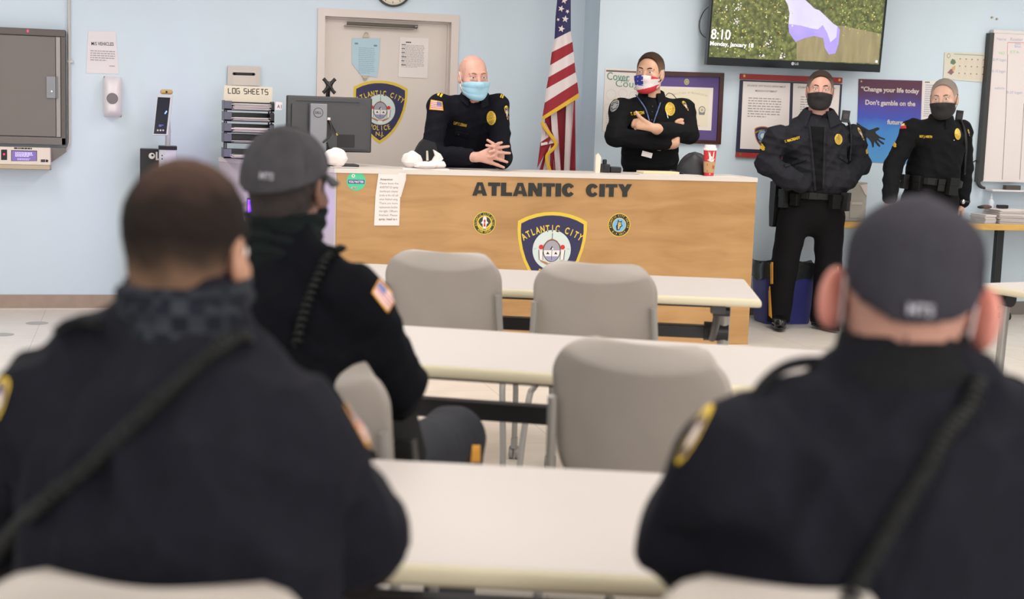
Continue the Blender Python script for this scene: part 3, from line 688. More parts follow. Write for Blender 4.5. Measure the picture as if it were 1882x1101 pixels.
q = MB(); q.span((xl + .006, ym + .0951, zb_ + .006), (xl + w_ - .016, ym + .0965, zt_ - .006), mat('screen_off', (30, 32, 40), .1)); q.build('screen', mo)
q = MB(); q.span((xl + .06, ym + .046, zt_ - .034), (xl + w_ - .09, ym + .0515, zt_ - .030), INK); q.build('vent_slot', mo)
q = MB(); q.span((xl + .42, ym + .018, zb_ + .03), (xl + .31, ym + .021, zb_ + .11), INK); q.build('port_panel', mo)
a = ony(570, 190, ym - .03); b = ony(601, 190, ym - .03)
q = MB(); q.span((a[0], ym - .05, CT + .012), (b[0], ym + .02, a[2]), MS); q.build('stand_column', mo, bevel=.004)
q = MB(); q.span((a[0] - .08, ym - .08, CT + .001), (b[0] + .20, ym + .12, CT + .016), BLACKP); q.build('stand_base', mo, bevel=.006)
P = Panel((a[0], ym - .0505, CT), t=.001); c = P.uv(585, 207); P.circ(c, .030, INK, 0); P.circ(c, .0265, MS, 1); P.text('DELL', (c[0], c[1] - .007), .014, INK, 2, 'c', .02, .04); P.build('logo', mo)
q = MB(); q.tube([ony(603, 218, ym - .01), ony(609, 235, ym - .04), ony(606, 250, ym - .06), ony(594, 262, ym - .08)], .006, BLACKP, 8, 5); q.tube([ony(604, 219, ym - .0), ony(612, 233, ym - .02), ony(619, 247, ym - .03)], .004, BLACKP, 8, 4)
q.tube([ony(601, 262, ym - .07), ony(606, 281, ym - .05), ony(612, 290, ym)], .006, BLACKP, 8, 4); q.build('cable', mo, smooth=60)
q = MB(); q.span(ony(602, 216, ym - .02), ony(606, 221, ym + .01), WHITE); q.build('cable_plug', mo)
q = MB(); q.tube([ony(618, 245, ym - .03), ony(620, 249, ym - .03)], .004, GOLD, 8); q.build('cable_plug', mo)
# spare bracket behind it
c = ony(605, 158, 9.3); q = MB(); K = BLACKP
for sx in (-1, 1):
    for sz in (-1, 1): q.tube([c, c + (sx * .025, 0, sz * .032), c + (sx * .038, 0, sz * .045)], [.016, .011, .012], K, 10)
q.ball(c, (.022, .014, .03), K); q.tube([c + (0, .02, 0), c + (0, .06, -.05), (c[0], 9.36, CT + .02 - .02 + .0)], .014, K, 10)
q.cyl((c[0], 9.36, .0), (c[0], 9.36, .02), .09, K); q.tube([(c[0], 9.36, .01), (c[0], 9.36, CT)], .014, K, 10)
tag(q.build('monitor_bracket', smooth=50), 'black cross shaped monitor bracket on a pole in front of the door', 'bracket')

# ------------------------------------------------------------------ things on the counter top
def crumple(name, c, r, m, label, cat, seed, flat=.6, n=26):
    rr = np.random.RandomState(seed); q = MB(); q.ball((0, 0, 0), 1.0, m, n); V = np.array(q.v)
    d = np.zeros(len(V))
    for _ in range(16):
        k = norm(rr.randn(3)); d += .10 * np.abs(np.sin((V @ k) * rr.uniform(2, 6) + rr.uniform(0, 6)))
    V = V * (.62 + d[:, None] * .5) * np.array(r); V[:, 2] -= V[:, 2].min(); V = V + np.array(c); q.v = [tuple(x) for x in V]
    return tag(q.build(name, smooth=28), label, cat)
x_ = lambda px, y=8.9: onz(px, 308, CT)[0]
crumple('crumpled_tissue', (ony(617, 300, 8.82)[0], 8.82, CT), (.062, .045, .05), WHITE, 'crumpled white tissue beside the monitor base on the counter', 'tissue', 3)
paper_pile('paper_sheet', ony(600, 305, 8.76)[0] + .02, 8.74, ony(655, 305, 8.8)[0], 8.80, CT, 2, 'flat white papers at the left end of the counter top', 'papers', dz=.003)
# torn open glove box: white tissue mound, black lining, clear rod
gb = empty('open_carton', (ony(780, 305, 8.85)[0], 8.85, CT), 'torn white carton with a black bag inside, beside the seated captain', 'box')
yy = 8.82
for i, (px, r, sd_) in enumerate([((757, 305), (.07, .06, .07), 5), ((800, 305), (.06, .05, .075), 8), ((776, 306), (.075, .05, .04), 11)]):
    pass
cc = ony(758, 305, yy); q = MB()
def mound(c, r, seed):
    rr = np.random.RandomState(seed); t = MB(); t.ball((0, 0, 0), 1.0, WHITE, 24); V = np.array(t.v); d = np.zeros(len(V))
    for _ in range(14):
        k = norm(rr.randn(3)); d += .1 * np.abs(np.sin((V @ k) * rr.uniform(2, 5) + rr.uniform(0, 6)))
    V = V * (.62 + d[:, None] * .5) * np.array(r); V[:, 2] -= V[:, 2].min(); q.add(V + np.array(c), t.f, WHITE)
mound((ony(757, 300, yy)[0], yy, CT), (.058, .06, .05), 5); mound((ony(780, 300, yy - .04)[0], yy - .04, CT), (.075, .05, .022), 11); mound((ony(803, 300, yy)[0], yy, CT), (.052, .05, .028), 8)
q.prism([ony(792, 300, yy - .02), ony(804, 303, yy - .02), ony(815, 292, yy - .02), ony(810, 283, yy - .02), ony(797, 275, yy - .02), ony(800, 286, yy - .02)], (0, .03, 0), WHITE)
q.span((ony(737, 305, yy)[0], yy - .07, CT), (ony(822, 305, yy)[0], yy + .06, CT + .008), WHITE); q.build('carton', gb, smooth=30)
q = MB(); A = [(765, 296), (763, 283), (769, 270), (774, 262), (780, 256), (800, 262), (804, 276), (799, 296)]
q.prism([ony(x, y, yy + .02) for x, y in A], (0, .07, 0), mat('black_fabric', (26, 26, 30), .85)); q.build('bag', gb, bevel=.012)
q = MB(); q.tube([ony(785.5, 295, yy - .03), ony(785, 277, yy - .03)], [.008, .006], mat('clear_rod', (200, 196, 180), .2), 10); q.build('rod', gb, smooth=50)
paper_pile('paper_sheet', ony(822, 312, 8.8)[0], 8.76, ony(896, 312, 8.8)[0], 8.86, CT, 1, 'thin white sheet on the counter top under the captain hands', 'papers', dz=.002)
paper_pile('paper_sheet', ony(1170, 312, 8.8)[0], 8.745, ony(1285, 312, 8.8)[0], 8.88, CT, 3, 'white sheets on the counter in front of the officer with folded arms', 'papers', dz=.002)
q = MB(); a = ony(1181, 314, 8.80); b = ony(1247, 314, 8.80); q.span((a[0], 8.78, CT + .0065), (b[0], 8.92, CT + .022), mat('folder_cream', (230, 212, 172), .7)); tag(q.build('paper_pad', bevel=.002), 'cream writing pad lying on the white sheets on the counter', 'pad')
paper_pile('paper_sheet', ony(1292, 316, 8.8)[0], 8.74, ony(1352, 316, 8.8)[0], 8.84, CT, 1, 'white sheet under the coffee cup on the counter', 'papers', dz=.002)
# black handheld radio lying at left of the folded arm officer
q = MB(); a = ony(1107, 312, 8.98); q.span((a[0], 8.95, CT), (a[0] + .045, 9.06, CT + .055), BLACKP); q.span((a[0] + .05, 8.96, CT), (a[0] + .125, 9.05, CT + .038), BLACKP); q.cyl((a[0] + .02, 9.0, CT + .05), (a[0] + .02, 9.0, CT + .085), .014, BLACKP)
tag(q.build('handheld_radio', bevel=.006), 'black handheld radio lying on the counter beside the officer with folded arms', 'radio')
q = MB(); a = ony(1100, 313, 8.93); q.prism([(a[0] + .01, 8.93, CT), (a[0] + .015, 8.93, CT + .10), (a[0] - .004, 8.93, CT + .125), (a[0] - .02, 8.93, CT + .11), (a[0] - .02, 8.93, CT)], (0, .02, 0), CREAM); tag(q.build('card_stub'), 'small cream card standing on the counter by the wall corner', 'card')
# peaked cap on the counter
cc = np.array((ony(1277, 305, 8.92)[0], 8.93, CT)); q = MB(); G = []
for i, v in enumerate(np.linspace(0, 1, 14)):
    row = []
    for t in np.linspace(0, 2 * math.pi, 33):
        r = .112 * math.sqrt(max(0, 1 - v ** 2.3)) * (1 + .03 * math.sin(5 * t) * v); row.append(cc + np.array((r * math.cos(t) * 1.05, r * math.sin(t) * .85, .004 + .135 * v + .014 * math.sin(3 * t + 1) * v)))
    G.append(row)
cp = empty('uniform_cap', cc, 'soft black uniform cap lying on the counter behind the coffee cup', 'cap')
q.grid(G, mat('cap_black', (38, 37, 42), .55, bump=(40, .2, .004))); q.build('crown', cp, smooth=60)
q = MB(); q.add([cc + np.array((-.10 - .07 * math.sin(t) * 1.0, -.02 + .075 * math.cos(t) * -1, .012 + .018 * math.sin(t))) for t in np.linspace(0, math.pi, 14)], [tuple(range(14))], mat('cap_black')); q.build('brim', cp, solid=.006)
# paper coffee cup
cb = np.array((ony(1303, 316, 8.80)[0], 8.80, CT + .003)); hc = ony(1303, 267, 8.8)[2] - CT
cu = empty('coffee_cup', cb, 'red and white paper coffee cup with a white lid on the counter', 'cup')
r0, r1 = .031, .042; zr = lambda f: r0 + (r1 - r0) * f / .84
RC = mat('cup_red', (206, 48, 56), .5); KR = mat('kraft_sleeve', (190, 152, 108), .8); H_ = hc
q = MB(); q.lathe([(0, 0), (r0, 0), (zr(.10), .10 * H_)], cb, RC); q.lathe([(zr(.10), .10 * H_), (zr(.46), .46 * H_)], cb, KR); q.lathe([(zr(.46), .46 * H_), (zr(.84), .84 * H_)], cb, RC); q.build('cup_body', cu, smooth=50)
q = MB(); q.lathe([(zr(.10) + .002, .10 * H_), (zr(.46) + .002, .46 * H_)], cb, KR); q.build('sleeve', cu, smooth=50)
q = MB(); q.lathe([(r1 + .002, .82 * H_), (r1 + .004, .86 * H_), (r1 + .001, .89 * H_), (r1 - .003, .90 * H_), (r1 - .005, .985 * H_), (r1 - .012, H_), (0, H_ - .004)], cb, mat('lid_white', (240, 232, 230), .35)); q.build('lid', cu, smooth=45)
P = Panel(cb - np.array((0, .0, 0)), norm((-.14, -1, 0)), t=.0)
def wrap(pts, m, par_, nm):
    q = MB(); V = []
    for x, y in pts:
        z = y * H_; r = zr(y) + .003; a = x * .042 / r; V.append(cb + np.array((r * math.sin(a), -r * math.cos(a), z)))
    q.add(V, [tuple(range(len(V)))], m); return q
q1 = MB()
def wr_(pts, m):
    V = []
    for x, y in pts:
        r = zr(y) + .0032; a = x; V.append(cb + np.array((r * math.sin(a - .1), -r * math.cos(a - .1), y * H_)))
    q1.add(V, [tuple(range(len(V)))], m)
wr_([(-.55, .81), (-.1, .64), (.12, .62), (.0, .52), (-.3, .52)], WHITE); wr_([(.12, .56), (.25, .78), (.42, .8), (.4, .62), (.28, .52), (.05, .5)], WHITE)
wr_([(-.7, .52), (-.3, .53), (.3, .52), (.65, .58), (.42, .47), (.0, .455), (-.35, .48)], WHITE); wr_([(-.3, .80), (-.05, .6), (-.1, .5), (-.4, .52)], WHITE)
RT = mat('cup_print', (206, 84, 60), .7)
for k, (x, y) in enumerate([(.3, .28), (.42, .28), (.54, .28), (.66, .28)]): wr_([(x, y - .05), (x + .07, y - .05), (x + .07, y + .06), (x, y + .06)], RT)
wr_([(-.72, .33), (-.55, .33), (-.55, .39), (-.72, .39)], RT); wr_([(-.7, .12), (-.55, .12), (-.55, .18), (-.7, .18)], RT); wr_([(-.2, .04), (-.02, .04), (-.02, .08), (-.2, .08)], WHITE)
q1.build('cup_print', cu)

# ------------------------------------------------------------------ flag in the corner
yf_ = 9.86
fl = empty('flag', (ony(1034, 300, yf_ + .05)[0], yf_ + .05, 0), 'fringed national flag hanging from a pole in the wall corner', 'flag')
FB = mat('flag_blue', (52, 48, 92), .8, bump=(300, .1, .001)); FR = mat('flag_red', (150, 36, 48), .8, bump=(300, .1, .001)); FWt = mat('flag_white', (222, 208, 208), .8, bump=(300, .1, .001)); FG = mat('flag_gold', (224, 176, 52), .75, bump=(120, .5, .004), stretch=(1, 1, .2))
def ipt(P, y):
    P = np.array(P, float); return lambda yy: np.interp(yy, P[:, 1], P[:, 0])
Lx = [(1028, -120), (1024, 0), (1021, 30), (1019, 72), (1014, 96), (1011, 120), (1008, 142), (1004, 163), (1001, 189), (997, 214), (995.5, 222)]
Rx = [(1044, -120), (1049, 0), (1049, 30), (1049, 57), (1052, 77), (1054, 95), (1056, 115), (1058, 133), (1061, 151), (1063.5, 171), (1063.8, 180)]
cols_ = [FB, FB, FB, FWt, FR, FWt, FR, FWt, FR, FG]
q = MB(); NS = 18; sub = 4; G = []; rows = []
for k in range(len(Lx) - 1):
    for j in range(sub):
        f = j / sub; G.append(((np.array(Lx[k]) * (1 - f) + np.array(Lx[k + 1]) * f), (np.array(Rx[k]) * (1 - f) + np.array(Rx[k + 1]) * f))); rows.append(k)
G.append((np.array(Lx[-1]), np.array(Rx[-1])))
def depth(s, k): return yf_ - .055 * math.sin(math.pi * s) - .014 * math.sin(s * 9 + 1) * min(1, k / 16)
GP = [[ony(*(a * (1 - s) + b * s), depth(s, i)) for s in np.linspace(0, 1, NS)] for i, (a, b) in enumerate(G)]
q.grid(GP, None, lambda i, j: cols_[rows[i]])
# back half of the folded cloth so that it has a volume
q.grid([[ony(*(a * (1 - s) + b * s), yf_ + .03 * math.sin(math.pi * s)) for s in np.linspace(0, 1, 8)] for a, b in G], None, lambda i, j: cols_[rows[i]])
q.build('cloth', fl, smooth=60)
def star(px, py, r, tilt=0):
    c = ony(px, py, yf_ - .066); c2 = ony(px + r, py, yf_ - .066); R = np.linalg.norm(c2 - c)
    q = MB(); q.prism([c + np.array((R * (1 if i % 2 == 0 else .42) * math.sin(math.pi * i / 5 + tilt), 0, R * (1 if i % 2 == 0 else .42) * math.cos(math.pi * i / 5 + tilt))) for i in range(10)], (0, .004, 0), FWt); q.build('star', fl)
for a in ((1037, 1, 6, .2), (1031.5, 16, 6, .3), (1039, 35, 6.5, .1), (1032, 53, 6.5, .2), (1043, 21, 4, .6), (1026, 36, 3, .7), (1036, -14, 6, .4), (1029, -32, 6, .1), (1040, -40, 6, .3)): star(*a)
q = MB()   # lower folds
def strip(top, bot, m, y0, y1, n=10):
    G = []
    for i in range(n + 1):
        f = i / n; a = np.array(top[0]) * (1 - f) + np.array(bot[0]) * f; b = np.array(top[1]) * (1 - f) + np.array(bot[1]) * f
        G.append([ony(*(a * (1 - s) + b * s), y0 + (y1 - y0) * s + .02 * math.sin(s * math.pi) * math.sin(3 * f)) for s in np.linspace(0, 1, 5)])
    q.grid(G, m)
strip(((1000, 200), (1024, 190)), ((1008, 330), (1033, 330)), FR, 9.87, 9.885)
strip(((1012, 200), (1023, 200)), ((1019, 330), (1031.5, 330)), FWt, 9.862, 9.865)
strip(((1022, 190), (1042, 185)), ((1031, 330), (1038, 330)), mat('flag_red_shaded', (128, 28, 40), .8), 9.885, 9.90)  # same red cloth, fold shade put into its colour
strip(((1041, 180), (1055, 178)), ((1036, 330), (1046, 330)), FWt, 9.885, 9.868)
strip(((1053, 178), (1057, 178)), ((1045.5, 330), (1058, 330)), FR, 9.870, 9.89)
# left turned edge, stripes running down to the left
Ls = [(996, 226), (994, 252), (991, 278), (988, 304), (986, 330)]; Rs = [(1000, 230), (1021, 262), (1008, 282), (1006, 298), (1015, 330)]
bands = [[(996, 228), (1001, 232), (1020, 262), (995, 262)], [(995, 262), (1020, 262), (1010, 278), (990, 300)]]
strip(((996, 226), (1003, 226)), ((994, 268), (1022, 262)), FWt, 9.86, 9.845, 8)
strip(((1000, 226), (1006, 222)), ((1012, 262), (1023, 262)), FR, 9.858, 9.84, 8)
strip(((993, 262), (1014, 248)), ((987, 310), (1000, 285)), FR, 9.86, 9.85, 6)
strip(((1007, 262), (1023, 258)), ((986, 330), (1008, 330)), FR, 9.862, 9.85, 8)
strip(((1004, 284), (1012, 266)), ((994, 330), (1010, 330)), FWt, 9.856, 9.846, 8)
strip(((1012, 285), (1018, 270)), ((1014, 330), (1022, 330)), FR, 9.857, 9.847, 8)
q.build('cloth_folds', fl, smooth=60)
q = MB(); A = catmull([(995.5, 224), (1000, 232), (1010, 246), (1021, 261), (1020, 270), (1008, 282), (1005, 292), (1010, 312), (1014, 332)], 5)
G = []
for i, p in enumerate(A):
    t = A[min(i + 1, len(A) - 1)] - A[max(i - 1, 0)]; nn = norm(np.array((t[1], -t[0]))) * 3.2
    G.append([ony(*(p - nn), 9.838), ony(*p, 9.834), ony(*(p + nn), 9.838)])
q.grid(G, FG); q.build('fringe', fl, smooth=60)
q = MB(); pc = ony(1036, 200, yf_ + .05); q.cyl((pc[0], pc[1] + .02, .03), (pc[0], pc[1] + .02, 2.55), .014, mat('pole_oak', (176, 128, 72), .35)); q.build('flagpole', fl, smooth=50)
q = MB(); q.lathe([(0, 0), (.15, 0), (.15, .02), (.05, .05), (.02, .09), (0, .09)], (pc[0], pc[1] + .02, 0), mat('pole_brass', (190, 150, 70), .3, .9)); q.build('stand', fl, smooth=40)

# ------------------------------------------------------------------ notices on the right wall
TEALI = mat('teal_ink', (106, 156, 138), .7)
def dr_(P):
    P.ppoly([(1114, 128.5), (1170, 131), (1170, 134), (1114, 131.5)], mat('maroon_print', (120, 96, 104), .8))
    P.ptext('Cover', 1115, 146, 1156, 149, 14, TEALI, 2); P.ptext('your', 1141, 150, 1157, 151.5, 7, TEALI, 2); P.ptext('Cough', 1131, 159, 1182, 162, 13, TEALI, 2)
    P.ptext('Cover', 1115.4, 146.3, 1156.4, 149.3, 14, TEALI, 3)
    for cx, cy, r in ((1123, 174, 9), (1117, 199, 7), (1145, 172, 8), (1165, 178, 9)):
        c = P.uv(cx, cy); R = P.uv(cx + r, cy)[0] - c[0]
        for k in range(24):
            a, b = 2 * math.pi * k / 24, 2 * math.pi * (k + 1) / 24; P.stroke((c[0] + R * math.cos(a), c[1] + R * math.sin(a)), (c[0] + R * math.cos(b), c[1] + R * math.sin(b)), .002, mat('faint_grey', (206, 204, 200), .8), 2)
    a = P.uv(1113, 232); b = P.uv(1128, 208); P.greek(a[0], a[1], b[0], b[1], 6, mat('faint_grey'), 2, .3, 4)
sheet('paper_poster', [(1112.5, 125), (1196, 128.5), (1190, 245), (1107, 241.5)], YR - .002, 'white cover your cough poster on the wall behind the officer with folded arms', 'poster', mat('poster_white', (236, 228, 222), .8), draw=dr_)
# framed certificate
MAHO = mat('mahogany', (70, 34, 30), .3, noise=(8, .25), stretch=(1, 1, 8)); VIOM = mat('violet_mat', (98, 80, 136), .8)
yq = YR - .028; pf = empty('certificate_frame', ony(1262, 265, YR), 'mahogany framed certificate with a violet mat on the wall', 'framed certificate')
o_ = [(1178, 129.5), (1331.5, 134.3), (1325, 265.5), (1172, 260)]; i_ = [(1184, 138.5), (1323.5, 142), (1318, 258.5), (1180, 253.5)]
P = Panel(ony(1178, 129, YR - .001), t=.027); O = P.uvs(o_); I = P.uvs(i_)
for k in range(4): P.slab([O[k], O[(k + 1) % 4], I[(k + 1) % 4], I[k]], MAHO)
P.build('frame', pf, bevel=.003)
P = Panel(ony(1178, 129, YR - .001), t=.010); P.slab(P.uvs([(1182, 136.5), (1326, 140), (1320, 260.5), (1177, 255)]), VIOM)
P.ppoly([(1212, 158.5), (1311, 161.5), (1307, 240), (1208, 236)], mat('mat_bevel', (238, 228, 218), .7), 1); P.ppoly([(1218, 163), (1304, 166), (1300, 234), (1214, 230)], mat('certificate_cream', (236, 224, 200), .7), 2)
c = P.uv(1262, 150.5); P.circ(c, .020, mat('seal_gold', (186, 176, 120), .5), 1, .023, 12); P.circ(c, .012, VIOM, 2, .014); P.circ(c, .009, mat('seal_gold'), 3, .011)
FD = mat('faded_ink', (196, 188, 172), .7)
P.arc('Certificate of Accreditation', P.uv(1262, 300), P.uv(1262, 172)[1] - P.uv(1262, 300)[1], .017, FD, 3, 90, 30, .0)
P.ptext('Atlantic City', 1245, 189, 1272, 190, 5, FD, 3); P.ptext('Police Department', 1236, 195.5, 1277, 197, 5, FD, 3)
a = P.uv(1235, 206); b = P.uv(1280, 200); P.greek(a[0], a[1], b[0], b[1], 2, FD, 3, .3); a = P.uv(1275, 233); b = P.uv(1296, 229); P.greek(a[0], a[1], b[0], b[1], 1, FD, 3, .3)
c = P.uv(1290, 202); P.circ(c, .027, mat('seal_slate', (132, 132, 140), .6), 3); P.circ(c, .020, mat('certificate_cream'), 4); P.circ(c, .011, mat('seal_gold'), 5); P.poly([(c[0] - .027, c[1] - .018), (c[0] + .027, c[1] - .018), (c[0] + .02, c[1] - .036), (c[0] - .02, c[1] - .036)], mat('seal_slate'), 4)
P.greek(*P.uv(1268, 249.5), *P.uv(1286, 246.5), 1, mat('seal_gold'), 2, .5)
P.build('certificate', pf)
# mission statement board
pb = empty('mission_board', ony(1450, 290, YR), 'navy and red framed mission statement board behind the jacketed sergeant', 'board')
P = Panel(ony(1362, 136, YR - .001), t=.018); REDB = mat('board_red', (168, 48, 48), .5); NVB = mat('board_navy', (42, 42, 66), .5)
P.slab(P.uvs([(1361.5, 147), (1548, 154.5), (1539.5, 286.5), (1353.5, 279)]), NVB); P.build('panel', pb)
P = Panel(ony(1362, 136, YR - .001), t=.022); P.slab(P.uvs([(1361.8, 135.5), (1548.5, 142.8), (1548, 153), (1361, 145.5)]), REDB)
for x, y in ((1368, 139.5), (1543, 147)): P.circ(P.uv(x, y), .010, mat('rivet_brass', (200, 170, 90), .35, .8), 1, n=14)
P.build('red_bar', pb)
P = Panel(ony(1362, 136, YR - .001), t=.022); P.slab(P.uvs([(1354, 280), (1540, 287.5), (1539, 296), (1353.2, 288.5)]), REDB)
for x, y in ((1360.5, 283.5), (1534, 291)): P.circ(P.uv(x, y), .010, mat('rivet_brass'), 1, n=14)
P.build('red_bar', pb)
P = Panel(ony(1362, 136, YR - .001), t=.019)
P.slab(P.uvs([(1366, 149.5), (1452.5, 152.8), (1448.5, 277), (1360, 273.3)]), WHITE); P.slab(P.uvs([(1458, 153), (1544, 156.5), (1536.5, 280), (1454.5, 277)]), WHITE)
IK = mat('ink_mid', (116, 110, 112), .8)
P.ptext('ATLANTIC CITY POLICE DEPARTMENT', 1373, 158.5, 1444, 161.5, 3.2, IK, 1, .01); P.ptext('MISSION STATEMENT', 1388, 168.3, 1428, 170, 3.2, IK, 1, .012)
a = P.uv(1373.5, 216); b = P.uv(1437.5, 180); P.greek(a[0], a[1], b[0], b[1], 8, PAPERG, 1, .42, 11)
P.ptext('ATLANTIC CITY POLICE DEPARTMENT', 1466, 162, 1536, 165, 3.2, IK, 1, .01); a = P.uv(1468, 240); b = P.uv(1530, 178); P.greek(a[0], a[1], b[0], b[1], 14, PAPERG, 1, .35, 12)
c = P.uv(1402.5, 232); w = P.uv(1418, 240)[0] - P.uv(1391, 240)[0]
shield(P, c, w * 1.15, 1, border=mat('copper_ink', (206, 130, 72), .6)); P.circ((c[0], c[1] - .525 * w * 1.15), w * .3, mat('sky_ink2', (112, 150, 200), .6), 10); P.circ((c[0], c[1] - .525 * w * 1.15), w * .16, PALEI, 11)
P.build('statement_sheets', pb)
# change your life poster
def post_mat():
    m = mat('poster_gradient', (80, 130, 200), .6); nt = m.node_tree; b = nt.nodes['Principled BSDF']
    tc = nt.nodes.new('ShaderNodeTexCoord'); sp = nt.nodes.new('ShaderNodeSeparateXYZ'); nt.links.new(tc.outputs['Object'], sp.inputs[0])
    n = nt.nodes.new('ShaderNodeTexNoise'); n.inputs['Scale'].default_value = 5; nt.links.new(tc.outputs['Object'], n.inputs['Vector'])
    ma = nt.nodes.new('ShaderNodeMath'); ma.operation = 'MULTIPLY_ADD'; ma.inputs[1].default_value = .12; nt.links.new(n.outputs[0], ma.inputs[0]); nt.links.new(sp.outputs[1], ma.inputs[2])
    mr = nt.nodes.new('ShaderNodeMapRange'); mr.inputs[1].default_value = -.55; mr.inputs[2].default_value = .06; nt.links.new(ma.outputs[0], mr.inputs[0])
    r = nt.nodes.new('ShaderNodeValToRGB'); e = r.color_ramp.elements
    e[0].position = 0; e[0].color = lin((90, 160, 220)); e[1].position = 1; e[1].color = lin((92, 50, 70))
    for p, c in ((.38, (70, 140, 214)), (.52, (66, 88, 190)), (.68, (84, 72, 164)), (.80, (84, 58, 110)), (.9, (92, 50, 72))): x = e.new(p); x.color = lin(c)
    nt.links.new(mr.outputs[0], r.inputs[0]); nt.links.new(r.outputs[0], b.inputs['Base Color']); return m
P = Panel(ony(1579, 145, YR - .001), t=.004); P.slab(P.uvs([(1578.5, 145), (1695, 148.5), (1690, 302), (1574, 297)]), post_mat())
LT = mat('poster_letter', (214, 200, 196), .7)
for s_, x0, y0, x1, y1, h in (('“Change your life today', 1582, 167, 1689, 171.5, 8), ('Don’t gamble on the', 1590, 192, 1682, 195, 8.5), ('future', 1630, 228, 1660, 229, 8)): P.ptext(s_, x0, y0, x1, y1, h, LT, 2, .035)
HB = mat('silhouette_black', (36, 36, 42), .7)
P.ppoly([(1574.5, 225), (1583, 231), (1597, 239), (1604, 237), (1612, 234), (1616, 235), (1616, 238), (1609, 242), (1609.5, 245), (1617, 251), (1627, 255), (1626, 257.5), (1615, 254), (1616, 257), (1625, 263), (1624.5, 266), (1620, 264.5), (1612, 258), (1612, 260), (1618, 268), (1616.5, 270.5), (1612, 267), (1606.5, 259.5), (1606, 270), (1603.5, 271.5), (1601, 262), (1597, 256), (1584, 245), (1574.3, 238)], HB, 2)
P.circ(P.uv(1583, 149.5), .007, mat('rivet_brass'), 2, n=12); tag(P.build('motivational_poster'), 'blue and maroon change your life poster with a reaching hand', 'poster')
def dr_(P):
    a = P.uv(1697, 215); b = P.uv(1722, 155); P.greek(a[0], a[1], b[0], b[1], 15, mat('list_ink', (180, 180, 196), .8), 2, .45, 21); P.greek(*P.uv(1700, 152.5), *P.uv(1716, 150), 1, IK, 2, .7)
sheet('paper_list', [(1695.5, 148), (1727, 149), (1724, 222), (1691, 220)], YR - .002, 'white printed list on the wall behind the sergeant on the far right', 'paper', WHITE, draw=dr_)
# calendar
def dr_(P):
    a = mat('calendar_tan', (226, 210, 190), .8); b = mat('calendar_mark', (150, 140, 128), .8)
    for r in range(3):
        for c in range(5):
            x = 1761.5 + c * 10.8 - r * 1.1; y = 107 + r * 13.2 + c * .5; P.ppoly([(x, y), (x + 7.2, y + .3), (x + 6.6, y + 11), (x - .6, y + 10.7)], a, 1); P.circ(P.uv(x + 3.2, y + 1.2), .006, b, 2, n=10)
    P.ppoly([(1753, 98.5), (1808, 101), (1808, 102.8), (1753, 100.3)], mat('calendar_green', (170, 178, 160), .8), 1)
    c = P.uv(1743.5, 102.5); P.circ(c, .015, b, 1, .018); P.circ(c, .011, mat('calendar_bg', (222, 216, 200), .8), 2, .014)
    P.ppoly([(1747, 113), (1750, 108), (1755, 110), (1757, 115), (1753, 119), (1747, 117)], mat('blob_green', (110, 132, 104), .8), 1); P.ppoly([(1741, 134), (1747, 127), (1752, 126), (1753, 133), (1748, 138), (1744, 135)], mat('blob_plum', (150, 110, 120), .8), 1); P.ppoly([(1749, 124), (1756, 120), (1755, 128), (1751, 132)], mat('blob_tan', (220, 170, 120), .8), 2)
sheet('wall_calendar', [(1736.3, 96), (1817, 97.5), (1812.5, 151.5), (1733.5, 145.5)], YR - .004, 'pale year calendar sheet pinned to the wall beside the whiteboard', 'calendar', mat('calendar_bg', (222, 216, 200), .8), draw=dr_)
# ------------------------------------------------------------------ television
tvy = YR - .14; ta = math.radians(4.2); N = np.array((0, -math.cos(ta), -math.sin(ta)))
P = Panel(ony(1294, 118.5, tvy), N, (1, 0, 0), t=.05); TW = P.uv(1617.5, 130.5)[0]
tv = empty('television', (P.P[0] + TW / 2, YR, P.P[2]), 'large black wall mounted television showing a forest river', 'television')
P.slab([(0, 0), (TW, 0), (TW, .83), (0, .83)], mat('tv_black', (18, 18, 20), .22)); P.build('bezel', tv, bevel=.004)
P = Panel(P.P + N * .0502, N, (1, 0, 0), t=.001); s0 = P.uv(1303, 104.5); s1 = P.uv(1615, 117); TVF = forest_mat(); TVF.node_tree.nodes['Principled BSDF'].inputs['Emission Strength'].default_value = .85
P.slab([(s0[0], s0[1]), (s1[0], s0[1]), (s1[0], .80), (s0[0], .80)], TVF)
def scr(name, rgb, **k): return mat(name, rgb, .3, emit=.95, **k)
MUD = scr('screen_mud', (124, 114, 84), noise=(7, .18), stretch=(3, .6, 1)); RVA = scr('screen_river', (176, 172, 204), noise=(4, .08)); RVB = scr('screen_river_violet', (142, 128, 208), noise=(6, .12)); 
P.ppoly([(1449, 60), (1464, 80), (1464, 111), (1613.5, 116.5), (1619, 62), (1585, 55), (1545, 47), (1500, 50)], MUD, 1)
P.poly([(u_, min(v_, .795)) for u_, v_ in P.uvs([(1444, -160), (1443, 0), (1448, 10), (1451, 24), (1449, 44), (1450, 59), (1462, 77), (1478, 70), (1496, 66), (1513, 70), (1516, 88), (1523, 100), (1535, 98), (1541, 80), (1543.5, 55), (1539, 48), (1532, 44), (1515, 27.5), (1506, 19), (1497, 16), (1489, 8), (1480, 0), (1470, -160)])], RVA, 2)
P.ppoly([(1449, 44), (1450, 59), (1462, 77), (1478, 70), (1496, 66), (1513, 70), (1516, 88), (1523, 100), (1535, 98), (1541, 80), (1543.5, 55), (1539, 48), (1537, 68), (1526, 78), (1520, 60), (1512, 46), (1503, 54), (1490, 52), (1472, 47)], RVB, 3)
rnd = random.Random(5)
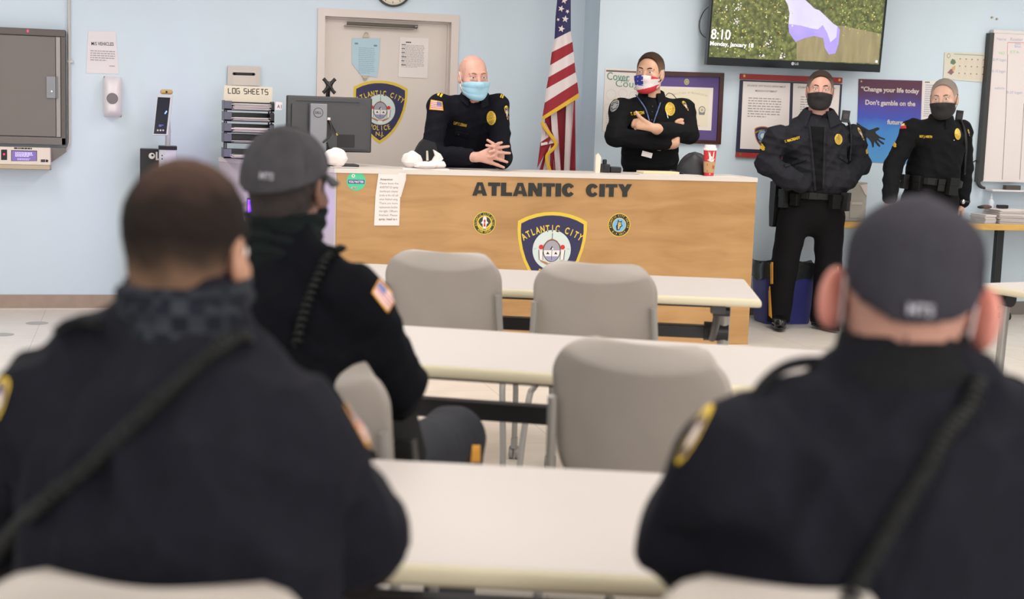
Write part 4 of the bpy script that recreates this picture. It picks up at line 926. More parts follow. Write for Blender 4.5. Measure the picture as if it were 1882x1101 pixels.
for nm, rgb, n, box in (('screen_spark_pink', (196, 184, 188), 46, ((1310, 1460), (8, 112))), ('screen_spark_gold', (180, 148, 78), 60, ((1312, 1455), (0, 95))), ('screen_leaf_light', (160, 166, 92), 120, ((1306, 1460), (-20, 103))), ('screen_leaf_light', (160, 166, 92), 90, ((1545, 1620), (-20, 66))), ('screen_spark_gold', (180, 148, 78), 16, ((1520, 1618), (-10, 40))), ('screen_leaf_dark', (74, 84, 40), 120, ((1306, 1448), (-20, 100)))):
    m = scr(nm, rgb)
    for _ in range(n):
        cx, cy = rnd.uniform(*box[0]), rnd.uniform(*box[1]); c = P.uv(cx, cy); R = rnd.uniform(.002, .007)
        if not (s0[0] + .01 < c[0] < s1[0] - .01 and s0[1] + .01 < c[1] < .79): continue
        if 1440 < cx < 1462 and cy > 55: continue
        P.poly([(c[0] + R * rnd.uniform(.5, 1.2) * math.cos(t), c[1] + R * rnd.uniform(.5, 1.2) * math.sin(t)) for t in np.linspace(0, 2 * math.pi, 9)[:-1]], m, 4 + _ % 2)
SW = scr('screen_white', (250, 246, 250))
for nx, ny in ((1412, 80), (1402, 104), (1436, 103), (1352, 38), (1356, 14)):
    for _ in range(14):
        c = P.uv(nx + rnd.gauss(0, 3.5), ny + rnd.gauss(0, 3.5)); 
        if c[1] < s0[1] + .012: continue
        P.circ(c, rnd.uniform(.003, .006), scr('screen_spark_pink', (196, 184, 188)), 6, n=7)
P.ptext('8:10', 1306, 71, 1341.5, 73, 18, SW, 7, .008); P.ptext('Monday, January 18', 1304.5, 83, 1384, 87.5, 7.5, SW, 7, .008)
e = P.uv(1610.5, 113); P.rect(e[0] - .008, e[1] - .008, e[0] + .008, e[1] + .008, SW, 7)
P.build('screen', tv)
P = Panel(P.P - N * .0002, N, (1, 0, 0), t=.001); c = P.uv(1457, 117); P.circ(c, .012, mat('logo_grey', (190, 186, 190), .4), 1); P.text('LG', (c[0] + .017, c[1] - .008), .017, mat('logo_grey'), 1, 'l', .03); P.build('logo', tv)
q = MB(); q.tube([ony(1303, 12, YR - .12), ony(1293, 22, YR - .06), ony(1286, 40, YR - .03), ony(1287, 58, YR - .03), ony(1295, 68, YR - .06), ony(1301, 68, YR - .12)], .0035, BLACKP, 8, 6); q.build('cable', tv, smooth=60)
q = MB(); q.span((P.P[0] + TW * .3, tvy - .02, P.P[2] + .3), (P.P[0] + TW * .7, YR, P.P[2] + .6), BLACKP); q.build('wall_mount', tv)

# ------------------------------------------------------------------ whiteboard
wb = empty('whiteboard', ony(1870, 345, YR), 'white board in a black edged frame on the wall at far right', 'whiteboard')
yw = YR - .03; P = Panel(ony(1797, 336, yw), t=.0); z0 = P.uv(1830, 331)[1]; z1 = P.uv(1823, 61)[1]; xL = P.uv(1806, 200)[0] + .0; xl0 = 0.0
P.t = .025; xL = P.uv(1805, 333)[0]; xo = P.uv(1797, 333)[0]; WR = xL + 1.6
P.slab([(xL, z0), (WR, z0), (WR, z1), (xL, z1)], mat('board_white', (232, 220, 218), .25))
BKI = mat('marker_black', (130, 126, 130), .6); BUI = mat('marker_blue', (150, 166, 200), .6); GNI = mat('marker_green', (150, 206, 140), .6); RDI = mat('marker_red', (220, 150, 146), .6)
for a, b, m in (((1852, 100), (1851, 130), BKI), ((1851, 130), (1849, 200), BKI), ((1849, 200), (1842, 330), BKI), ((1882, 190), (1874, 330), BKI), ((1852, 78), (1851, 100), RDI), ((1852, 78), (1900, 79), RDI)): P.stroke(P.uv(*a), P.uv(*b), .005, m, 1)
for s_, x0, y0, x1, h, m in (('Name', 1832, 74, 1849, 5, BUI), ('Roster', 1857, 75, 1880, 6, BUI), ('NO', 1836, 100, 1846, 5, GNI), ('ETA', 1857, 98, 1873, 5, GNI), ('B-M logan', 1825, 112, 1849, 5, BUI), ('B-10 logan', 1823, 133, 1848, 5, BUI), ('B-20 logan', 1850, 172, 1878, 5, BUI), ('vehicle', 1828, 164, 1846, 5, BUI), ('Alpha', 1865, 82, 1876, 4, BUI), ('Beta', 1865, 87, 1876, 4, BUI)): P.ptext(s_, x0, y0, x1, y0 + .6, h, m, 1, -.005)
P.build('board', wb)
q = MB(); zz0 = P.P[2] + z0; zz1 = P.P[2] + z1; X = P.P[0]
q.prism([(X + xo, yw - .03, zz0 - .02), (X + xL + .004, yw - .035, zz0 - .005), (X + xL + .004, yw - .035, zz1), (X + xo + .01, yw - .03, zz1)], (0, .055, 0), mat('board_edge', (52, 52, 50), .45))
q.tube([(X + xo + .014, yw - .012, zz0 + .02), (X + xo + .012, yw - .012, zz0 - .02), (X + xo + .03, yw - .016, zz0 - .05), (X + xo + .07, yw - .03, zz0 - .066)], [.018, .018, .014, .009], mat('board_edge'), 10, 5); q.build('side_rail', wb, bevel=.008)
q = MB(); q.span((X + xL, yw - .03, zz1), (X + WR, yw + .02, zz1 + .028), mat('rail_white', (226, 220, 220), .35)); q.build('rail', wb, bevel=.006); q = MB(); q.span((X + xL, yw - .03, zz0 - .015), (X + WR, yw + .02, zz0), mat('rail_white')); q.build('rail', wb, bevel=.006)
q = MB(); q.span((X + xL + .05, yw - .10, zz0 - .085), (X + WR, yw + .025, zz0 - .07), mat('rail_white')); q.build('pen_tray', wb, bevel=.004)
a = ony(1845, 350, yw - .06); zt_ = zz0 - .07
q = MB(); q.span((a[0], yw - .09, zt_), (a[0] + .13, yw - .04, zt_ + .035), mat('felt_grey', (82, 78, 76), .9)); tag(q.build('board_eraser', bevel=.004), 'dark grey felt eraser on the whiteboard tray', 'eraser')
q = MB(); q.tube([ony(1779, 300, YR - .006), ony(1790, 297, YR - .006), ony(1800, 291, YR - .006)], .004, BLACKP, 8); tag(q.build('wall_cable', smooth=60), 'short black cable on the wall left of the whiteboard', 'cable')
for k, (x, y) in enumerate(((1822.5, 32), (1831.5, 35))):
    c = ony(x, y, YR); q = MB(); q.cyl(c, c + np.array((0, -.012, 0)), .008, mat('anchor_tan', (180, 160, 140), .7), 12); tag(q.build('wall_anchor'), 'small tan plug in the wall above the whiteboard', 'wall plug', 'wall plugs above the whiteboard')

# ------------------------------------------------------------------ side desk with papers
DZ_ = .752; dy0 = onz(1700, 410, DZ_)[1]; dy1 = YR - .012; dxl = onz(1546, 409, DZ_)[0]; dxr = 7.6
sk = empty('side_desk', ((dxl + dxr) / 2, (dy0 + dy1) / 2, 0), 'grey topped side desk with a wooden edge along the right wall', 'desk')
q = MB(); q.span((dxl, dy0 + .012, DZ_ - .03), (dxr, dy1, DZ_), mat('desk_grey', (150, 146, 142), .5)); q.build('desk_top', sk)
q = MB(); q.span((dxl - .004, dy0, DZ_ - .047), (dxr, dy0 + .014, DZ_ + .0005), wood_mat('desk_oak', (222, 176, 96), (196, 146, 70))); q.span((dxl - .004, dy0 + .014, DZ_ - .047), (dxl + .01, dy1, DZ_ + .0005), mat('desk_oak')); q.build('edge_strip', sk, bevel=.004)
for px in (1831, 1618):
    lx = ony(px, 500, (dy0 + dy1) / 2)[0]; q = MB(); ym_ = (dy0 + dy1) / 2
    q.span((lx - .03, ym_ - .025, .05), (lx + .03, ym_ + .025, DZ_ - .03), BLACKP); q.span((lx - .03, dy0 + .03, .02), (lx + .03, dy1 - .02, .065), BLACKP); q.cyl((lx - .03, dy0 + .035, .043), (lx + .03, dy0 + .035, .043), .03, BLACKP); q.cyl((lx, dy0 + .04, 0), (lx, dy0 + .04, .02), .015, BLACKP); q.cyl((lx, dy1 - .04, 0), (lx, dy1 - .04, .02), .015, BLACKP); q.span((lx - .02, dy0 + .06, DZ_ - .05), (lx + .02, dy1 - .03, DZ_ - .03), BLACKP); q.build('leg', sk, bevel=.004)
pa = onz(1792, 405, DZ_); pb_ = onz(1847, 405, DZ_); yy = dy0 + .06
paper_pile('paper_stack', pa[0] + .02, yy, pb_[0] + .0, yy + .24, DZ_, 26, 'tall ragged stack of white papers on the side desk', 'papers', dz=.0040, jit=.010)
paper_pile('paper_stack', pa[0] - .10, yy + .01, pa[0] + .012 - .02, yy + .22, DZ_, 14, 'shorter white paper stack left of the tall stack on the side desk', 'papers', dz=.0045, jit=.006)
paper_pile('paper_sheet', pb_[0] + .03, yy - .02, pb_[0] + .35, yy + .2, DZ_, 3, 'loose white sheets right of the tall paper stack on the side desk', 'papers', dz=.004)
zt_ = DZ_ + 26 * .004
c = np.array((ony(1812, 375, yy + .1)[0], yy + .10, zt_ + .002)); q = MB(); q.ball(c + (0, 0, .014), (.05, .04, .016), mat('keys_brown', (104, 84, 74), .4, .4), 14); q.ball(c + (-.04, .0, .010), (.03, .03, .012), BLACKP, 12); q.ball(c + (.035, .02, .012), (.025, .02, .014), CHROME, 12); tag(q.build('key_bunch', smooth=40), 'bunch of keys lying on top of the tall paper stack', 'keys')
c = np.array((ony(1823, 372, yy + .19)[0], yy + .20, zt_ + .001)); q = MB(); q.lathe([(0, 0), (.022, 0), (.024, .004), (.024, .05), (.012, .066), (.008, .07), (.008, .085), (.004, .088), (.003, .11), (0, .11)], c, mat('bottle_clear', (212, 218, 226), .15)); tag(q.build('squeeze_bottle', smooth=40), 'small clear squeeze bottle standing on the paper stack', 'bottle')
c = ony(1838, 378, yy + .16); q = MB(); q.box((c[0] + .02, yy + .16, zt_ + .016), (.08, .05, .026), BLACKP); tag(q.build('black_pouch', bevel=.005), 'small black pouch at the right of the tall paper stack', 'pouch')
# beige box with a sheet behind the jacketed sergeant
a = onz(1556, 408, DZ_); b = onz(1591, 408, DZ_); yy2 = dy0 + .10; xa, xb = ony(1545, 380, yy2)[0], ony(1592, 380, yy2)[0]; zt2 = ony(1570, 335, yy2)[2]
q = MB(); BX = mat('printer_beige', (190, 182, 172), .5); q.span((xa, yy2, DZ_), (xb, yy2 + .24, zt2), BX); q.span((xa + .08, yy2 - .012, DZ_ + .12), (xb - .04, yy2, DZ_ + .14), mat('printer_light', (210, 202, 190), .5)); q.span((xa + .075, yy2 - .006, DZ_ + .02), (xb - .03, yy2, DZ_ + .15), BX)
ob = q.build('desk_printer', bevel=.006); tag(ob, 'beige box shaped printer on the side desk behind the jacketed sergeant', 'printer')
q = MB(); q.prism([ony(1581, 340, yy2 - .004), ony(1595, 338, yy2 - .004), ony(1593.5, 360, yy2 - .004), ony(1590, 357, yy2 - .004)], (0, .002, 0), WHITE); q.build('paper_output', ob)

# ------------------------------------------------------------------ waste bin
c0 = onz(1440, 588, 0); bx = ony(1442, 560, 9.66); bc = np.array((bx[0] + .0, 9.70, 0)); q = MB()
wbx = (ony(1484, 585, 9.6) - ony(1400, 585, 9.6))[0]; hb = ony(1440, 485, 9.66)[2]; wt = (ony(1491, 490, 9.66) - ony(1394, 490, 9.66))[0]
bi = empty('waste_bin', bc, 'blue waste bin with a black liner behind the jacketed sergeant', 'bin')
BB = mat('bin_blue', (48, 50, 122), .45); D0, D1 = .24, .30
def ringr(w, d, z, n=36, wob=0): 
    out = []
    for t in np.linspace(0, 2 * math.pi, n + 1):
        ct_, st_ = math.cos(t), math.sin(t); r = (abs(ct_) ** 8 + abs(st_) ** 8) ** (-1 / 8)
        out.append(bc + np.array((r * ct_ * w / 2 * (1 + wob * .03 * math.sin(7 * t)), r * st_ * d / 2, z + wob * .012 * math.sin(5 * t + 1))))
    return out
q.grid([ringr(wbx * .02, D0 * .02, .004), ringr(wbx * .96, D0, .002), ringr(wbx, D0, .02), ringr(wt * .98, D1, hb - .03), ringr(wt * .93, D1 * .95, hb - .03), ringr(wbx * .9, D0 * .9, .03)], BB); q.build('bin_body', bi, smooth=40)
q = MB(); q.grid([ringr(wt * .88, D1 * .88, hb - .20), ringr(wt * .93, D1 * .95, hb - .02), ringr(wt * 1.03, D1 * 1.03, hb + .012, wob=1), ringr(wt * 1.07, D1 * 1.06, hb - .03, wob=1), ringr(wt * 1.03, D1 * 1.04, hb - .11, wob=1.5)], mat('liner_black', (34, 38, 38), .35, bump=(24, .5, .01))); q.build('bin_liner', bi, smooth=60)

# ------------------------------------------------------------------ floor spots
for i, ((x, y), r) in enumerate((((68, 594), .055), ((5, 615), .055))):
    c = onz(x, y, 0); Rx_ = abs(onz(x + 21, y, 0)[0] - c[0]); P = Panel((c[0], c[1], .0002), (0, 0, 1), (1, 0, 0), t=.0006); P.circ((0, 0), Rx_, mat('spot_grey', (170, 166, 160), .5), 0)
    tag(P.build('floor_spot'), ('grey round floor marker nearer the back wall' if i == 0 else 'grey round floor marker at the left edge of the photo'), 'floor marker')
# purple lamp near the counter wing
q = MB(); c = ony(459, 396, 9.25); q.span((c[0] - .012, c[1] - .01, c[2] - .10), (c[0] + .012, c[1] + .01, c[2] + .10), mat('violet_lamp', (120, 50, 255), .4, emit=4)); q.span((c[0] - .018, c[1] + .0, .0), (c[0] + .018, c[1] + .025, c[2] + .11), BLACKP); q.span((c[0] - .09, c[1] - .07, 0), (c[0] + .09, c[1] + .09, .015), BLACKP)
tag(q.build('violet_lamp', bevel=.003), 'violet light strip on a black stand beside the counter wing', 'lamp')
ld = bpy.data.lights.new('violet_glow', 'POINT'); ld.energy = 7; ld.color = (.42, .22, 1); ld.shadow_soft_size = .08; lo = bpy.data.objects.new('violet_glow', ld); lo.location = c + np.array((-.06, -.06, .05)); COL.objects.link(lo)

# ------------------------------------------------------------------ folding tables
def make_table(center, ang, L, Dp, label, corner=False):
    t = empty('folding_table', (center[0], center[1], 0), label, 'table', None, ang)
    M = wm(t); H_ = .74; E_ = .036
    def B(q, name, par=t, **k):
        o = q.build(name, None, M=M.copy(), **k); o.parent = par; o.matrix_parent_inverse = wm(par).inverted(); return o
    q = MB(); q.span((-L / 2 + .012, -Dp / 2 + .012, H_ - .03), (L / 2 - .012, Dp / 2 - .012, H_), LAMTOP); B(q, 'table_top')
    q = MB(); A = [(-L / 2, -Dp / 2), (L / 2, -Dp / 2), (L / 2, Dp / 2), (-L / 2, Dp / 2)]
    prof = [(.0125, -.0005), (.006, -.003), (.001, -.012), (0, -.022), (.002, -.032), (.012, -E_)]; G = []
    sg = [(1, 1), (-1, 1), (-1, -1), (1, -1), (1, 1)]
    for (dx, dz) in prof:
        row = []
        for k in range(5): a = A[k % 4]; s = sg[k % 4]; row.append((a[0] + s[0] * dx, a[1] + s[1] * dx, H_ + dz))
        G.append(row)
    q.grid(G, EDGEB); B(q, 'edge_band', smooth=60)
    q = MB(); q.span((-L / 2 + .16, -.30, H_ - .052), (L / 2 - .16, -.275, H_ - .03), BLACKP); q.span((-L / 2 + .16, .22, H_ - .055), (L / 2 - .16, .25, H_ - .03), BLACKP); B(q, 'under_rail')
    q = MB(); q.span((-L / 2 + .2, -.03, .515), (L / 2 - .2, .03, .57), BLACKP); B(q, 'cross_bar', bevel=.004)
    if corner:      # this one stands with its legs at the ends
        for x, y in ((-L / 2 + .14, .30), (-L / 2 + .10, -.02), (L / 2 - .14, .30), (L / 2 - .10, -.02)):
            q = MB(); q.tube([(x, y, H_ - .075), (x - .012, y, .35), (x - .02, y, .03)], .021, GREYM, 14); lg = B(q, 'leg', smooth=40)
            q = MB(); q.cyl((x, y - .03, H_ - .07 - (.09 if y < .1 else 0)), (x, y + .03, H_ - .07 - (.09 if y < .1 else 0)), .036, BLACKP); B(q, 'leg_hub', lg, smooth=40)
            q = MB(); q.cyl((x - .02, y, 0), (x - .02, y, .03), .026, BLACKP); B(q, 'foot', lg, smooth=40)
        return t
    for s in (-1, 1):
        x = s * (L / 2 - .17); q = MB()
        q.tube([(x + s * .05, -.02, H_ - .05), (x + s * .05, 0, .54), (x + s * .05, .0, .09)], .026, GREYM, 14); q.span((x + s * .05 - .022, -Dp / 2 + .05, .055), (x + s * .05 + .022, Dp / 2 - .05, .095), GREYM)
        lg = B(q, 'leg', smooth=40, bevel=.004)
        q = MB()
        for y in (-Dp / 2 + .07, Dp / 2 - .07):
            for dx in (-.014, .014): q.cyl((x + s * .05 + dx - .008, y, .028), (x + s * .05 + dx + .008, y, .028), .028, BLACKP, 20)
            q.cyl((x + s * .05, y, .03), (x + s * .05, y, .058), .01, BLACKP, 12)
        B(q, 'caster', lg, smooth=40)
        q = MB(); q.span((x - .03, -.32, H_ - .075), (x + .03, -.25, H_ - .03), DARKG); q.tube([(x, -.28, H_ - .07), (x, -.2, .60), (x, -.04, .52)], .017, DARKG, 10, 4); q.cyl((x - .035, -.0, .545), (x + s * .02 + .05, -.0, .545), .042, BLACKP); q.cyl((x - .02, -.28, H_ - .07), (x + .05, -.28, H_ - .07), .02, BLACKP); B(q, 'fold_hinge', smooth=40)
    return t
def tcenter(FR, u, n, L, Dp): FR = np.array(FR); return FR - np.array(u) * L / 2 + np.array(n) * Dp / 2
u, n = (.9485, -.317), (.317, .9485); make_table(tcenter((2.485, 5.43), u, n, 1.83, .755), math.atan2(u[1], u[0]), 1.83, .755, 'first white folding table, nearest the wooden counter')
u, n = np.array((.909, -.416)), np.array((.416, .909)); RB = onz(1590, 648.5, .74)[:2]; make_table(RB - u * .915 - n * .365, math.atan2(u[1], u[0]), 1.83, .73, 'white folding table in the middle row, behind the empty near chair')
u, n = np.array((.951, -.31)), np.array((.31, .951)); MBk = np.array((.785, 2.835)); make_table(MBk - n * .35, math.atan2(u[1], u[0]), 1.75, .70, 'nearest white folding table, between the two seated officers in front')
u, n = np.array((.972, .235)), np.array((-.235, .972)); BL_ = onz(1790, 520.5, .74)[:2]; make_table(BL_ + u * .915 - n * .375, math.atan2(u[1], u[0]), 1.83, .75, 'white folding table at the right edge of the photo', True)

# ------------------------------------------------------------------ chairs
def chair_parts():
    t = empty('stacking_chair', (0, 0, 0)); W = .235; parts = []
    def back(u, v):
        z = .50 + .412 * v; r = .105; dz = max(0, r - (.912 - z)); rb = .12; db = max(0, rb - (z - .50)); w = W
        if dz > 0: w = W - r + math.sqrt(max(0, r * r - dz * dz))
        if db > 0: w = W - rb + math.sqrt(max(0, rb * rb - db * db))
        x = u * w; y = -.205 - .10 * v + .035 * (u * u) + .050 * max(0, (v - (.93 - .10 * (1 - u * u))) / (.07 + .10 * (1 - u * u))) ** 1.3 + .012 * (1 - u * u) * math.sin(v * 3)
        return (x, y, z)
    q = MB(); q.grid([[back(u, v) for u in np.linspace(-1, 1, 25)] for v in np.r_[np.linspace(0, .3, 10), np.linspace(.34, .7, 8), np.linspace(.73, 1, 26)]], GREYP); q.build('backrest', t, origin=(0, 0, 0), smooth=60, solid=.012)
    def seat(u, v):
        r = .09; yy = -.21 + .43 * v; d = max(0, r - (v * .43), r - ((1 - v) * .43)); w = .225 - (r - math.sqrt(max(0, r * r - d * d)) if d > 0 else 0)
        return (u * w, yy, .452 - .018 * (1 - u * u) + .012 * v - .03 * max(0, (v - .8) / .2) ** 2)
    q = MB(); q.grid([[seat(u, v) for u in np.linspace(-1, 1, 17)] for v in np.linspace(0, 1, 24)], GREYP); q.build('seat', t, origin=(0, 0, 0), smooth=60, solid=.016)
    for s in (-1, 1):
        q = MB(); q.tube([(s * .226, -.268, .76), (s * .232, -.252, .66), (s * .238, -.235, .54), (s * .238, -.215, .43)], .0125, GREYM, 12, 4); q.build('back_post', t, origin=(0, 0, 0), smooth=60)
        q = MB(); q.tube([(s * .15, -.02, .415), (s * .225, -.06, .415), (s * .238, -.16, .405), (s * .245, -.215, .37), (s * .262, -.25, .16), (s * .268, -.265, .012)], .0125, GREYM, 12, 5); q.cyl((s * .268, -.265, 0), (s * .268, -.265, .03), .016, DARKG); q.build('leg', t, origin=(0, 0, 0), smooth=60)
        q = MB(); q.tube([(s * .15, .02, .415), (s * .215, .08, .41), (s * .222, .17, .34), (s * .222, .185, .09)], .012, GREYM, 12, 5); l = q.build('leg', t, origin=(0, 0, 0), smooth=60)
        q = MB()
        for dx in (-.013, .013): q.cyl((s * .222 + dx - .008, .20, .028), (s * .222 + dx + .008, .20, .028), .028, GREYM, 20)
        q.span((s * .222 - .012, .17, .05), (s * .222 + .012, .20, .095), GREYM); q.build('caster', l, origin=(0, 0, 0), smooth=40)
    q = MB(); q.span((-.17, -.10, .40), (.17, .10, .425), GREYM); q.build('seat_bracket', t, origin=(0, 0, 0), bevel=.006)
    return t
def copy_tree(o, p=None):
    c = o.copy(); COL.objects.link(c)
    if p is not None: c.parent = p
    for ch in list(o.children): copy_tree(ch, c)
    return c
chair0 = chair_parts(); first = True
def place_chair(x, y, ang, label):
    global first
    o = chair0 if first else copy_tree(chair0); first = False
    o.matrix_basis = Matrix.Translation((x, y, 0)) @ Matrix.Rotation(ang, 4, 'Z')
    tag(o, label, 'chair', 'grey stacking chairs at the tables')
def chair_at(back_xy, deg, label):
    a = math.radians(deg); f = np.array((-math.sin(a), math.cos(a))); p = np.array(back_xy) + f * .31; place_chair(p[0], p[1], a, label)

# ================================================================== people: signed distance modelling
class Sdf:
    def __init__(s): s.p = []; s.wr = None
    def cone(s, a, b, ra, rb=None, k=.02, n=None, f=1.0, op='+'):
        s.p.append(('c', np.array(a, float), np.array(b, float), ra, ra if rb is None else rb, None if n is None else norm(n), f, k, op)); return s
    def ell(s, c, r, R=None, k=.02, op='+'):
        s.p.append(('e', np.array(c, float), np.array(r if not np.isscalar(r) else (r, r, r), float), np.eye(3) if R is None else np.array(R), 0, None, 1, k, op)); return s
    def plane(s, n, p, k=.002, op='&'):
        n = norm(n); s.p.append(('p', n, float(n @ np.array(p)), 0, 0, None, 1, k, op)); return s
    def d1(s, q, P):
        if q[0] == 'p': return P @ q[1] - q[2]
        if q[0] == 'e':
            L = (P - q[1]) @ q[3]; k0 = np.linalg.norm(L / q[2], axis=1); k1 = np.linalg.norm(L / q[2] ** 2, axis=1)
            return k0 * (k0 - 1) / (k1 + 1e-9)
        a, b, ra, rb, n, f = q[1:7]; ba = b - a; l2 = ba @ ba + 1e-12
        t = np.clip(((P - a) @ ba) / l2, 0, 1); r = ra + (rb - ra) * t; D = P - a - t[:, None] * ba
        if n is None: return np.linalg.norm(D, axis=1) - r
        dn = D @ n; Dp = D - dn[:, None] * n; k0 = np.sqrt((Dp ** 2).sum(1) + (dn / f) ** 2); g = np.sqrt((Dp ** 2).sum(1) + (dn / f ** 2) ** 2)
        return np.where(k0 > 1e-6, (k0 - r) * k0 / (g + 1e-9), -r * f)
    def ev(s, P, ids=None):
        d = None
        for i in (range(len(s.p)) if ids is None else ids):
            q = s.p[i]; e = s.d1(q, P); k = q[7]; op = q[8]
            if d is None:
                d = e if op == '+' else np.full(len(P), 1.0); continue
            if op == '+': h = np.clip(.5 + .5 * (d - e) / k, 0, 1); d = d * (1 - h) + e * h - k * h * (1 - h)
            elif op == '-': h = np.clip(.5 - .5 * (d + e) / k, 0, 1); d = d * (1 - h) - e * h + k * h * (1 - h)
            else: d = np.maximum(d, e)
        if s.wr is not None: d = d + s.wr(P)
        return d
    def bounds(s):
        lo, hi = np.full(3, 1e9), np.full(3, -1e9)
        for q in s.p:
            if q[8] != '+': continue
            if q[0] == 'e': r = q[2].max(); lo = np.minimum(lo, q[1] - r); hi = np.maximum(hi, q[1] + r)
            elif q[0] == 'c':
                r = max(q[3], q[4]); lo = np.minimum(lo, np.minimum(q[1], q[2]) - r); hi = np.maximum(hi, np.maximum(q[1], q[2]) + r)
        return lo, hi
    def mesh(s, vox=.006, pad=.03):
        lo, hi = s.bounds(); lo = lo - pad; hi = hi + pad; B = 12
        nb = np.ceil((hi - lo) / (vox * B)).astype(int); D = np.full(tuple(nb * B + 1), 1.0, np.float32)
        R = vox * B * .5 * math.sqrt(3); loc = np.stack(np.meshgrid(*[np.arange(B + 1)] * 3, indexing='ij'), -1).reshape(-1, 3)
        cen = np.stack(np.meshgrid(*[np.arange(n) for n in nb], indexing='ij'), -1).reshape(-1, 3); CW = lo + (cen + .5) * B * vox
        per = np.stack([s.d1(q, CW) for q in s.p], 1); ops = [q[8] for q in s.p]; tot = s.ev(CW)
        plus = np.array([o == '+' for o in ops]); mn = per[:, plus].min(1)
        for ci in np.nonzero((mn < R * 1.6 + .03) & (tot > -R * 2.2 - .03))[0]:
            ids = [i for i in range(len(s.p)) if (per[ci, i] < mn[ci] + 2 * R + .06 if ops[i] == '+' else (per[ci, i] < R * 1.5 + .04 if ops[i] == '-' else per[ci, i] > -R * 1.5 - .02))]
            c = cen[ci] * B; v = s.ev(lo + (c + loc) * vox, ids)
            D[c[0]:c[0] + B + 1, c[1]:c[1] + B + 1, c[2]:c[2] + B + 1] = v.reshape(B + 1, B + 1, B + 1)
        # blocks wholly inside stay solid
        for ci in np.nonzero(tot <= -R * 2.2 - .03)[0]:
            c = cen[ci] * B; D[c[0]:c[0] + B + 1, c[1]:c[1] + B + 1, c[2]:c[2] + B + 1] = np.minimum(D[c[0]:c[0] + B + 1, c[1]:c[1] + B + 1, c[2]:c[2] + B + 1], -.05)
        return surfnet(D, lo, vox)
    def trace(s, o, d, tmax=.6, it=48):
        o = np.atleast_2d(np.asarray(o, float)); d = np.broadcast_to(np.asarray(d, float), o.shape); t = np.zeros(len(o))
        for _ in range(it): t = np.clip(t + s.ev(o + d * t[:, None]) * .8, 0, tmax)
        return o + d * t[:, None]
    def grad(s, p, e=.004):
        p = np.array(p, float); E = np.eye(3) * e
        return norm(s.ev(p + E) - s.ev(p - E))
    def hit(s, px, py, dmin):
        r = ray(px, py); r = r / np.linalg.norm(r); p = s.trace(CAM + r * dmin, r, 3.0, 90)[0]
        if s.ev(p[None])[0] > .012:      # just off the outline: nearest point along the line of sight
            Q = CAM + r * np.linspace(dmin, dmin + 2.5, 400)[:, None]; p = Q[int(np.argmin(s.ev(Q)))]
        return p, s.grad(p, .008)

def surfnet(D, lo, vox):
    S = D < 0; C8 = [(i, j, k) for i in (0, 1) for j in (0, 1) for k in (0, 1)]; n = np.array(D.shape) - 1
    cnt = np.zeros(tuple(n), np.int8)
    for i, j, k in C8: cnt += S[i:i + n[0], j:j + n[1], k:k + n[2]]
    idx = np.argwhere((cnt > 0) & (cnt < 8)); vid = np.full(tuple(n), -1, np.int32); vid[tuple(idx.T)] = np.arange(len(idx))
    val = np.stack([D[idx[:, 0] + i, idx[:, 1] + j, idx[:, 2] + k] for i, j, k in C8], 1); acc = np.zeros((len(idx), 3)); m = np.zeros(len(idx))
    for a in range(8):
        for b in range(a + 1, 8):
            pa, pb = np.array(C8[a]), np.array(C8[b])
            if np.abs(pa - pb).sum() != 1: continue
            x = (val[:, a] < 0) != (val[:, b] < 0); t = np.where(x, val[:, a] / np.where(x, val[:, a] - val[:, b], 1), 0)
            acc += np.where(x[:, None], pa + t[:, None] * (pb - pa), 0); m += x
    V = lo + (idx + acc / m[:, None]) * vox; F = []
    for ax in range(3):
        b, c = [(1, 2), (2, 0), (0, 1)][ax]
        s0 = [slice(None)] * 3; s1 = [slice(None)] * 3; s0[ax] = slice(0, -1); s1[ax] = slice(1, None)
        A = S[tuple(s0)]; Bq = S[tuple(s1)]; e = np.argwhere(A != Bq); e = e[(e[:, b] > 0) & (e[:, c] > 0) & (e[:, b] < n[b]) & (e[:, c] < n[c])]
        ins = A[tuple(e.T)]
        def g(db, dc): q = e.copy(); q[:, b] -= db; q[:, c] -= dc; return vid[tuple(q.T)]
        Q = np.stack([g(1, 1), g(0, 1), g(0, 0), g(1, 0)], 1); Q[~ins] = Q[~ins][:, ::-1]; F.append(Q)
    return V, np.vstack(F)

def arr_obj(name, V, F, m, par=None, origin=None, smooth=True):
    if origin is None: origin = (V.min(0) + V.max(0)) / 2
    me = bpy.data.meshes.new(name); F = np.asarray(F, np.int32); V = np.asarray(V) - np.array(origin)
    me.vertices.add(len(V)); me.vertices.foreach_set('co', V.astype(np.float32).ravel()); me.loops.add(F.size); me.loops.foreach_set('vertex_index', F.ravel())
    me.polygons.add(len(F)); me.polygons.foreach_set('loop_start', np.arange(0, F.size, F.shape[1], dtype=np.int32)); me.polygons.foreach_set('use_smooth', np.ones(len(F), bool))
    me.update(calc_edges=True); me.validate()
    for x in (m if isinstance(m, list) else [m]): me.materials.append(x)
    o = bpy.data.objects.new(name, me); COL.objects.link(o); o.matrix_basis = Matrix.Translation(Vector([float(x) for x in origin]))
    if par is not None: o.parent = par; o.matrix_parent_inverse = wm(par).inverted()
    return o
def sdf_obj(name, S, m, par=None, vox=.006, origin=None):
    V, F = S.mesh(vox); return arr_obj(name, V, F, m, par, origin)

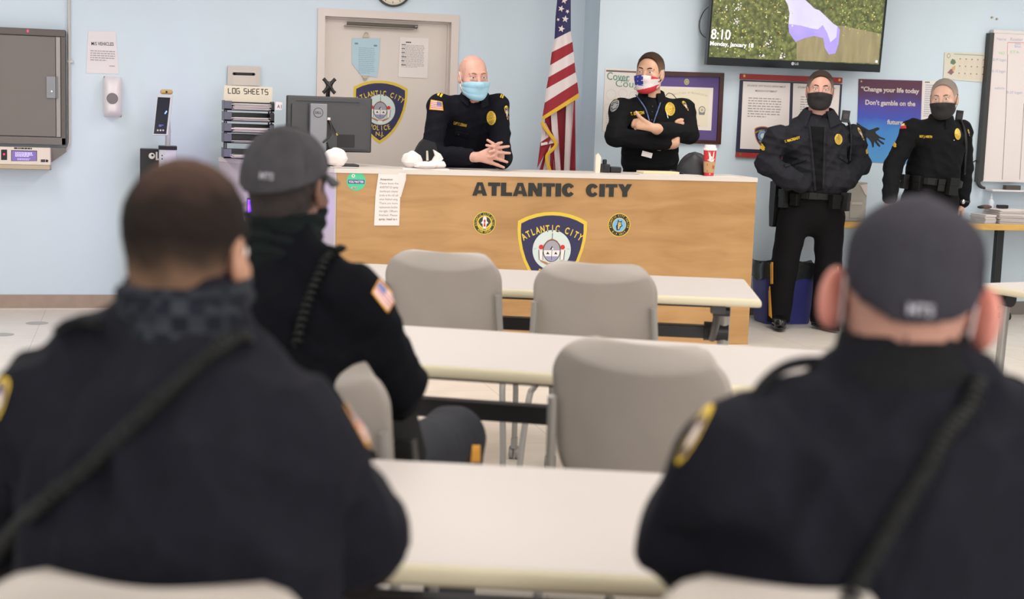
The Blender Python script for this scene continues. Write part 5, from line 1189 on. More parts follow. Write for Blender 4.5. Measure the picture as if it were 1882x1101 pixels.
def wrinkle(seed, amp=.004, fr=34, n=5):
    rr = np.random.RandomState(seed); K = [(norm(rr.randn(3) * (1, 1, 1.5)) * fr * rr.uniform(.6, 1.5), norm(rr.randn(3)) * fr * .5, rr.uniform(0, 6), rr.uniform(.8, 2)) for _ in range(n)]
    def w(P):
        d = np.zeros(len(P))
        for a, b, ph, q in K: d += np.abs(np.sin(P @ a + q * np.sin(P @ b) + ph)) - .6
        return d * amp / n * 2
    return w

def decal(S, name, c, n, up, w, h, fn, par, N=(26, 26), off=.002, dist=.10):
    n = norm(n); up = norm(np.array(up) - n * (np.array(up) @ n)); rt = np.cross(up, n); us = np.linspace(-1, 1, N[0] + 1); vs = np.linspace(-1, 1, N[1] + 1)
    U, Vv = np.meshgrid(us, vs, indexing='ij'); O = c + n * dist + U.reshape(-1, 1) * rt * w / 2 + Vv.reshape(-1, 1) * up * h / 2
    P = S.trace(O, -n, dist * 2.2) + n * off; q = MB(); q.v = [tuple(x) for x in P]; keep = {}
    for i in range(N[0]):
        for j in range(N[1]):
            m = fn((us[i] + us[i + 1]) / 2, (vs[j] + vs[j + 1]) / 2)
            if m is None: continue
            q.f.append((i * (N[1] + 1) + j, (i + 1) * (N[1] + 1) + j, (i + 1) * (N[1] + 1) + j + 1, i * (N[1] + 1) + j + 1)); q.m.append(q.mi(m))
    used = sorted({k for f in q.f for k in f}); mp = {k: i for i, k in enumerate(used)}; q.v = [q.v[k] for k in used]; q.f = [tuple(mp[k] for k in f) for f in q.f]
    o = q.build(name, par, smooth=70); d = o.modifiers.new('thick', 'SOLIDIFY'); d.thickness = .0012; d.offset = 1; return o
def decal_text(S, name, txt, c, n, up, h, w, m, par, bold=.03, rot=0, off=.003):
    n = norm(n); up = norm(np.array(up) - n * (np.array(up) @ n)); rt = np.cross(up, n); rt, up = rt * math.cos(rot) + up * math.sin(rot), up * math.cos(rot) - rt * math.sin(rot)
    V, F = glyph_mesh(txt, bold); q = V[:, :2].copy(); q[:, 0] -= (q[:, 0].min() + q[:, 0].max()) / 2; q[:, 0] *= w / (q[:, 0].max() - q[:, 0].min()); q[:, 1] = (q[:, 1] - .35) * h / .69
    P = S.trace(c + n * .1 + q[:, :1] * rt + q[:, 1:] * up, -n, .25) + n * off; b = MB(); b.add(P, F, m); o = b.build(name, par)
    d = o.modifiers.new('thick', 'SOLIDIFY'); d.thickness = .0012; return o
def strap(S, name, pts, dmin, r, m, par, off=None, coil=None, smooth=6):
    """line of pixels laid on the body surface"""
    P = []
    for px, py in pts: p, n = S.hit(px, py, dmin); P.append(p + n * (r if off is None else off))
    P = catmull(P, smooth); q = MB()
    if coil:
        L = np.r_[0, np.cumsum(np.linalg.norm(np.diff(P, axis=0), axis=1))]; N = int(L[-1] / coil[1] * 9); t = np.linspace(0, L[-1], N)
        X = np.stack([np.interp(t, L, P[:, i]) for i in range(3)], 1); T = norm(P[-1] - P[0]); u, w, _ = frame(T); a = t / coil[1] * 2 * math.pi
        X = X + coil[0] * (np.cos(a)[:, None] * u + np.sin(a)[:, None] * w); q.tube(X, r, m, 6)
    else: q.tube(P, r, m, 10)
    return q.build(name, par, smooth=60)

def rotm(fwd, up=(0, 0, 1)):
    f = norm(fwd); r = norm(np.cross(f, up)); u = np.cross(r, f); return np.stack([r, f, u], 1)   # columns: right, forward, up

def head_sdf(S, C, R, hs=1.0, ears=True, k=.018):
    ex = ears if isinstance(ears, float) else 0.0
    L = lambda *p: C + R @ (np.array(p) * hs); r_ = lambda *r: np.array(r) * hs
    S.ell(L(0, -.018, .035), r_(.077, .098, .086), R, k); S.ell(L(0, .028, -.012), r_(.066, .068, .096), R, k)
    for s in (-1, 1):
        S.cone(L(.048 * s, -.0, -.062), L(.012 * s, .072, -.098), .027 * hs, .020 * hs, .02); S.ell(L(.042 * s, .060, -.024), r_(.026, .026, .022), R, .018)
    S.ell(L(0, .078, -.100), r_(.024, .018, .016), R, .015)
    S.cone(L(-.036, .083, .026), L(.036, .083, .026), .012 * hs, None, .014)
    for s in (-1, 1): S.ell(L(.032 * s, .101, .008), r_(.018, .016, .012), R, .008, '-')
    S.cone(L(0, .092, .012), L(0, .113, -.030), .0085 * hs, .0125 * hs, .010)
    for s in (-1, 1): S.ell(L(.012 * s, .100, -.034), r_(.008, .011, .008), R, .006)
    S.cone(L(-.02, .093, -.062), L(.02, .093, -.062), .0065 * hs, None, .008); S.cone(L(-.016, .092, -.073), L(.016, .092, -.073), .0075 * hs, None, .008)
    S.cone(L(-.02, .099, -.0675), L(.02, .099, -.0675), .002 * hs, None, .003, op='-')
    for s in (-1, 1):
        S.ell(L(.032 * s, .084, .0165), r_(.017, .0125, .0050), R, .004); S.ell(L(.032 * s, .083, -.0035), r_(.016, .011, .0035), R, .005)
        if ears:
            Re = R @ np.array(Matrix.Rotation((.35 + ex * 14) * s, 3, 'Z')); S.ell(L((.079 + ex * .6) * s, -.004 - ex * .4, -.004), r_(.010 + ex * .1, .019 + ex * .5, .034 + ex * .4), Re, .006); S.ell(L((.088 + ex * .7) * s, .002 + ex * .2, .0), r_(.007, .010, .018), Re, .005, '-')
    return L
def eyes(C, R, hs, par, iris=(70, 60, 50)):
    L = lambda *p: C + R @ (np.array(p) * hs)
    for s in (-1, 1):
        q = MB(); c = L(.032 * s, .0815, .0065); q.ball(c, .0125 * hs, mat('eye_white', (214, 200, 194), .25), 16); q.ball(c + R[:, 1] * .0075 * hs, .0062 * hs, mat('iris%d' % iris[0], iris, .15), 12); q.build('eye', par, smooth=60)
def brows(S, C, R, hs, par, m):
    L = lambda *p: C + R @ (np.array(p) * hs)
    for s in (-1, 1):
        P = S.trace([L(x * s, .16, z) for x, z in ((.014, .025), (.026, .030), (.038, .030), (.050, .024))], -R[:, 1], .2); q = MB(); q.tube(P, [.0035, .0045, .004, .002], m, 8, 4); q.build('eyebrow', par, smooth=60)
def mask(S, C, R, hs, par, m, pleats=True, mfn=None, loop=WHITE, top=-.018, name='face_mask'):
    L = lambda *p: C + R @ (np.array(p) * hs); H = Sdf()
    H.ell(L(0, .030, -.055), np.array((.071, .080, .080)) * hs, R, .02); H.cone(L(0, .088, .008), L(0, .112, -.030), .014 * hs, .020 * hs, .05); H.ell(L(0, .078, -.095), np.array((.032, .03, .026)) * hs, R, .04); H.cone(L(-.04, .06, -.02), L(.04, .06, -.02), .030 * hs, None, .03)
    NU, NV = 61, 43; O = []; Dd = []
    for u in np.linspace(-1, 1, NU):
        a = u * math.radians(76)
        for v in np.linspace(0, 1, NV):
            zt = top + .004 - .018 * u * u; zb = -.124 + .045 * u * u; z = zb + (zt - zb) * v; d = R @ np.array((math.sin(a), math.cos(a), 0)); O.append(L(0, .01, z) + d * .22); Dd.append(-d)
    P = H.trace(O, np.array(Dd), .3); G = (P - np.array(Dd) * (.004 + (.0022 * np.abs(np.sin(np.tile(np.linspace(0, 1, NV), NU) * 3 * math.pi)) if pleats else 0))[:, None] if pleats else P - np.array(Dd) * .004)
    G = np.asarray(G).reshape(NU, NV, 3); q = MB()
    if mfn: q.grid(G, None, lambda i, j: mfn(i / (NU - 1) * 2 - 1, j / (NV - 1)))
    else: q.grid(G, m)
    o = q.build(name, par, smooth=60, solid=.0025)
    for s in (-1, 1):
        e = G[-1 if s > 0 else 0]; q = MB(); a, b = e[-5], e[5]; back = L(.082 * s, -.026, .012); bk2 = L(.080 * s, -.024, -.030)
        q.tube([a, (a + L(.080 * s, .01, .016)) / 2 + R[:, 0] * s * .004, L(.084 * s, -.004, .030), back, bk2, L(.080 * s, .0, -.038), (b + L(.079 * s, .01, -.04)) / 2, b], .0018, loop, 6, 5); q.build('ear_loop', o, smooth=60)
    return o
def hair(C, R, hs, m, par, off=.006, front=.074, back=-.062, side=.0018, name='hair', fx=.125):
    """front = hairline height on the forehead, back = nape height"""
    L = lambda *p: C + R @ (np.array(p) * hs); S = Sdf(); r_ = lambda *r: np.array(r) * hs
    S.ell(L(0, -.018, .036), r_(.077 + side, .098 + side, .086 + side), R, .01); S.ell(L(0, -.012, .047), r_(.070 + off * .5, .093 + off * .7, .078 + off), R, .03)
    S.ell(L(0, .020, .006), r_(.066 + side, .066 + side, .086 + side), R, .012); S.ell(L(0, -.034, -.030), r_(.064 + side, .066 + side, .070 + side), R, .02)
    S.ell(L(0, .086, front - .094), r_(fx, .060, .100), R, .006, '-'); S.plane(R @ np.array((0, -.25, -1)), L(0, -.08, back))
    for s in (-1, 1):
        S.ell(L(.085 * s, .006, -.012), r_(.03, .024, .042), R, .004, '-'); S.ell(L(.06 * s, .040, -.062), r_(.05, .045, .060), R, .004, '-')
    S.wr = wrinkle(5, .0016, 120, 4); return sdf_obj(name, S, m, par, .0042, C)
def hair_mat(name, side, top):
    m = mat(name, top, .9, spec=.2); nt = m.node_tree; b = nt.nodes['Principled BSDF']; tc = nt.nodes.new('ShaderNodeTexCoord'); sp = nt.nodes.new('ShaderNodeSeparateXYZ'); nt.links.new(tc.outputs['Object'], sp.inputs[0])
    n = nt.nodes.new('ShaderNodeTexNoise'); n.inputs['Scale'].default_value = 110; n.inputs['Detail'].default_value = 3; nt.links.new(tc.outputs['Object'], n.inputs['Vector'])
    ma = nt.nodes.new('ShaderNodeMath'); ma.operation = 'MULTIPLY_ADD'; ma.inputs[1].default_value = .06; nt.links.new(n.outputs[0], ma.inputs[0]); nt.links.new(sp.outputs[2], ma.inputs[2])
    mr = nt.nodes.new('ShaderNodeMapRange'); mr.inputs[1].default_value = .045; mr.inputs[2].default_value = .125; nt.links.new(ma.outputs[0], mr.inputs[0]); r = nt.nodes.new('ShaderNodeValToRGB')
    r.color_ramp.elements[0].color = lin(side); r.color_ramp.elements[1].color = lin(top); nt.links.new(mr.outputs[0], r.inputs[0]); nt.links.new(r.outputs[0], b.inputs['Base Color']); return m
def collar(N, f, up, m, par, r0=.070, r1=.098, h=.045, drop=.05, gap=22, dy=.008, name='collar', point=.035, kx=1.0):
    R = rotm(f, up); G = []; A = np.radians(np.linspace(gap, 360 - gap, 49))
    for (r, z, pt) in ((r0 - .004, -.02, 0), (r0, h, 0), (r0 + .004, h + .004, 0), (r0 + .010, h, 0), ((r0 + r1) / 2 + .006, h * .35, .3), (r1, h - drop, 1), (r1 - .002, h - drop - .002, 1)):
        row = []
        for a in A:
            fr = max(0, math.cos(a)) ** 4; zz = z - (.035 * (.5 + .5 * math.cos(a))) - fr * point * pt; row.append(N + R @ np.array((math.sin(a) * r * kx, math.cos(a) * r * .95 + dy + fr * .012 * pt, zz)))
        G.append(row)
    q = MB(); q.grid(G, m); return q.build(name, par, smooth=50, solid=.004)

def hand(S, w, d, n, side, sc=1.0, curl=(.35, .45, .5, .55), thumb=.5):
    """w wrist, d finger direction, n palm normal, side vector towards the thumb"""
    d = norm(d); n = norm(n - d * (np.array(n) @ d)); t = np.cross(n, d); t = t if t @ np.array(side) > 0 else -t; K = []
    for i, x in enumerate((.030, .010, -.010, -.028)):
        kn = w + d * (.088, .092, .087, .078)[i] * sc + t * x * sc; S.cone(w + d * .012 * sc + t * x * .5 * sc, kn, .0155 * sc, .0115 * sc, .012); c = curl[i]; p = kn; ang = 0
        for j, (l, r) in enumerate(zip(((.040, .026, .022), (.045, .029, .023), (.042, .027, .022), (.033, .021, .020))[i], (.0088, .0080, .0072))):
            ang += c * (1, 1.2, .8)[j]; q = p + (d * math.cos(ang) + n * math.sin(ang)) * l * sc; S.cone(p, q, (r + .0006) * sc, r * sc, .004); p = q
    b = w + d * .022 * sc + t * .022 * sc + n * .006; e1 = norm(d * .75 + t * .8 + n * .35); m1 = b + e1 * .042 * sc; S.cone(b, m1, .0155 * sc, .0115 * sc, .012); e2 = norm(d + t * (.5 - thumb) + n * thumb); m2 = m1 + e2 * .032 * sc; S.cone(m1, m2, .0105 * sc, .0095 * sc, .006); S.cone(m2, m2 + norm(d + n * thumb * 1.6) * .026 * sc, .0092 * sc, .0075 * sc, .005)

BLK = mat('uniform_black', (20, 20, 22), .85, spec=.14, noise=(40, .12), bump=(34, .35, .006))
NVY = mat('uniform_navy', (18, 18, 26), .85, spec=.14, noise=(40, .12), bump=(30, .35, .006))
TRS = mat('trouser_black', (19, 18, 20), .85, spec=.14, noise=(30, .1), bump=(26, .4, .006))
LEA = mat('belt_leather', (15, 15, 15), .45, spec=.3, bump=(120, .2, .002))
SHOE = mat('shoe_polish', (16, 16, 18), .28, coat=.2)
YEL = mat('patch_yellow', (226, 188, 44), .7); YLO = mat('patch_orange', (218, 150, 40), .7)
P_RED = mat('patch_red', (196, 110, 110), .7); P_WHT = mat('patch_white', (214, 196, 190), .7); P_BLU = mat('patch_blue', (110, 112, 160), .7); P_NAV = mat('patch_navy', (44, 44, 84), .7)
BADGE = mat('badge_gold', (216, 180, 66), .4, .3); BADGE2 = mat('badge_dark', (150, 120, 50), .5, .2)
def oval(u, v):
    r = u * u + v * v
    return None if r > 1 else BADGE if r > .62 else (BADGE2 if (int(v * 9) + int(u * 9)) % 3 == 0 else BADGE)
def flagfn(flip=False):
    def f(u, v):
        if abs(u) > .86 or abs(v) > .80: return YLO
        if (u if flip else -u) > .05 and v > -.05: return P_BLU
        return P_RED if int((v + 1) * 5.5) % 2 == 0 else P_WHT
    return f
def shieldfn(u, v):
    y = (1 - v) / 2
    wd = .92 if y < .35 else .92 * math.sqrt(max(0, 1 - ((y - .35) / .65) ** 2)); tp = .12 * u * u
    if abs(u) > wd or y < tp: return None
    if abs(u) > wd - .16 or y < tp + .07 or y > .90: return YEL
    r = u * u + ((v + .05) * 1.1) ** 2
    return P_WHT if r < .22 else (YEL if .30 < tp + .24 - y + .3 and y < tp + .2 and int(u * 11) % 2 else P_NAV)
def greyshield(u, v):
    m = shieldfn(u, v); return None if m is None else (mat('patch_silver', (150, 150, 150), .6) if m in (YEL, P_WHT) or int(v * 8) % 3 == 0 else mat('patch_slate', (64, 64, 66), .7))
def chevron(u, v):
    y = v - (.55 - abs(u)) * .75; 
    if not (-1.1 < y < .28): return None
    return YEL if (y + 1.1) % .46 < .33 else None
def bars(u, v): return YEL if abs(abs(u) - .5) < .34 else None

class Person:
    """joints in world coordinates; f is the way the chest faces"""
    def __init__(s, label, J, f, skin, shirt, trouser, head, hs=1.08, r=None, seed=1, arm_r=(.070, .058, .050), build=1.0, flat=.68, ears=True, vox=.006, bare=None, lean=None, waist=(.175, .165, .185), neckr=(.058, .066), leg_r=(.098, .072, .062), wamp=.009, hair_cb=None, belly=.0, hands=None, cuff=1.0, shirt_cut=None, shirt_name='shirt', nlow=.02, extra=None, barr=.082, trap=(0, 0, 0)):
        s.J = J; s.f = norm(f); s.hs = hs; HC, HR = head; s.HC, s.HR = np.array(HC), HR
        up = norm(J['N'] - J['P']); s.up = up
        T = Sdf(); n = s.f - up * (s.f @ up)
        def torso(S, o, k):
            S.cone(J['P'] + up * (.05 if o < 0 else .02), J['W'], waist[0] + o * 2, waist[1] + o, k, n, flat); S.cone(J['W'], J['C'], waist[1] + o, waist[2] + o, k, n, flat)
            S.cone(J['SL'] * .86 + J['SR'] * .14 - up * .03, J['SR'] * .86 + J['SL'] * .14 - up * .03, barr + o, None, .05, n, .95)
            S.cone(J['C'] + up * (.05 - nlow), J['N'] - up * (.02 + nlow), .12 + o - nlow * .2, .066 + o, .05)
            for q, tr in (('SL', trap[1]), ('SR', trap[2])): S.cone(J['N'] - up * (.01 + nlow - trap[0]), J[q] * .8 + J['N'] * .2 + up * (.012 - nlow * .5 + tr), .058 + o, .050 + o, .04); S.ell(J[q], np.array((1, 1, 1)) * (arm_r[0] + .002 + o), None, .04)
            if belly: S.ell(J['W'] + n * belly + up * .02, (.15 + o, .15 + o, .16 + o), None, .08)
        def arms(S, o, k, end=1.0):
            for q in 'LR':
                a, b, c = J['S' + q], J['E' + q], J['W' + q]; S.cone(a, b, arm_r[0] + o, arm_r[1] + o, k); S.cone(b, b + (c - b) * end, arm_r[1] + o, arm_r[2] + o, .025)
        torso(T, 0, .05); arms(T, 0, .035, cuff)
        if extra: extra(T)
        T.wr = wrinkle(seed, wamp)
        if shirt_cut is not None: T.plane(-up, J['P'] + up * shirt_cut)
        s.shirt = T
        L_ = Sdf(); ub = up
        def legs(S, o):
            S.cone(J['P'] + up * .10, J['P'] - up * .01, waist[0] + .004 + o, waist[0] + .006 + o, .04, n, flat)
            for q in 'LR': S.cone(J['H' + q], J['K' + q], leg_r[0] + o, leg_r[1] + o, .05); S.cone(J['K' + q], J['A' + q] - (0, 0, .035 if o == 0 else 0), leg_r[1] + o, leg_r[2] + o, .03)
        legs(L_, 0); L_.plane(up, J['P'] + up * .13)
        for q in 'LR': L_.plane((0, 0, -1), (0, 0, J['A' + q][2] - .052)); L_.wr = wrinkle(seed + 50, .005, 24); s.trou = L_
        B = Sdf(); torso(B, -.030, .05); arms(B, -.024, .03); legs(B, -.022)
        for q in 'LR':
            B.cone(J['E' + q], J['W' + q], .040, .029, .02); B.cone(J['A' + q] - (0, 0, .02), J['A' + q] + norm(J['T' + q] - J['A' + q]) * .10 + np.array((0, 0, -.045)), .026, .022, .02)
        Hb = s.HC + HR @ (np.array((0, -.022, -.07)) * hs); B.cone(J['N'] - up * .02, Hb, neckr[1], neckr[0], .03); s.L = head_sdf(B, s.HC, HR, hs, ears)
        if hands: hands(B)
        s.bodysdf = B
        V, F = B.mesh(vox if vox < .0055 else .0055); s.root = arr_obj('person', V, F, skin, None, (float(J['P'][0]), float(J['P'][1]), float(min(J['AL'][2], J['AR'][2])) - .08))
        tag(s.root, label, 'person')
        s.so = sdf_obj(shirt_name, T, shirt, s.root, vox); s.to = sdf_obj('trousers', L_, trouser, s.root, .007)
        for q in 'LR':
            a = J['A' + q]; t = J['T' + q]; d = norm((t - a) * (1, 1, 0)); z0 = a[2] - .08; g = np.array((a[0], a[1], z0)); K = Sdf()
            K.cone(g - d * .06 + (0, 0, .05), g + d * .04 + (0, 0, .047), .046, .047, .03); K.cone(g + d * .04 + (0, 0, .04), g + d * .165 + (0, 0, .036), .047, .041, .03); K.cone(g - d * .03 + (0, 0, .05), g - d * .02 + (0, 0, .11), .042, .045, .03); K.plane((0, 0, -1), g + (0, 0, .003)); o = sdf_obj('shoe', K, SHOE, s.root, .006)
            q_ = MB(); 
            G = [[g + d * (x * 1.02) + np.cross((0, 0, 1), d) * y + (0, 0, z) for x, y in [(.05 + .166 * math.cos(t_), .051 * math.sin(t_) * (1.0 - .08 * math.cos(t_))) for t_ in np.linspace(0, 2 * math.pi, 33)]] for z in (0, .016)]
            q_.grid(G, BLACKP); q_.add(G[0], [tuple(range(33))[::-1]], BLACKP); q_.build('sole', o)
    def part(s, name, S, m, vox=.005, par=None): return sdf_obj(name, S, m, par or s.root, vox)
    def belt(s, z=.10, w=.045, dr=.014, buckle=True):
        J = s.J; n = norm(s.f - s.up * (s.f @ s.up)); R = np.stack([np.cross(n, s.up), n, s.up], 1); c0 = J['P'] + s.up * z; O = []; D = []; G = []
        for v in (-1, -.8, .8, 1):
            row = []
            for t in np.linspace(0, 2 * math.pi, 49): d = R @ np.array((math.sin(t), math.cos(t), 0)); O.append(c0 + s.up * v * w / 2 + d * .4); D.append(-d)
        U = Sdf(); U.p = [q for q in s.shirt.p[:2]] + [q for q in s.trou.p[:1]]; P = U.trace(O, np.array(D), .5) - np.array(D) * np.repeat([.004, dr, dr, .004], 49)[:, None]; s.beltpts = P.reshape(4, 49, 3)
        q = MB(); q.grid(s.beltpts, LEA); b = q.build('duty_belt', s.root, smooth=50)
        if buckle: c = s.beltpts[1:3, 0].mean(0); q = MB(); q.box(c + n * .004, (.06, .014, .05), LEA, R); q.build('buckle', b, bevel=.004)
        s.bo = b; s.bR = R; return b
    def pouch(s, ang, size, dz=-.02, name='belt_pouch', m=None, bev=.008):
        i = int(round((ang % 360) / 360 * 48)); c = s.beltpts[1:3, i].mean(0); d = norm((c - s.J['P']) - s.up * ((c - s.J['P']) @ s.up)); R = np.stack([np.cross(d, s.up), d, s.up], 1)
        q = MB(); q.box(c + d * size[1] / 2 + s.up * dz, size, m or LEA, R); q.box(c + d * (size[1] + .002) + s.up * (dz + size[2] * .28), (size[0] * 1.02, .006, size[2] * .45), m or LEA, R); return q.build(name, s.bo, bevel=bev)

# ================================================================== the people
def az(d): a = math.radians(d); return np.array((math.sin(a), math.cos(a), 0.0))     # 0 = away from the camera side, along the room
def qdecal(S, name, quad, dmin, fn, par, N=(20, 20), off=.003, m=None, thick=.0015):
    a, b, c, d = [np.array(p, float) for p in quad]; us = np.linspace(0, 1, N[0] + 1); vs = np.linspace(0, 1, N[1] + 1); PX = []
    for u in us:
        for v in vs: PX.append((a * (1 - u) + b * u) * (1 - v) + (d * (1 - u) + c * u) * v)
    rr = np.array([norm(ray(*p)) for p in PX]); P = S.trace(CAM + rr * dmin, rr, 3, 90); bad = S.ev(P) > .012; P = P - rr * off; q = MB(); q.v = [tuple(x) for x in P]
    for i in range(N[0]):
        for j in range(N[1]):
            mm = m if m is not None else fn((us[i] + us[i + 1]) - 1, 1 - (vs[j] + vs[j + 1]))
            k = N[1] + 1
            if mm is None or bad[i * k + j] or bad[(i + 1) * k + j] or bad[i * k + j + 1] or bad[(i + 1) * k + j + 1]: continue
            q.f.append((i * k + j, (i + 1) * k + j, (i + 1) * k + j + 1, i * k + j + 1)[::-1]); q.m.append(q.mi(mm))
    used = sorted({k for f in q.f for k in f}); mp = {k: i for i, k in enumerate(used)}; q.v = [q.v[k] for k in used]; q.f = [tuple(mp[k] for k in f) for f in q.f]
    o = q.build(name, par, smooth=70); dd = o.modifiers.new('thick', 'SOLIDIFY'); dd.thickness = thick; dd.offset = 1; return o
def box_q(cx, cy, w, h, rot=0):
    c, s = math.cos(rot), math.sin(rot); return [(cx + x * c - y * s, cy + x * s + y * c) for x, y in ((-w / 2, -h / 2), (w / 2, -h / 2), (w / 2, h / 2), (-w / 2, h / 2))]
def ptext_on(S, name, txt, x0, y0, x1, y1, hpx, dmin, m, par, off=.004):
    V, F = glyph_mesh(txt, .03); q = V[:, :2].copy(); q[:, 0] -= q[:, 0].min(); q[:, 0] /= q[:, 0].max(); a = np.array((x0, y0)); b = np.array((x1, y1)); e = norm(b - a); nn = np.array((e[1], -e[0]))
    PX = a + q[:, :1] * (b - a) + q[:, 1:] / .69 * hpx * nn; rr = np.array([norm(ray(*p)) for p in PX]); P = S.trace(CAM + rr * dmin, rr, 3, 90) - rr * off; k = MB(); k.add(P, F, m); o = k.build(name, par); d = o.modifiers.new('t', 'SOLIDIFY'); d.thickness = .001; return o
def legs_stand(J, f, foot=None):
    r = np.cross(f, (0, 0, 1)); p = J['P']
    for q, s in (('R', 1), ('L', -1)):
        J['H' + q] = p + r * s * .095 - np.array((0, 0, .05))
        b = (p + r * s * .12 + f * .0) if foot is None else foot[q]
        J['A' + q] = np.array((b[0], b[1], .085)); J['K' + q] = (J['H' + q] + J['A' + q]) / 2 + f * .02; J['T' + q] = J['A' + q] + norm(f + r * s * .3) * .2
def legs_sit(J, f, knee=None, spread=.12, L=.44):
    r = np.cross(f, (0, 0, 1)); p = J['P']
    for q, s in (('R', 1), ('L', -1)):
        J['H' + q] = p + r * s * .09 + f * .03; J['K' + q] = knee[q] if knee and q in knee else p + r * s * spread + f * L + np.array((0, 0, .03))
        k = J['K' + q]; J['A' + q] = np.array((k[0], k[1], .085)) + f * .02; J['T' + q] = J['A' + q] + f * .2
def skinmat(n, c): return mat(n, c, .5, noise=(22, .06), bump=(180, .08, .002))
def seg(S, P, r, k=.006):
    for i in range(len(P) - 1): S.cone(P[i], P[i + 1], r[i] if not np.isscalar(r) else r, r[i + 1] if not np.isscalar(r) else r, k)
def badge(p, cx, cy, w, h, dmin, rot=0): return qdecal(p.shirt, 'badge', box_q(cx, cy, w, h, rot), dmin, oval, p.so, (30, 40), .004)
def cap_on(C, R, hs, m, par, brim=True, seams=True, label='cap', back=-.018, fz=.050):
    L = lambda *p: C + R @ (np.array(p) * hs); S = Sdf(); S.ell(L(0, -.014, .040), (np.array((.079, .100, .088)) + .013) * hs, R, .02); S.ell(L(0, -.03, .0), (np.array((.074, .088, .075)) + .012) * hs, R, .03)
    S.wr = wrinkle(9, .0035, 30); d = norm((0, .12, fz - back)); n = np.array((0, d[2], -d[1])); S.plane(R @ n, L(0, -.10, back)); o = sdf_obj(label, S, m, par, .005, C); S.wr = None
    if seams:
        for a in range(0, 180, 60):
            P = []
            for t in np.linspace(-1.25, 1.25, 24): d = R @ np.array((math.cos(math.radians(a + 30)) * math.sin(t), math.sin(math.radians(a + 30)) * math.sin(t), math.cos(t))); P.append(S.trace(L(0, -.02, .0) + d * .3, -d, .4)[0])
            q = MB(); q.tube(P, .0016, m, 6); q.build('cap_seam', o, smooth=60)
        q = MB(); q.ball(L(0, -.014, .141), (.008, .008, .005), m, 12); q.build('cap_button', o, smooth=60)
    if brim:
        G = []
        for r in np.linspace(0, 1, 6):
            G.append([L(math.sin(a) * (.082 + .012 * r), .01 + (math.cos(a) * .082 + .062 * r * max(0, math.cos(a * .95))), .048 - .020 * math.sin(a) ** 2 - .018 * r) for a in np.linspace(-1.45, 1.45, 25)])
        q = MB(); q.grid(G, m); q.build('cap_brim', o, smooth=60, solid=.005)
    return o, S

# ---------------------------------------------------------------- captain leaning on the counter
j = ony; f = norm((-.16, -.98, 0)); J = {'N': j(873, 182, 9.13), 'C': j(864, 226, 9.24), 'W': j(860, 300, 9.40), 'P': j(860, 345, 9.48), 'SR': j(807, 196, 9.14), 'SL': j(914, 196, 9.11), 'ER': j(792, 285, 9.03), 'EL': j(922, 292, 9.04), 'WR': j(866, 288, 8.87), 'WL': j(923, 288, 8.93)}
legs_stand(J, f); hf = norm((.10, -.98, -.10)); HR = rotm(hf, (-.04, 0, 1)); HC = j(870, 142, 9.06)
def cap_hands(B):
    y = 8.84; w = j(873, 289, y); K = [j(905, 272, y), j(911, 280, y - .01), j(909, 290, y - .01), j(903, 299, y)]
    for k, kn in enumerate(K): B.cone(w + (K[k] - w) * .1, kn, .021, .0135, .014)
    B.cone(j(858, 288, 8.88), w, .028, .027, .02)
    for P in ([K[0], j(921, 271, y), j(935, 269, y + .01)], [K[1], j(925, 281, y), j(937, 281.5, y + .01)], [K[2], j(920, 294, y), j(932, 298, y)], [K[3], j(914, 303, y), j(926, 308, y)]): seg(B, P, [.0125, .0105, .0085])
    y2 = 8.87; w2 = j(925, 291, 8.92); K2 = [j(914, 268, y2), j(913, 276, y2 - .01), j(915, 285, y2), j(918, 292, y2)]
    for kn in K2: B.cone(w2, kn, .02, .0135, .014)
    for P in ([j(918, 273, y2), j(906, 264, y - .02), j(896, 257.5, y - .015)], [K2[0], j(908, 270, y - .025), j(894, 267, y - .03)], [K2[1], j(908, 277, y - .03), j(899, 279, y - .035)], [K2[2], j(908, 286, y - .03), j(900, 289, y - .03)], [j(908, 268, y), j(916, 264, y - .01), j(922, 262, y - .01)]): seg(B, P, [.0115, .0100, .0085])
SK1 = skinmat('skin_rosy', (208, 158, 142))
p = Person('captain in black uniform and blue surgical mask leaning on the counter with clasped hands', J, f, SK1, NVY, TRS, (HC, HR), 1.12, seed=3, arm_r=(.072, .064, .054), waist=(.185, .185, .20), hands=cap_hands, neckr=(.066, .074), vox=.0052, cuff=.93)
eyes(HC, HR, 1.12, p.root); brows(p.bodysdf, HC, HR, 1.12, p.root, mat('brow_sandy', (150, 108, 90), .8))
p.root.data.materials.append(mat('stubble_scalp', (196, 149, 133), .65, noise=(60, .08)))
_me = p.root.data; _n = len(_me.polygons); _c = np.zeros(_n * 3, np.float32); _me.polygons.foreach_get('center', _c); _q = ((_c.reshape(-1, 3) + np.array(p.root.location)) - HC) @ HR / 1.12
_k = (_q[:, 2] > -.055 - .15 * _q[:, 1]) & (_q[:, 1] < .045 - .55 * np.maximum(0, _q[:, 2] - .05)) & (_q[:, 2] < .095) & (np.abs(_q[:, 0]) < .082) & (_q[:, 2] > -.02 + 1.1 * np.maximum(0, _q[:, 1] - .01))
_me.polygons.foreach_set('material_index', _k.astype(np.int32)); _me.update()
SURG = mat('surgical_blue', (158, 200, 222), .75); mask(p.bodysdf, HC, HR, 1.12, p.root, SURG)
collar(J['N'] + (0, 0, .012), f, norm(J['N'] - J['C']), NVY, p.so, .074, .108, .05, .055)
badge(p, 903, 217, 17, 26, 8.6, -.05); ptext_on(p.shirt, 'name_text', 'CAPT K LEBMAN', 833, 228.5, 857, 233.5, 5, 8.6, BADGE, p.so)
qdecal(p.shirt, 'flag_patch', [(792, 183), (813, 187), (815, 203.5), (789, 201.5)], 8.6, flagfn(True), p.so, (36, 33))
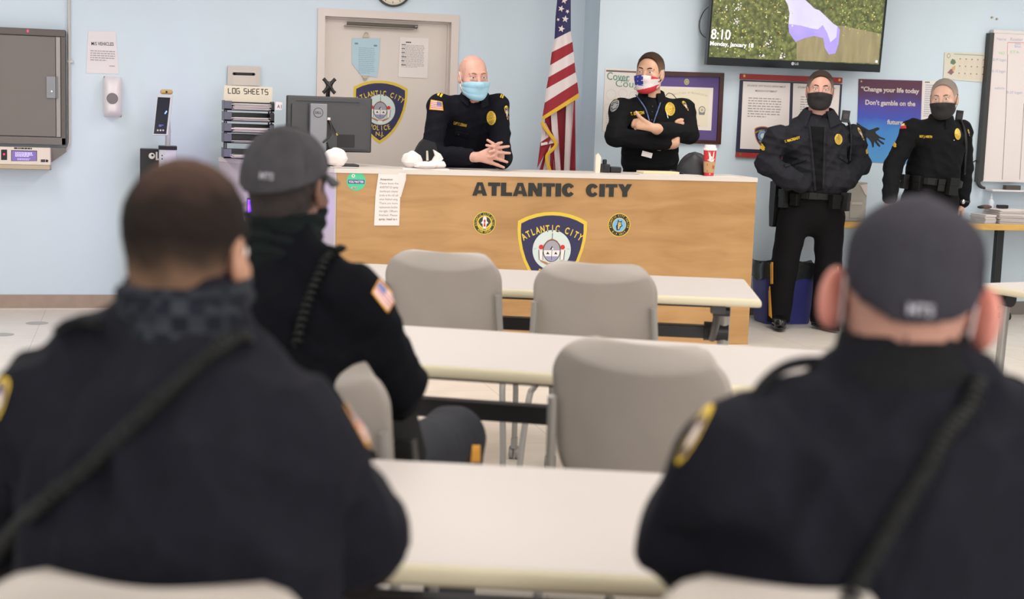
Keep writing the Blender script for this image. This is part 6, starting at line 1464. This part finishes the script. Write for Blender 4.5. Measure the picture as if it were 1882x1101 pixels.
qdecal(p.shirt, 'rank_bars', box_q(809, 173.5, 11, 8, .5), 8.6, bars, p.so, (12, 6)); qdecal(p.shirt, 'rank_bars', box_q(922.5, 177, 7, 6, .3), 8.6, bars, p.so, (12, 6))
qdecal(p.shirt, 'shoulder_patch', [(926, 196), (933, 193), (935, 222), (931, 218)], 8.6, shieldfn, p.so, (8, 20))
qdecal(p.shirt, 'pocket_flap', [(834, 240), (861, 245), (860, 254), (835, 249)], 8.6, None, p.so, (10, 5), .003, NVY, .003)
q = MB(); c_, n_ = p.shirt.hit(843, 246, 8.6); q.ball(c_ + n_ * .004, .005, DARKG, 10); q.build('button', p.so, smooth=60)

# ---------------------------------------------------------------- officer with folded arms
f = norm((-.27, -.96, 0)); Y = 9.45; J = {'N': j(1197, 182, Y), 'C': j(1194, 228, Y + .01), 'W': j(1194, 290, Y + .02), 'P': j(1195, 348, Y + .02), 'SR': j(1141, 203, Y - .02), 'SL': j(1257, 203, Y + .02), 'ER': j(1131, 251, 9.31), 'EL': j(1266, 246, 9.35), 'WR': j(1236, 264, 9.23), 'WL': j(1206, 237, 9.165)}
legs_stand(J, f); hf = norm((-.62, -.80, .02)); HR = rotm(hf, (.04, 0, 1)); HC = j(1194, 136, 9.42)
def lt_hands(B):
    y = 9.15; w = j(1206, 237, y); K = [j(1178, 219, y), j(1173, 224, y), j(1171, 229, y), j(1173, 234, y)]
    B.cone(j(1218, 240, 9.18), w, .032, .030, .02)
    for kn in K: B.cone(w, kn, .022, .0145, .014)
    for P in ([K[0], j(1166, 222, y + .02), j(1163, 226, y + .06)], [K[1], j(1164, 226.5, y + .02), j(1162, 230, y + .06)], [K[2], j(1164, 230, y + .02), j(1163, 233, y + .06)], [K[3], j(1168, 235, y + .03), j(1168, 237, y + .06)]): seg(B, P, [.0125, .011, .009])
    seg(B, [j(1192, 228, y - .005), j(1181, 220, y - .01), j(1174, 213, y - .01), j(1169, 206, y)], [.016, .0135, .0115, .0095])
    y = 9.27; B.cone(j(1212, 268, 9.25), j(1240, 263, 9.24), .034, .030, .02); B.cone(j(1240, 263, 9.24), j(1244, 240, 9.27), .028, .03, .02)
    for P in ([j(1240, 236, y), j(1243, 224, y), j(1246, 221, y)], [j(1244, 236, y), j(1248, 222, y), j(1251, 219.5, y)], [j(1248, 236, y), j(1252, 221.5, y), j(1254.5, 220, y + .005)], [j(1251, 236, y), j(1254, 227, y), j(1255.5, 226, y + .005)]): seg(B, P, [.011, .0105, .0095])
SK2 = skinmat('skin_tan', (206, 160, 132))
p = Person('officer with folded arms in black uniform and flag patterned mask behind the counter', J, f, SK2, BLK, TRS, (HC, HR), 1.12, seed=8, arm_r=(.074, .068, .056), waist=(.18, .185, .205), hands=lt_hands, neckr=(.066, .074), vox=.0052, cuff=.86)
eyes(HC, HR, 1.12, p.root); HBR = hair_mat('hair_brown', (122, 98, 80), (62, 46, 35)); brows(p.bodysdf, HC, HR, 1.12, p.root, mat('brow_brown', (66, 48, 38), .9)); hair(HC, HR, 1.12, HBR, p.root, off=.006, front=.096, back=-.055)
FMB = mat('mask_blue', (52, 58, 150), .75); FMR = mat('mask_red', (196, 48, 58), .75); FMW = mat('mask_white', (222, 210, 212), .75)
def flagmask(u, v):
    u = -u; t = v - .30 * (u + .1)
    if u < .05 and v > .42: return FMW if (int(u * 14 + 40) % 4 == 0 and int(v * 22 + int(u * 14 + 40)) % 5 == 0) else FMB
    if u > .78: return FMR if int(v * 9) % 3 == 0 else FMW
    return FMR if t < .20 else FMW if t < .66 else (FMR if u > .35 else FMW)
mask(p.bodysdf, HC, HR, 1.12, p.root, None, False, flagmask, loop=FMW)
collar(J['N'] + (0, 0, .015), f, (0, 0, 1), BLK, p.so, .074, .105, .05, .05)
badge(p, 1231.5, 200.5, 18, 25, 8.7, -.12); ptext_on(p.shirt, 'name_text', 'T. ELSTON', 1159, 212, 1184, 209.5, 5.5, 8.7, YEL, p.so)
qdecal(p.shirt, 'shoulder_patch', [(1124, 186), (1138, 183), (1139, 199), (1118, 210)], 8.7, greyshield, p.so, (34, 36)); qdecal(p.shirt, 'shoulder_patch', [(1252, 187), (1258, 185), (1267, 204), (1263, 203)], 8.7, shieldfn, p.so, (8, 18))
qdecal(p.shirt, 'rank_bars', box_q(1131.5, 181, 6, 4, -.2), 8.7, lambda u, v: YEL, p.so, (4, 4))
LAN = mat('lanyard_blue', (88, 104, 150), .6, noise=(60, .5)); strap(p.shirt, 'lanyard', [(1169, 176), (1178, 188), (1187, 203), (1193, 222), (1196, 235)], 8.7, .0045, LAN, p.so, .006); strap(p.shirt, 'lanyard', [(1213, 190), (1208, 205), (1203, 220), (1199, 235)], 8.7, .0045, LAN, p.so, .006)
q = MB(); c_ = j(1189, 284, 9.28); q.box(c_, (.075, .004, .035), WHITE, np.array(Matrix.Rotation(.22, 3, 'Y'))); q.build('id_card', p.so)
q = MB(); a_, n_ = p.shirt.hit(1224, 207, 8.7); b_, _ = p.shirt.hit(1227, 218, 8.7); q.tube([a_ + n_ * .006, b_ + n_ * .006], .004, CHROME, 8); q.build('pen', p.so, smooth=60)
for y_ in (196, 206, 221):
    q = MB(); c_, n_ = p.shirt.hit(1199 - (y_ - 196) * .05, y_, 8.7); q.ball(c_ + n_ * .003, .0055, DARKG, 10); q.build('button', p.so, smooth=60)
strap(p.shirt, 'ear_wire', [(1222, 178), (1228, 174), (1236, 176), (1243, 184)], 8.7, .0022, BLACKP, p.so, .010)

# ---------------------------------------------------------------- jacketed sergeant
f = norm((-.42, -.90, 0)); Y = 9.43; J = {'N': j(1504, 218, Y), 'C': j(1498, 262, Y), 'W': j(1497, 325, Y), 'P': j(1492, 378, Y), 'SR': j(1428, 254, Y - .02), 'SL': j(1568, 252, Y + .03), 'ER': j(1409, 300, Y + .0), 'EL': j(1579, 301, Y + .04), 'WR': j(1446, 326, Y - .15), 'WL': j(1552, 330, Y - .12)}
ft = {'R': j(1430, 588, 9.42), 'L': j(1512, 592, 9.36)}; legs_stand(J, f, ft); J['KR'] = j(1441, 492, Y - .02); J['KL'] = j(1522, 492, Y - .02); J['HR'] = j(1458, 400, Y); J['HL'] = j(1524, 400, Y)
J['AR'] = j(1431, 578, 9.40); J['AL'] = j(1511, 580, 9.36); J['TR'] = J['AR'] + norm((-.35, -.93, 0)) * .2; J['TL'] = J['AL'] + norm((.1, -.99, 0)) * .2
hf = norm((-.40, -.90, .05)); HR = rotm(hf, (.03, 0, 1)); HC = j(1507, 168, Y - .02)
SK3 = skinmat('skin_ruddy', (208, 158, 140)); JKT = mat('jacket_charcoal', (36, 36, 42), .85, spec=.2, noise=(50, .12), bump=(26, .5, .008))
p = Person('sergeant in open black patrol jacket and black mask standing with hands in pockets', J, f, SK3, JKT, TRS, (HC, HR), 1.12, seed=12, arm_r=(.084, .080, .066), waist=(.205, .215, .225), neckr=(.068, .076), leg_r=(.112, .094, .084), wamp=.014, shirt_cut=.085, shirt_name='jacket', flat=.66, extra=lambda T: [T.cone(J['W' + s], J['W' + s] * .45 + (J['P'] + f * .16 + (0, 0, .12)) * .55, .074, .062, .05) for s in 'RL'], hands=lambda B: [hand(B, J['W' + s], (J['P'] + f * .12 + (0, 0, .16)) - J['W' + s], -f, (0, 0, 1), .8, (.5, .6, .6, .6)) for s in 'RL'])
eyes(HC, HR, 1.12, p.root, (80, 80, 80)); HGY = hair_mat('hair_greying', (138, 124, 114), (62, 51, 44)); brows(p.bodysdf, HC, HR, 1.12, p.root, mat('brow_dark', (74, 60, 52), .9)); hair(HC, HR, 1.12, HGY, p.root, off=.007, front=.090, back=-.06)
MBK = mat('mask_black', (34, 31, 32), .8, bump=(200, .2, .002)); mask(p.bodysdf, HC, HR, 1.12, p.root, MBK, False, loop=MBK)
# jacket hem and open collar
for s_ in ('R', 'L'): pass
collar(J['N'] + (0, 0, .018), f, (0, 0, 1), JKT, p.so, .088, .150, .062, .085, 30, .012, 'collar', .045, 1.08)
collar(J['N'] + (0, 0, .000), f, (0, 0, 1), BLK, p.root, .070, .090, .045, .035, 16, .008, 'shirt_collar', .02)
def opening(u, v): return BLK
qdecal(p.shirt, 'shirt_front', [(1489, 232), (1515, 234), (1512, 349), (1500, 351)], 8.6, opening, p.root, (8, 34), .006)
q_ = [(1486, 232), (1490, 232), (1501, 352), (1496, 352)]; qdecal(p.shirt, 'zip_edge', q_, 8.6, None, p.so, (3, 34), .009, JKT, .004); qdecal(p.shirt, 'zip_edge', [(1514, 236), (1519, 236), (1516, 348), (1511, 349)], 8.6, None, p.so, (3, 34), .009, JKT, .004)
qdecal(p.shirt, 'pocket_flap', [(1440, 303), (1481, 288), (1482, 295), (1443, 308)], 8.6, None, p.so, (14, 5), .006, JKT, .006); qdecal(p.shirt, 'pocket_flap', [(1543, 283), (1560, 296), (1558, 301), (1541, 290)], 8.6, None, p.so, (14, 5), .006, JKT, .006)
badge(p, 1541, 256, 14, 20, 8.6, -.1); ptext_on(p.shirt, 'name_text', 'S. MACREADY', 1443, 262.5, 1471, 254.5, 4.6, 8.6, YEL, p.so)
qdecal(p.shirt, 'chevron_patch', [(1396, 259), (1407, 262), (1405, 277), (1391, 274)], 8.6, chevron, p.so, (32, 34)); qdecal(p.shirt, 'chevron_patch', [(1590, 268), (1596, 272), (1599, 283), (1592, 283)], 8.6, chevron, p.so, (12, 18))
qdecal(p.shirt, 'shoulder_patch', [(1575, 235), (1579, 234), (1590, 258), (1586, 258)], 8.6, shieldfn, p.so, (8, 20))
def radio(p, pts, box, dmin, sz=(.055, .035, .085), cord=True):
    c_, n_ = p.shirt.hit(*box, dmin); n_ = p.f; R_ = rotm(n_, (.10, 0, 1)); q = MB(); q.box(c_ + n_ * .010, sz, BLACKP, R_); q.box(c_ + n_ * .030, (sz[0] * .7, .006, sz[2] * .5), DARKG, R_); o = q.build('radio_microphone', p.so, bevel=.006)
    if cord: strap(p.shirt, 'coiled_cord', pts, dmin, .0035, BLACKP, o, .012, (.008, .009))
radio(p, [(1557, 222), (1562, 240), (1563, 256), (1563, 280), (1562, 300)], (1554, 214), 8.6)
p.belt(.075, .055, .016)
for a_, sz, nm in ((62, (.07, .045, .13), 'belt_pouch'), (35, (.06, .04, .085), 'belt_pouch'), (-42, (.08, .045, .10), 'belt_pouch'), (-66, (.06, .05, .13), 'belt_pouch')): p.pouch(a_, sz, -.03, nm)
i_ = 12; c_ = p.beltpts[1:3, i_].mean(0); q = MB(); q.prism([c_ + (0, -.05, .10), c_ + (0, .05, .08), c_ + (0, .05, -.10), c_ + (0, .03, -.24), c_ + (0, -.03, -.24), c_ + (0, -.04, -.06)], (-.05, 0, 0), LEA); q.build('holster', p.bo, bevel=.012)
STP = mat('stripe_orange', (214, 150, 48), .7)
qdecal(p.trou, 'trouser_stripe', [(1415.5, 482), (1421, 482), (1421, 522), (1416, 522)], 8.4, None, p.to, (4, 14), .003, STP); qdecal(p.trou, 'trouser_stripe', [(1412.5, 526), (1415.5, 526), (1419, 586), (1413, 580)], 8.4, None, p.to, (4, 20), .003, STP); qdecal(p.trou, 'trouser_stripe', [(1539, 490), (1541, 490), (1541, 505), (1539, 505)], 8.4, None, p.to, (3, 8), .003, STP)

# ---------------------------------------------------------------- sergeant at the side desk
f = norm((-.55, -.84, 0)); Y = 9.12; J = {'N': j(1729, 224, Y), 'C': j(1723, 266, Y), 'W': j(1714, 320, Y), 'P': j(1710, 360, Y), 'SR': j(1676, 240, Y - .04), 'SL': j(1767, 242, Y + .06), 'ER': j(1641, 306, Y - .03), 'EL': j(1772, 308, Y + .08), 'WR': j(1636, 362, Y - .12), 'WL': j(1769, 370, Y + .04)}
legs_stand(J, f); hf = norm((-.66, -.74, -.06)); HR = rotm(hf, (-.06, .02, 1)); HC = j(1735, 183, Y - .03)
SK4 = skinmat('skin_fair', (212, 168, 148))
p = Person('grey haired sergeant in black uniform and black mask standing by the side desk', J, f, SK4, BLK, TRS, (HC, HR), 1.10, seed=15, arm_r=(.072, .064, .052), waist=(.175, .175, .19), neckr=(.062, .07), hands=lambda B: (hand(B, J['WR'] + (0, 0, -.01), (0, 0, -1), (.7, .7, 0), f, 1.0), hand(B, J['WL'] + (0, 0, -.01), (.05, .05, -1), (-.8, .5, 0), f, 1.0)))
eyes(HC, HR, 1.10, p.root); HG2 = hair_mat('hair_grey', (176, 154, 140), (138, 126, 118)); brows(p.bodysdf, HC, HR, 1.10, p.root, mat('brow_grey', (120, 104, 94), .9)); hair(HC, HR, 1.10, HG2, p.root, off=.004, front=.096, back=-.055); mask(p.bodysdf, HC, HR, 1.10, p.root, MBK, False, loop=MBK)
collar(J['N'] + (0, 0, .012), f, (0, 0, 1), BLK, p.so, .070, .100, .048, .05)
badge(p, 1760, 246.5, 11, 21, 8.4, -.1); ptext_on(p.shirt, 'name_text', 'SGT J. HERTH', 1690, 252.5, 1713, 253.5, 4, 8.4, YEL, p.so)
qdecal(p.shirt, 'chevron_patch', [(1637, 253), (1648, 256), (1647, 271), (1634, 268)], 8.4, chevron, p.so, (32, 34)); RKR = mat('rocker_red', (200, 52, 44), .7)
qdecal(p.shirt, 'red_patch', [(1655, 229), (1664, 226), (1666, 236), (1652, 237)], 8.4, lambda u, v: RKR if v < .1 else (YEL if u > .3 else FMW) if abs(u) < .7 else None, p.so, (12, 12)); qdecal(p.shirt, 'shoulder_patch', [(1778, 238), (1780, 238), (1783, 250), (1781, 250)], 8.4, shieldfn, p.so, (6, 10))
radio(p, [(1766, 222), (1770, 240), (1772, 262), (1773, 290), (1772, 322)], (1763, 214), 8.4, (.05, .035, .085)); q = MB()
c_, n_ = p.shirt.hit(1753, 258, 8.4); q.ball(c_ + n_ * .004, .005, CHROME, 10); q.build('pin', p.so, smooth=60)
p.belt(.10, .055, .015)
for a_, sz in ((58, (.06, .04, .10)), (30, (.06, .04, .10)), (-20, (.05, .03, .08)), (-48, (.08, .05, .12))): p.pouch(a_, sz, -.02)
q = MB(); w_ = J['WL'] + (0, 0, -.0); q.tube([w_ + np.array((.046 * math.cos(t), .046 * math.sin(t), .0)) for t in np.linspace(0, 2 * math.pi, 20)], .009, BLACKP, 8); q.ball(w_ + (-.02, -.042, 0), (.018, .012, .018), CHROME, 12); q.build('wrist_watch', p.root, smooth=60)

# ---------------------------------------------------------------- seated officers, seen from behind
a_ = atd
def gaiter(p, R0, r0, r1, h0, h1, m, seed, kx=1.0):
    S = Sdf(); b = p.J['N']; t = p.HC; d = norm(t - b); S.cone(b - p.up * .02, p.L(0, -.018, -.065), r1, r0, .03); S.cone(p.L(0, -.018, -.07), p.L(0, .02, h1), r0, r0 * 1.02, .03); S.cone(p.L(0, .03, -.08), p.L(0, .05, -.05), .05, .055, .04)
    w1 = wrinkle(seed, .004, 20); ax = norm(t - b); S.wr = lambda P: w1(P) + .003 * np.sin((P @ ax) * 190 + 2 * np.sin(P[:, 0] * 22)); S.plane(p.HR @ np.array((0, -.15, 1)), p.L(0, -.02, h1 + .002)); return sdf_obj('neck_gaiter', S, m, p.root, .005), S
# left foreground, bareheaded
f = az(19); J = {'N': a_(350, 598, 1.99), 'C': a_(334, 925, 1.94), 'W': a_(322, 1140, 1.91), 'P': a_(316, 1470, 1.90), 'SR': a_(552, 834, 1.96), 'SL': a_(98, 758, 2.00), 'ER': a_(652, 985, 2.03), 'EL': a_(-20, 1000, 2.06), 'WR': a_(545, 965, 2.34), 'WL': a_(250, 965, 2.36)}
legs_sit(J, f); HC = a_(347, 466, 2.01); HR = rotm(norm(az(30) + (0, 0, -.12)), (.0, .0, 1))
SK5 = skinmat('skin_olive', (168, 122, 98)); HD = lambda B: [hand(B, J['W' + s], f * .9 + np.cross(f, (0, 0, 1)) * (-.4 if s == 'R' else .4), (0, 0, -1), np.cross(f, (0, 0, 1)) * (-1 if s == 'R' else 1), 1) for s in 'RL']
p = Person('bareheaded officer in dark uniform seated in the left foreground, seen from behind', J, f, SK5, NVY, TRS, (HC, HR),   .97, nlow=-.012, barr=.068, trap=(.03, .035, .0), seed=21, arm_r=(.080, .072, .056), waist=(.19, .21, .225), neckr=(.064, .072), wamp=.012, hands=HD, flat=.60)
def fade_mat():
    m = mat('hair_fade', (70, 54, 46), .9, spec=.1); nt = m.node_tree; b = nt.nodes['Principled BSDF']; tc = nt.nodes.new('ShaderNodeTexCoord'); sp = nt.nodes.new('ShaderNodeSeparateXYZ'); nt.links.new(tc.outputs['Object'], sp.inputs[0])
    n = nt.nodes.new('ShaderNodeTexNoise'); n.inputs['Scale'].default_value = 22; n.inputs['Detail'].default_value = 6; nt.links.new(tc.outputs['Object'], n.inputs['Vector'])
    ma = nt.nodes.new('ShaderNodeMath'); ma.operation = 'MULTIPLY_ADD'; ma.inputs[1].default_value = .05; nt.links.new(n.outputs[0], ma.inputs[0]); nt.links.new(sp.outputs[2], ma.inputs[2])
    mr = nt.nodes.new('ShaderNodeMapRange'); mr.inputs[1].default_value = -.05; mr.inputs[2].default_value = .16; nt.links.new(ma.outputs[0], mr.inputs[0]); r = nt.nodes.new('ShaderNodeValToRGB'); e = r.color_ramp.elements
    e[0].position = 0; e[0].color = lin((128, 97, 74)); e[1].position = 1; e[1].color = lin((88, 66, 56))
    for q_, c in ((.14, (112, 86, 68)), (.36, (50, 40, 34)), (.5, (30, 24, 22)), (.72, (34, 27, 24)), (.9, (66, 50, 44))): x = e.new(q_); x.color = lin(c)
    nt.links.new(mr.outputs[0], r.inputs[0]); nt.links.new(r.outputs[0], b.inputs['Base Color']); return m
hair(HC, HR, .97, fade_mat(), p.root, off=.006, front=.066, back=-.075); eyes(HC, HR, 1.06, p.root)
def plaid(): 
    m = mat('gaiter_plaid', (70, 74, 82), .9, spec=.12); nt = m.node_tree; b = nt.nodes['Principled BSDF']; tc = nt.nodes.new('ShaderNodeTexCoord'); w = nt.nodes.new('ShaderNodeTexChecker'); w.inputs['Scale'].default_value = 44; w.inputs['Color1'].default_value = lin((26, 28, 36)); w.inputs['Color2'].default_value = lin((58, 62, 68)); nt.links.new(tc.outputs['Object'], w.inputs['Vector']); n = nt.nodes.new('ShaderNodeTexNoise'); n.inputs['Scale'].default_value = 14; nt.links.new(tc.outputs['Object'], n.inputs['Vector']); mx = nt.nodes.new('ShaderNodeMix'); mx.data_type = 'RGBA'; mx.inputs[7].default_value = lin((22, 24, 32)); nt.links.new(n.outputs[0], mx.inputs[0]); nt.links.new(w.outputs[0], mx.inputs[6]); nt.links.new(mx.outputs[2], b.inputs['Base Color']); return m
gaiter(p, None, .078, .086, 0, -.044, plaid(), 31)
CRD = mat('cord_black', (15, 16, 16), .6, spec=.3)
strap(p.shirt, 'coiled_cord', [(462, 630), (430, 628), (390, 655), (330, 712), (250, 785), (160, 868), (80, 940), (-10, 1018)], 1.4, .0042, CRD, p.so, .012, (.0095, .0125))
qdecal(p.shirt, 'flag_patch', [(626, 730), (650, 722), (694, 800), (676, 822)], 1.3, flagfn(False), p.so, (20, 20)); qdecal(p.shirt, 'shoulder_patch', [(2, 690), (22, 700), (-4, 790), (-40, 770)], 1.3, shieldfn, p.so, (16, 20))
strap(p.shirt, 'shoulder_loop', [(112, 622), (132, 607), (162, 601), (192, 606)], 1.3, .008, BLK, p.so, .014)
p.belt(.10, .05, .014)
# right foreground, capped
f = az(24); J = {'N': a_(1660, 690, 1.90), 'C': a_(1652, 1000, 1.86), 'W': a_(1640, 1250, 1.84), 'P': a_(1636, 1600, 1.82), 'SR': a_(1948, 875, 1.84), 'SL': a_(1352, 868, 1.88), 'ER': a_(2030, 1020, 1.90), 'EL': a_(1272, 985, 1.97), 'WR': a_(1900, 985, 2.2), 'WL': a_(1400, 985, 2.27)}
legs_sit(J, f); HC = a_(1668, 560, 1.93); HR = rotm(norm(az(28) + (0, 0, -.05)), norm((.08, -.03, 1)))
SK6 = skinmat('skin_pink', (196, 126, 112)); 
p = Person('officer in dark cap and uniform seated in the right foreground, seen from behind', J, f, SK6, NVY, TRS, (HC, HR), 1.04, nlow=-.012, barr=.066, trap=(.02, .015, .02), ears=.022, seed=23, arm_r=(.082, .072, .056), waist=(.19, .205, .222), neckr=(.066, .080), wamp=.012, hands=HD, flat=.62)
hair(HC, HR, 1.04, mat('hair_clipped', (168, 124, 108), .85), p.root, off=.003, front=.066, back=-.072); eyes(HC, HR, 1.10, p.root)
CAPM = mat('cap_charcoal', (44, 42, 50), .85, spec=.2, noise=(30, .12), bump=(40, .25, .004)); co_, CS = cap_on(HC, HR, 1.04, CAPM, p.root, True, True, 'cap', .004, .100)
TXT = mat('cap_thread', (150, 148, 156), .8); ptext_on(CS, 'cap_text', 'MTS', 1667, 577, 1716, 582, 20, 1.3, TXT, co_, .004)
mask(p.bodysdf, HC, HR, 1.04, p.root, mat('mask_offwhite', (214, 200, 200), .8), True, loop=mat('mask_offwhite'))
S = Sdf(); S.cone(J['N'] - p.up * .02, J['N'] + p.up * .045 + f * .015, .104, .086, .02, f, .95); S.plane(norm(p.up - f * .25), J['N'] + p.up * .055 + f * .01); S.wr = wrinkle(3, .003); p.part('collar', S, BLK, .005, p.so)
strap(p.shirt, 'coiled_cord', [(1792, 702), (1765, 760), (1738, 808), (1700, 870), (1655, 940), (1608, 1015), (1550, 1110)], 1.3, .0042, CRD, p.so, .012, (.0095, .0125))
qdecal(p.shirt, 'shoulder_patch', [(1296, 748), (1316, 742), (1262, 848), (1232, 856)], 1.3, shieldfn, p.so, (18, 22))
def loop_px(pts, d, r, m, par, name): q = MB(); q.tube([atd(x, y, dd) for (x, y), dd in zip(pts, d)], r, m, 10, 6); return q.build(name, par, smooth=60)
loop_px([(1380, 748), (1398, 712), (1432, 680), (1475, 666), (1530, 668), (1570, 690)], (1.86, 1.87, 1.89, 1.9, 1.91, 1.9), .008, BLK, p.so, 'shoulder_loop'); loop_px([(1790, 712), (1815, 698), (1850, 697), (1884, 712), (1905, 745)], (1.87, 1.88, 1.88, 1.87, 1.85), .008, BLK, p.so, 'shoulder_loop')
p.belt(.10, .05, .014)
# middle row, grey cap
f = az(27); J = {'N': a_(524, 462, 3.32), 'C': a_(532, 645, 3.30), 'W': a_(545, 750, 3.32), 'P': a_(560, 925, 3.34), 'SR': a_(655, 560, 3.24), 'SL': a_(392, 560, 3.38), 'ER': a_(726, 706, 3.32), 'EL': a_(372, 720, 3.42), 'WR': a_(700, 770, 3.56), 'WL': a_(470, 762, 3.66)}
legs_sit(J, f, {'R': a_(832, 806, 3.98)}); HC = a_(530, 348, 3.35); HR = rotm(norm(az(36) + (0, 0, -.06)), (0, 0, 1))
SK7 = skinmat('skin_deep', (104, 70, 56))
p = Person('officer in grey cap and dark uniform seated at the middle table, seen from behind', J, f, SK7, mat('uniform_midnight', (12, 13, 18), .9, spec=.08, noise=(40, .12), bump=(30, .35, .006)), mat('trouser_navy', (36, 37, 44), .8, spec=.2, noise=(30, .1), bump=(26, .4, .006)), (HC, HR), 1.03, nlow=-.02, barr=.070, trap=(.02, .02, .0), seed=27, arm_r=(.076, .070, .056), waist=(.185, .19, .21), neckr=(.064, .072), wamp=.009, leg_r=(.105, .085, .070), hands=HD, flat=.64)
hair(HC, HR, 1.06, mat('hair_black', (38, 30, 28), .9), p.root, off=.004, front=.066, back=-.068); eyes(HC, HR, 1.06, p.root)
CAPG = mat('cap_grey', (62, 60, 64), .85, spec=.2, noise=(22, .16), bump=(30, .3, .005)); co_, CS = cap_on(HC, HR, 1.03, CAPG, p.root, True, True, 'cap', -.004, .045); ptext_on(CS, 'cap_text', 'MTS', 476, 328, 502, 331, 12, 2.6, TXT, co_, .004)
gaiter(p, None, .078, .088, 0, -.05, mat('gaiter_green', (20, 26, 26), .9, spec=.08, noise=(30, .2)), 37)
strap(p.shirt, 'coiled_cord', [(622, 462), (602, 478), (590, 510), (574, 545), (556, 585), (544, 632)], 2.6, .0042, CRD, p.so, .012, (.0085, .016))
q = MB(); q.tube([atd(606, 458, 3.24), atd(622, 460, 3.22), atd(636, 457, 3.20)], [.010, .006, .003], BLK, 8); q.build('shoulder_loop', p.so, smooth=60)
qdecal(p.shirt, 'flag_patch', [(697, 512), (729, 548), (712, 575), (683, 538)], 2.6, flagfn(False), p.so, (20, 20))
p.belt(.10, .055, .016); p.pouch(80, (.07, .05, .12), -.03); p.pouch(60, (.07, .04, .1), -.03)
qdecal(p.trou, 'trouser_stripe', [(868, 818), (882, 818), (882, 850), (864, 850)], 2.8, None, p.to, (6, 8), .004, STP)
c_ = atd(728, 815, 3.42); q = MB(); q.prism([c_ + (-.06, 0, .09), c_ + (.02, .02, .09), c_ + (.05, .03, -.02), c_ + (.02, .02, -.16), c_ + (-.05, 0, -.16)], (.02, -.05, 0), LEA); q.build('holster', p.bo, bevel=.012)
chair_at((1.14, 5.47), -26, 'empty grey chair at the first table, left of its pair')
chair_at((1.645, 5.09), -26, 'empty grey chair at the first table, right of its pair')
chair_at((1.165, 3.27), -40, 'empty grey chair at the middle table, in front of the right hand officer')
_c = onz(702, 694, .89); chair_at((_c[0] - .207, _c[1] + .11), -28, 'grey chair under the officer in the grey cap at the middle table')
chair_at((-.01, 1.60), -20, 'grey chair under the bareheaded officer in the left foreground')
_c = onz(1300, 1080, .912); chair_at((_c[0] + .12, _c[1] - .085), -12, 'grey chair under the capped officer in the right foreground')
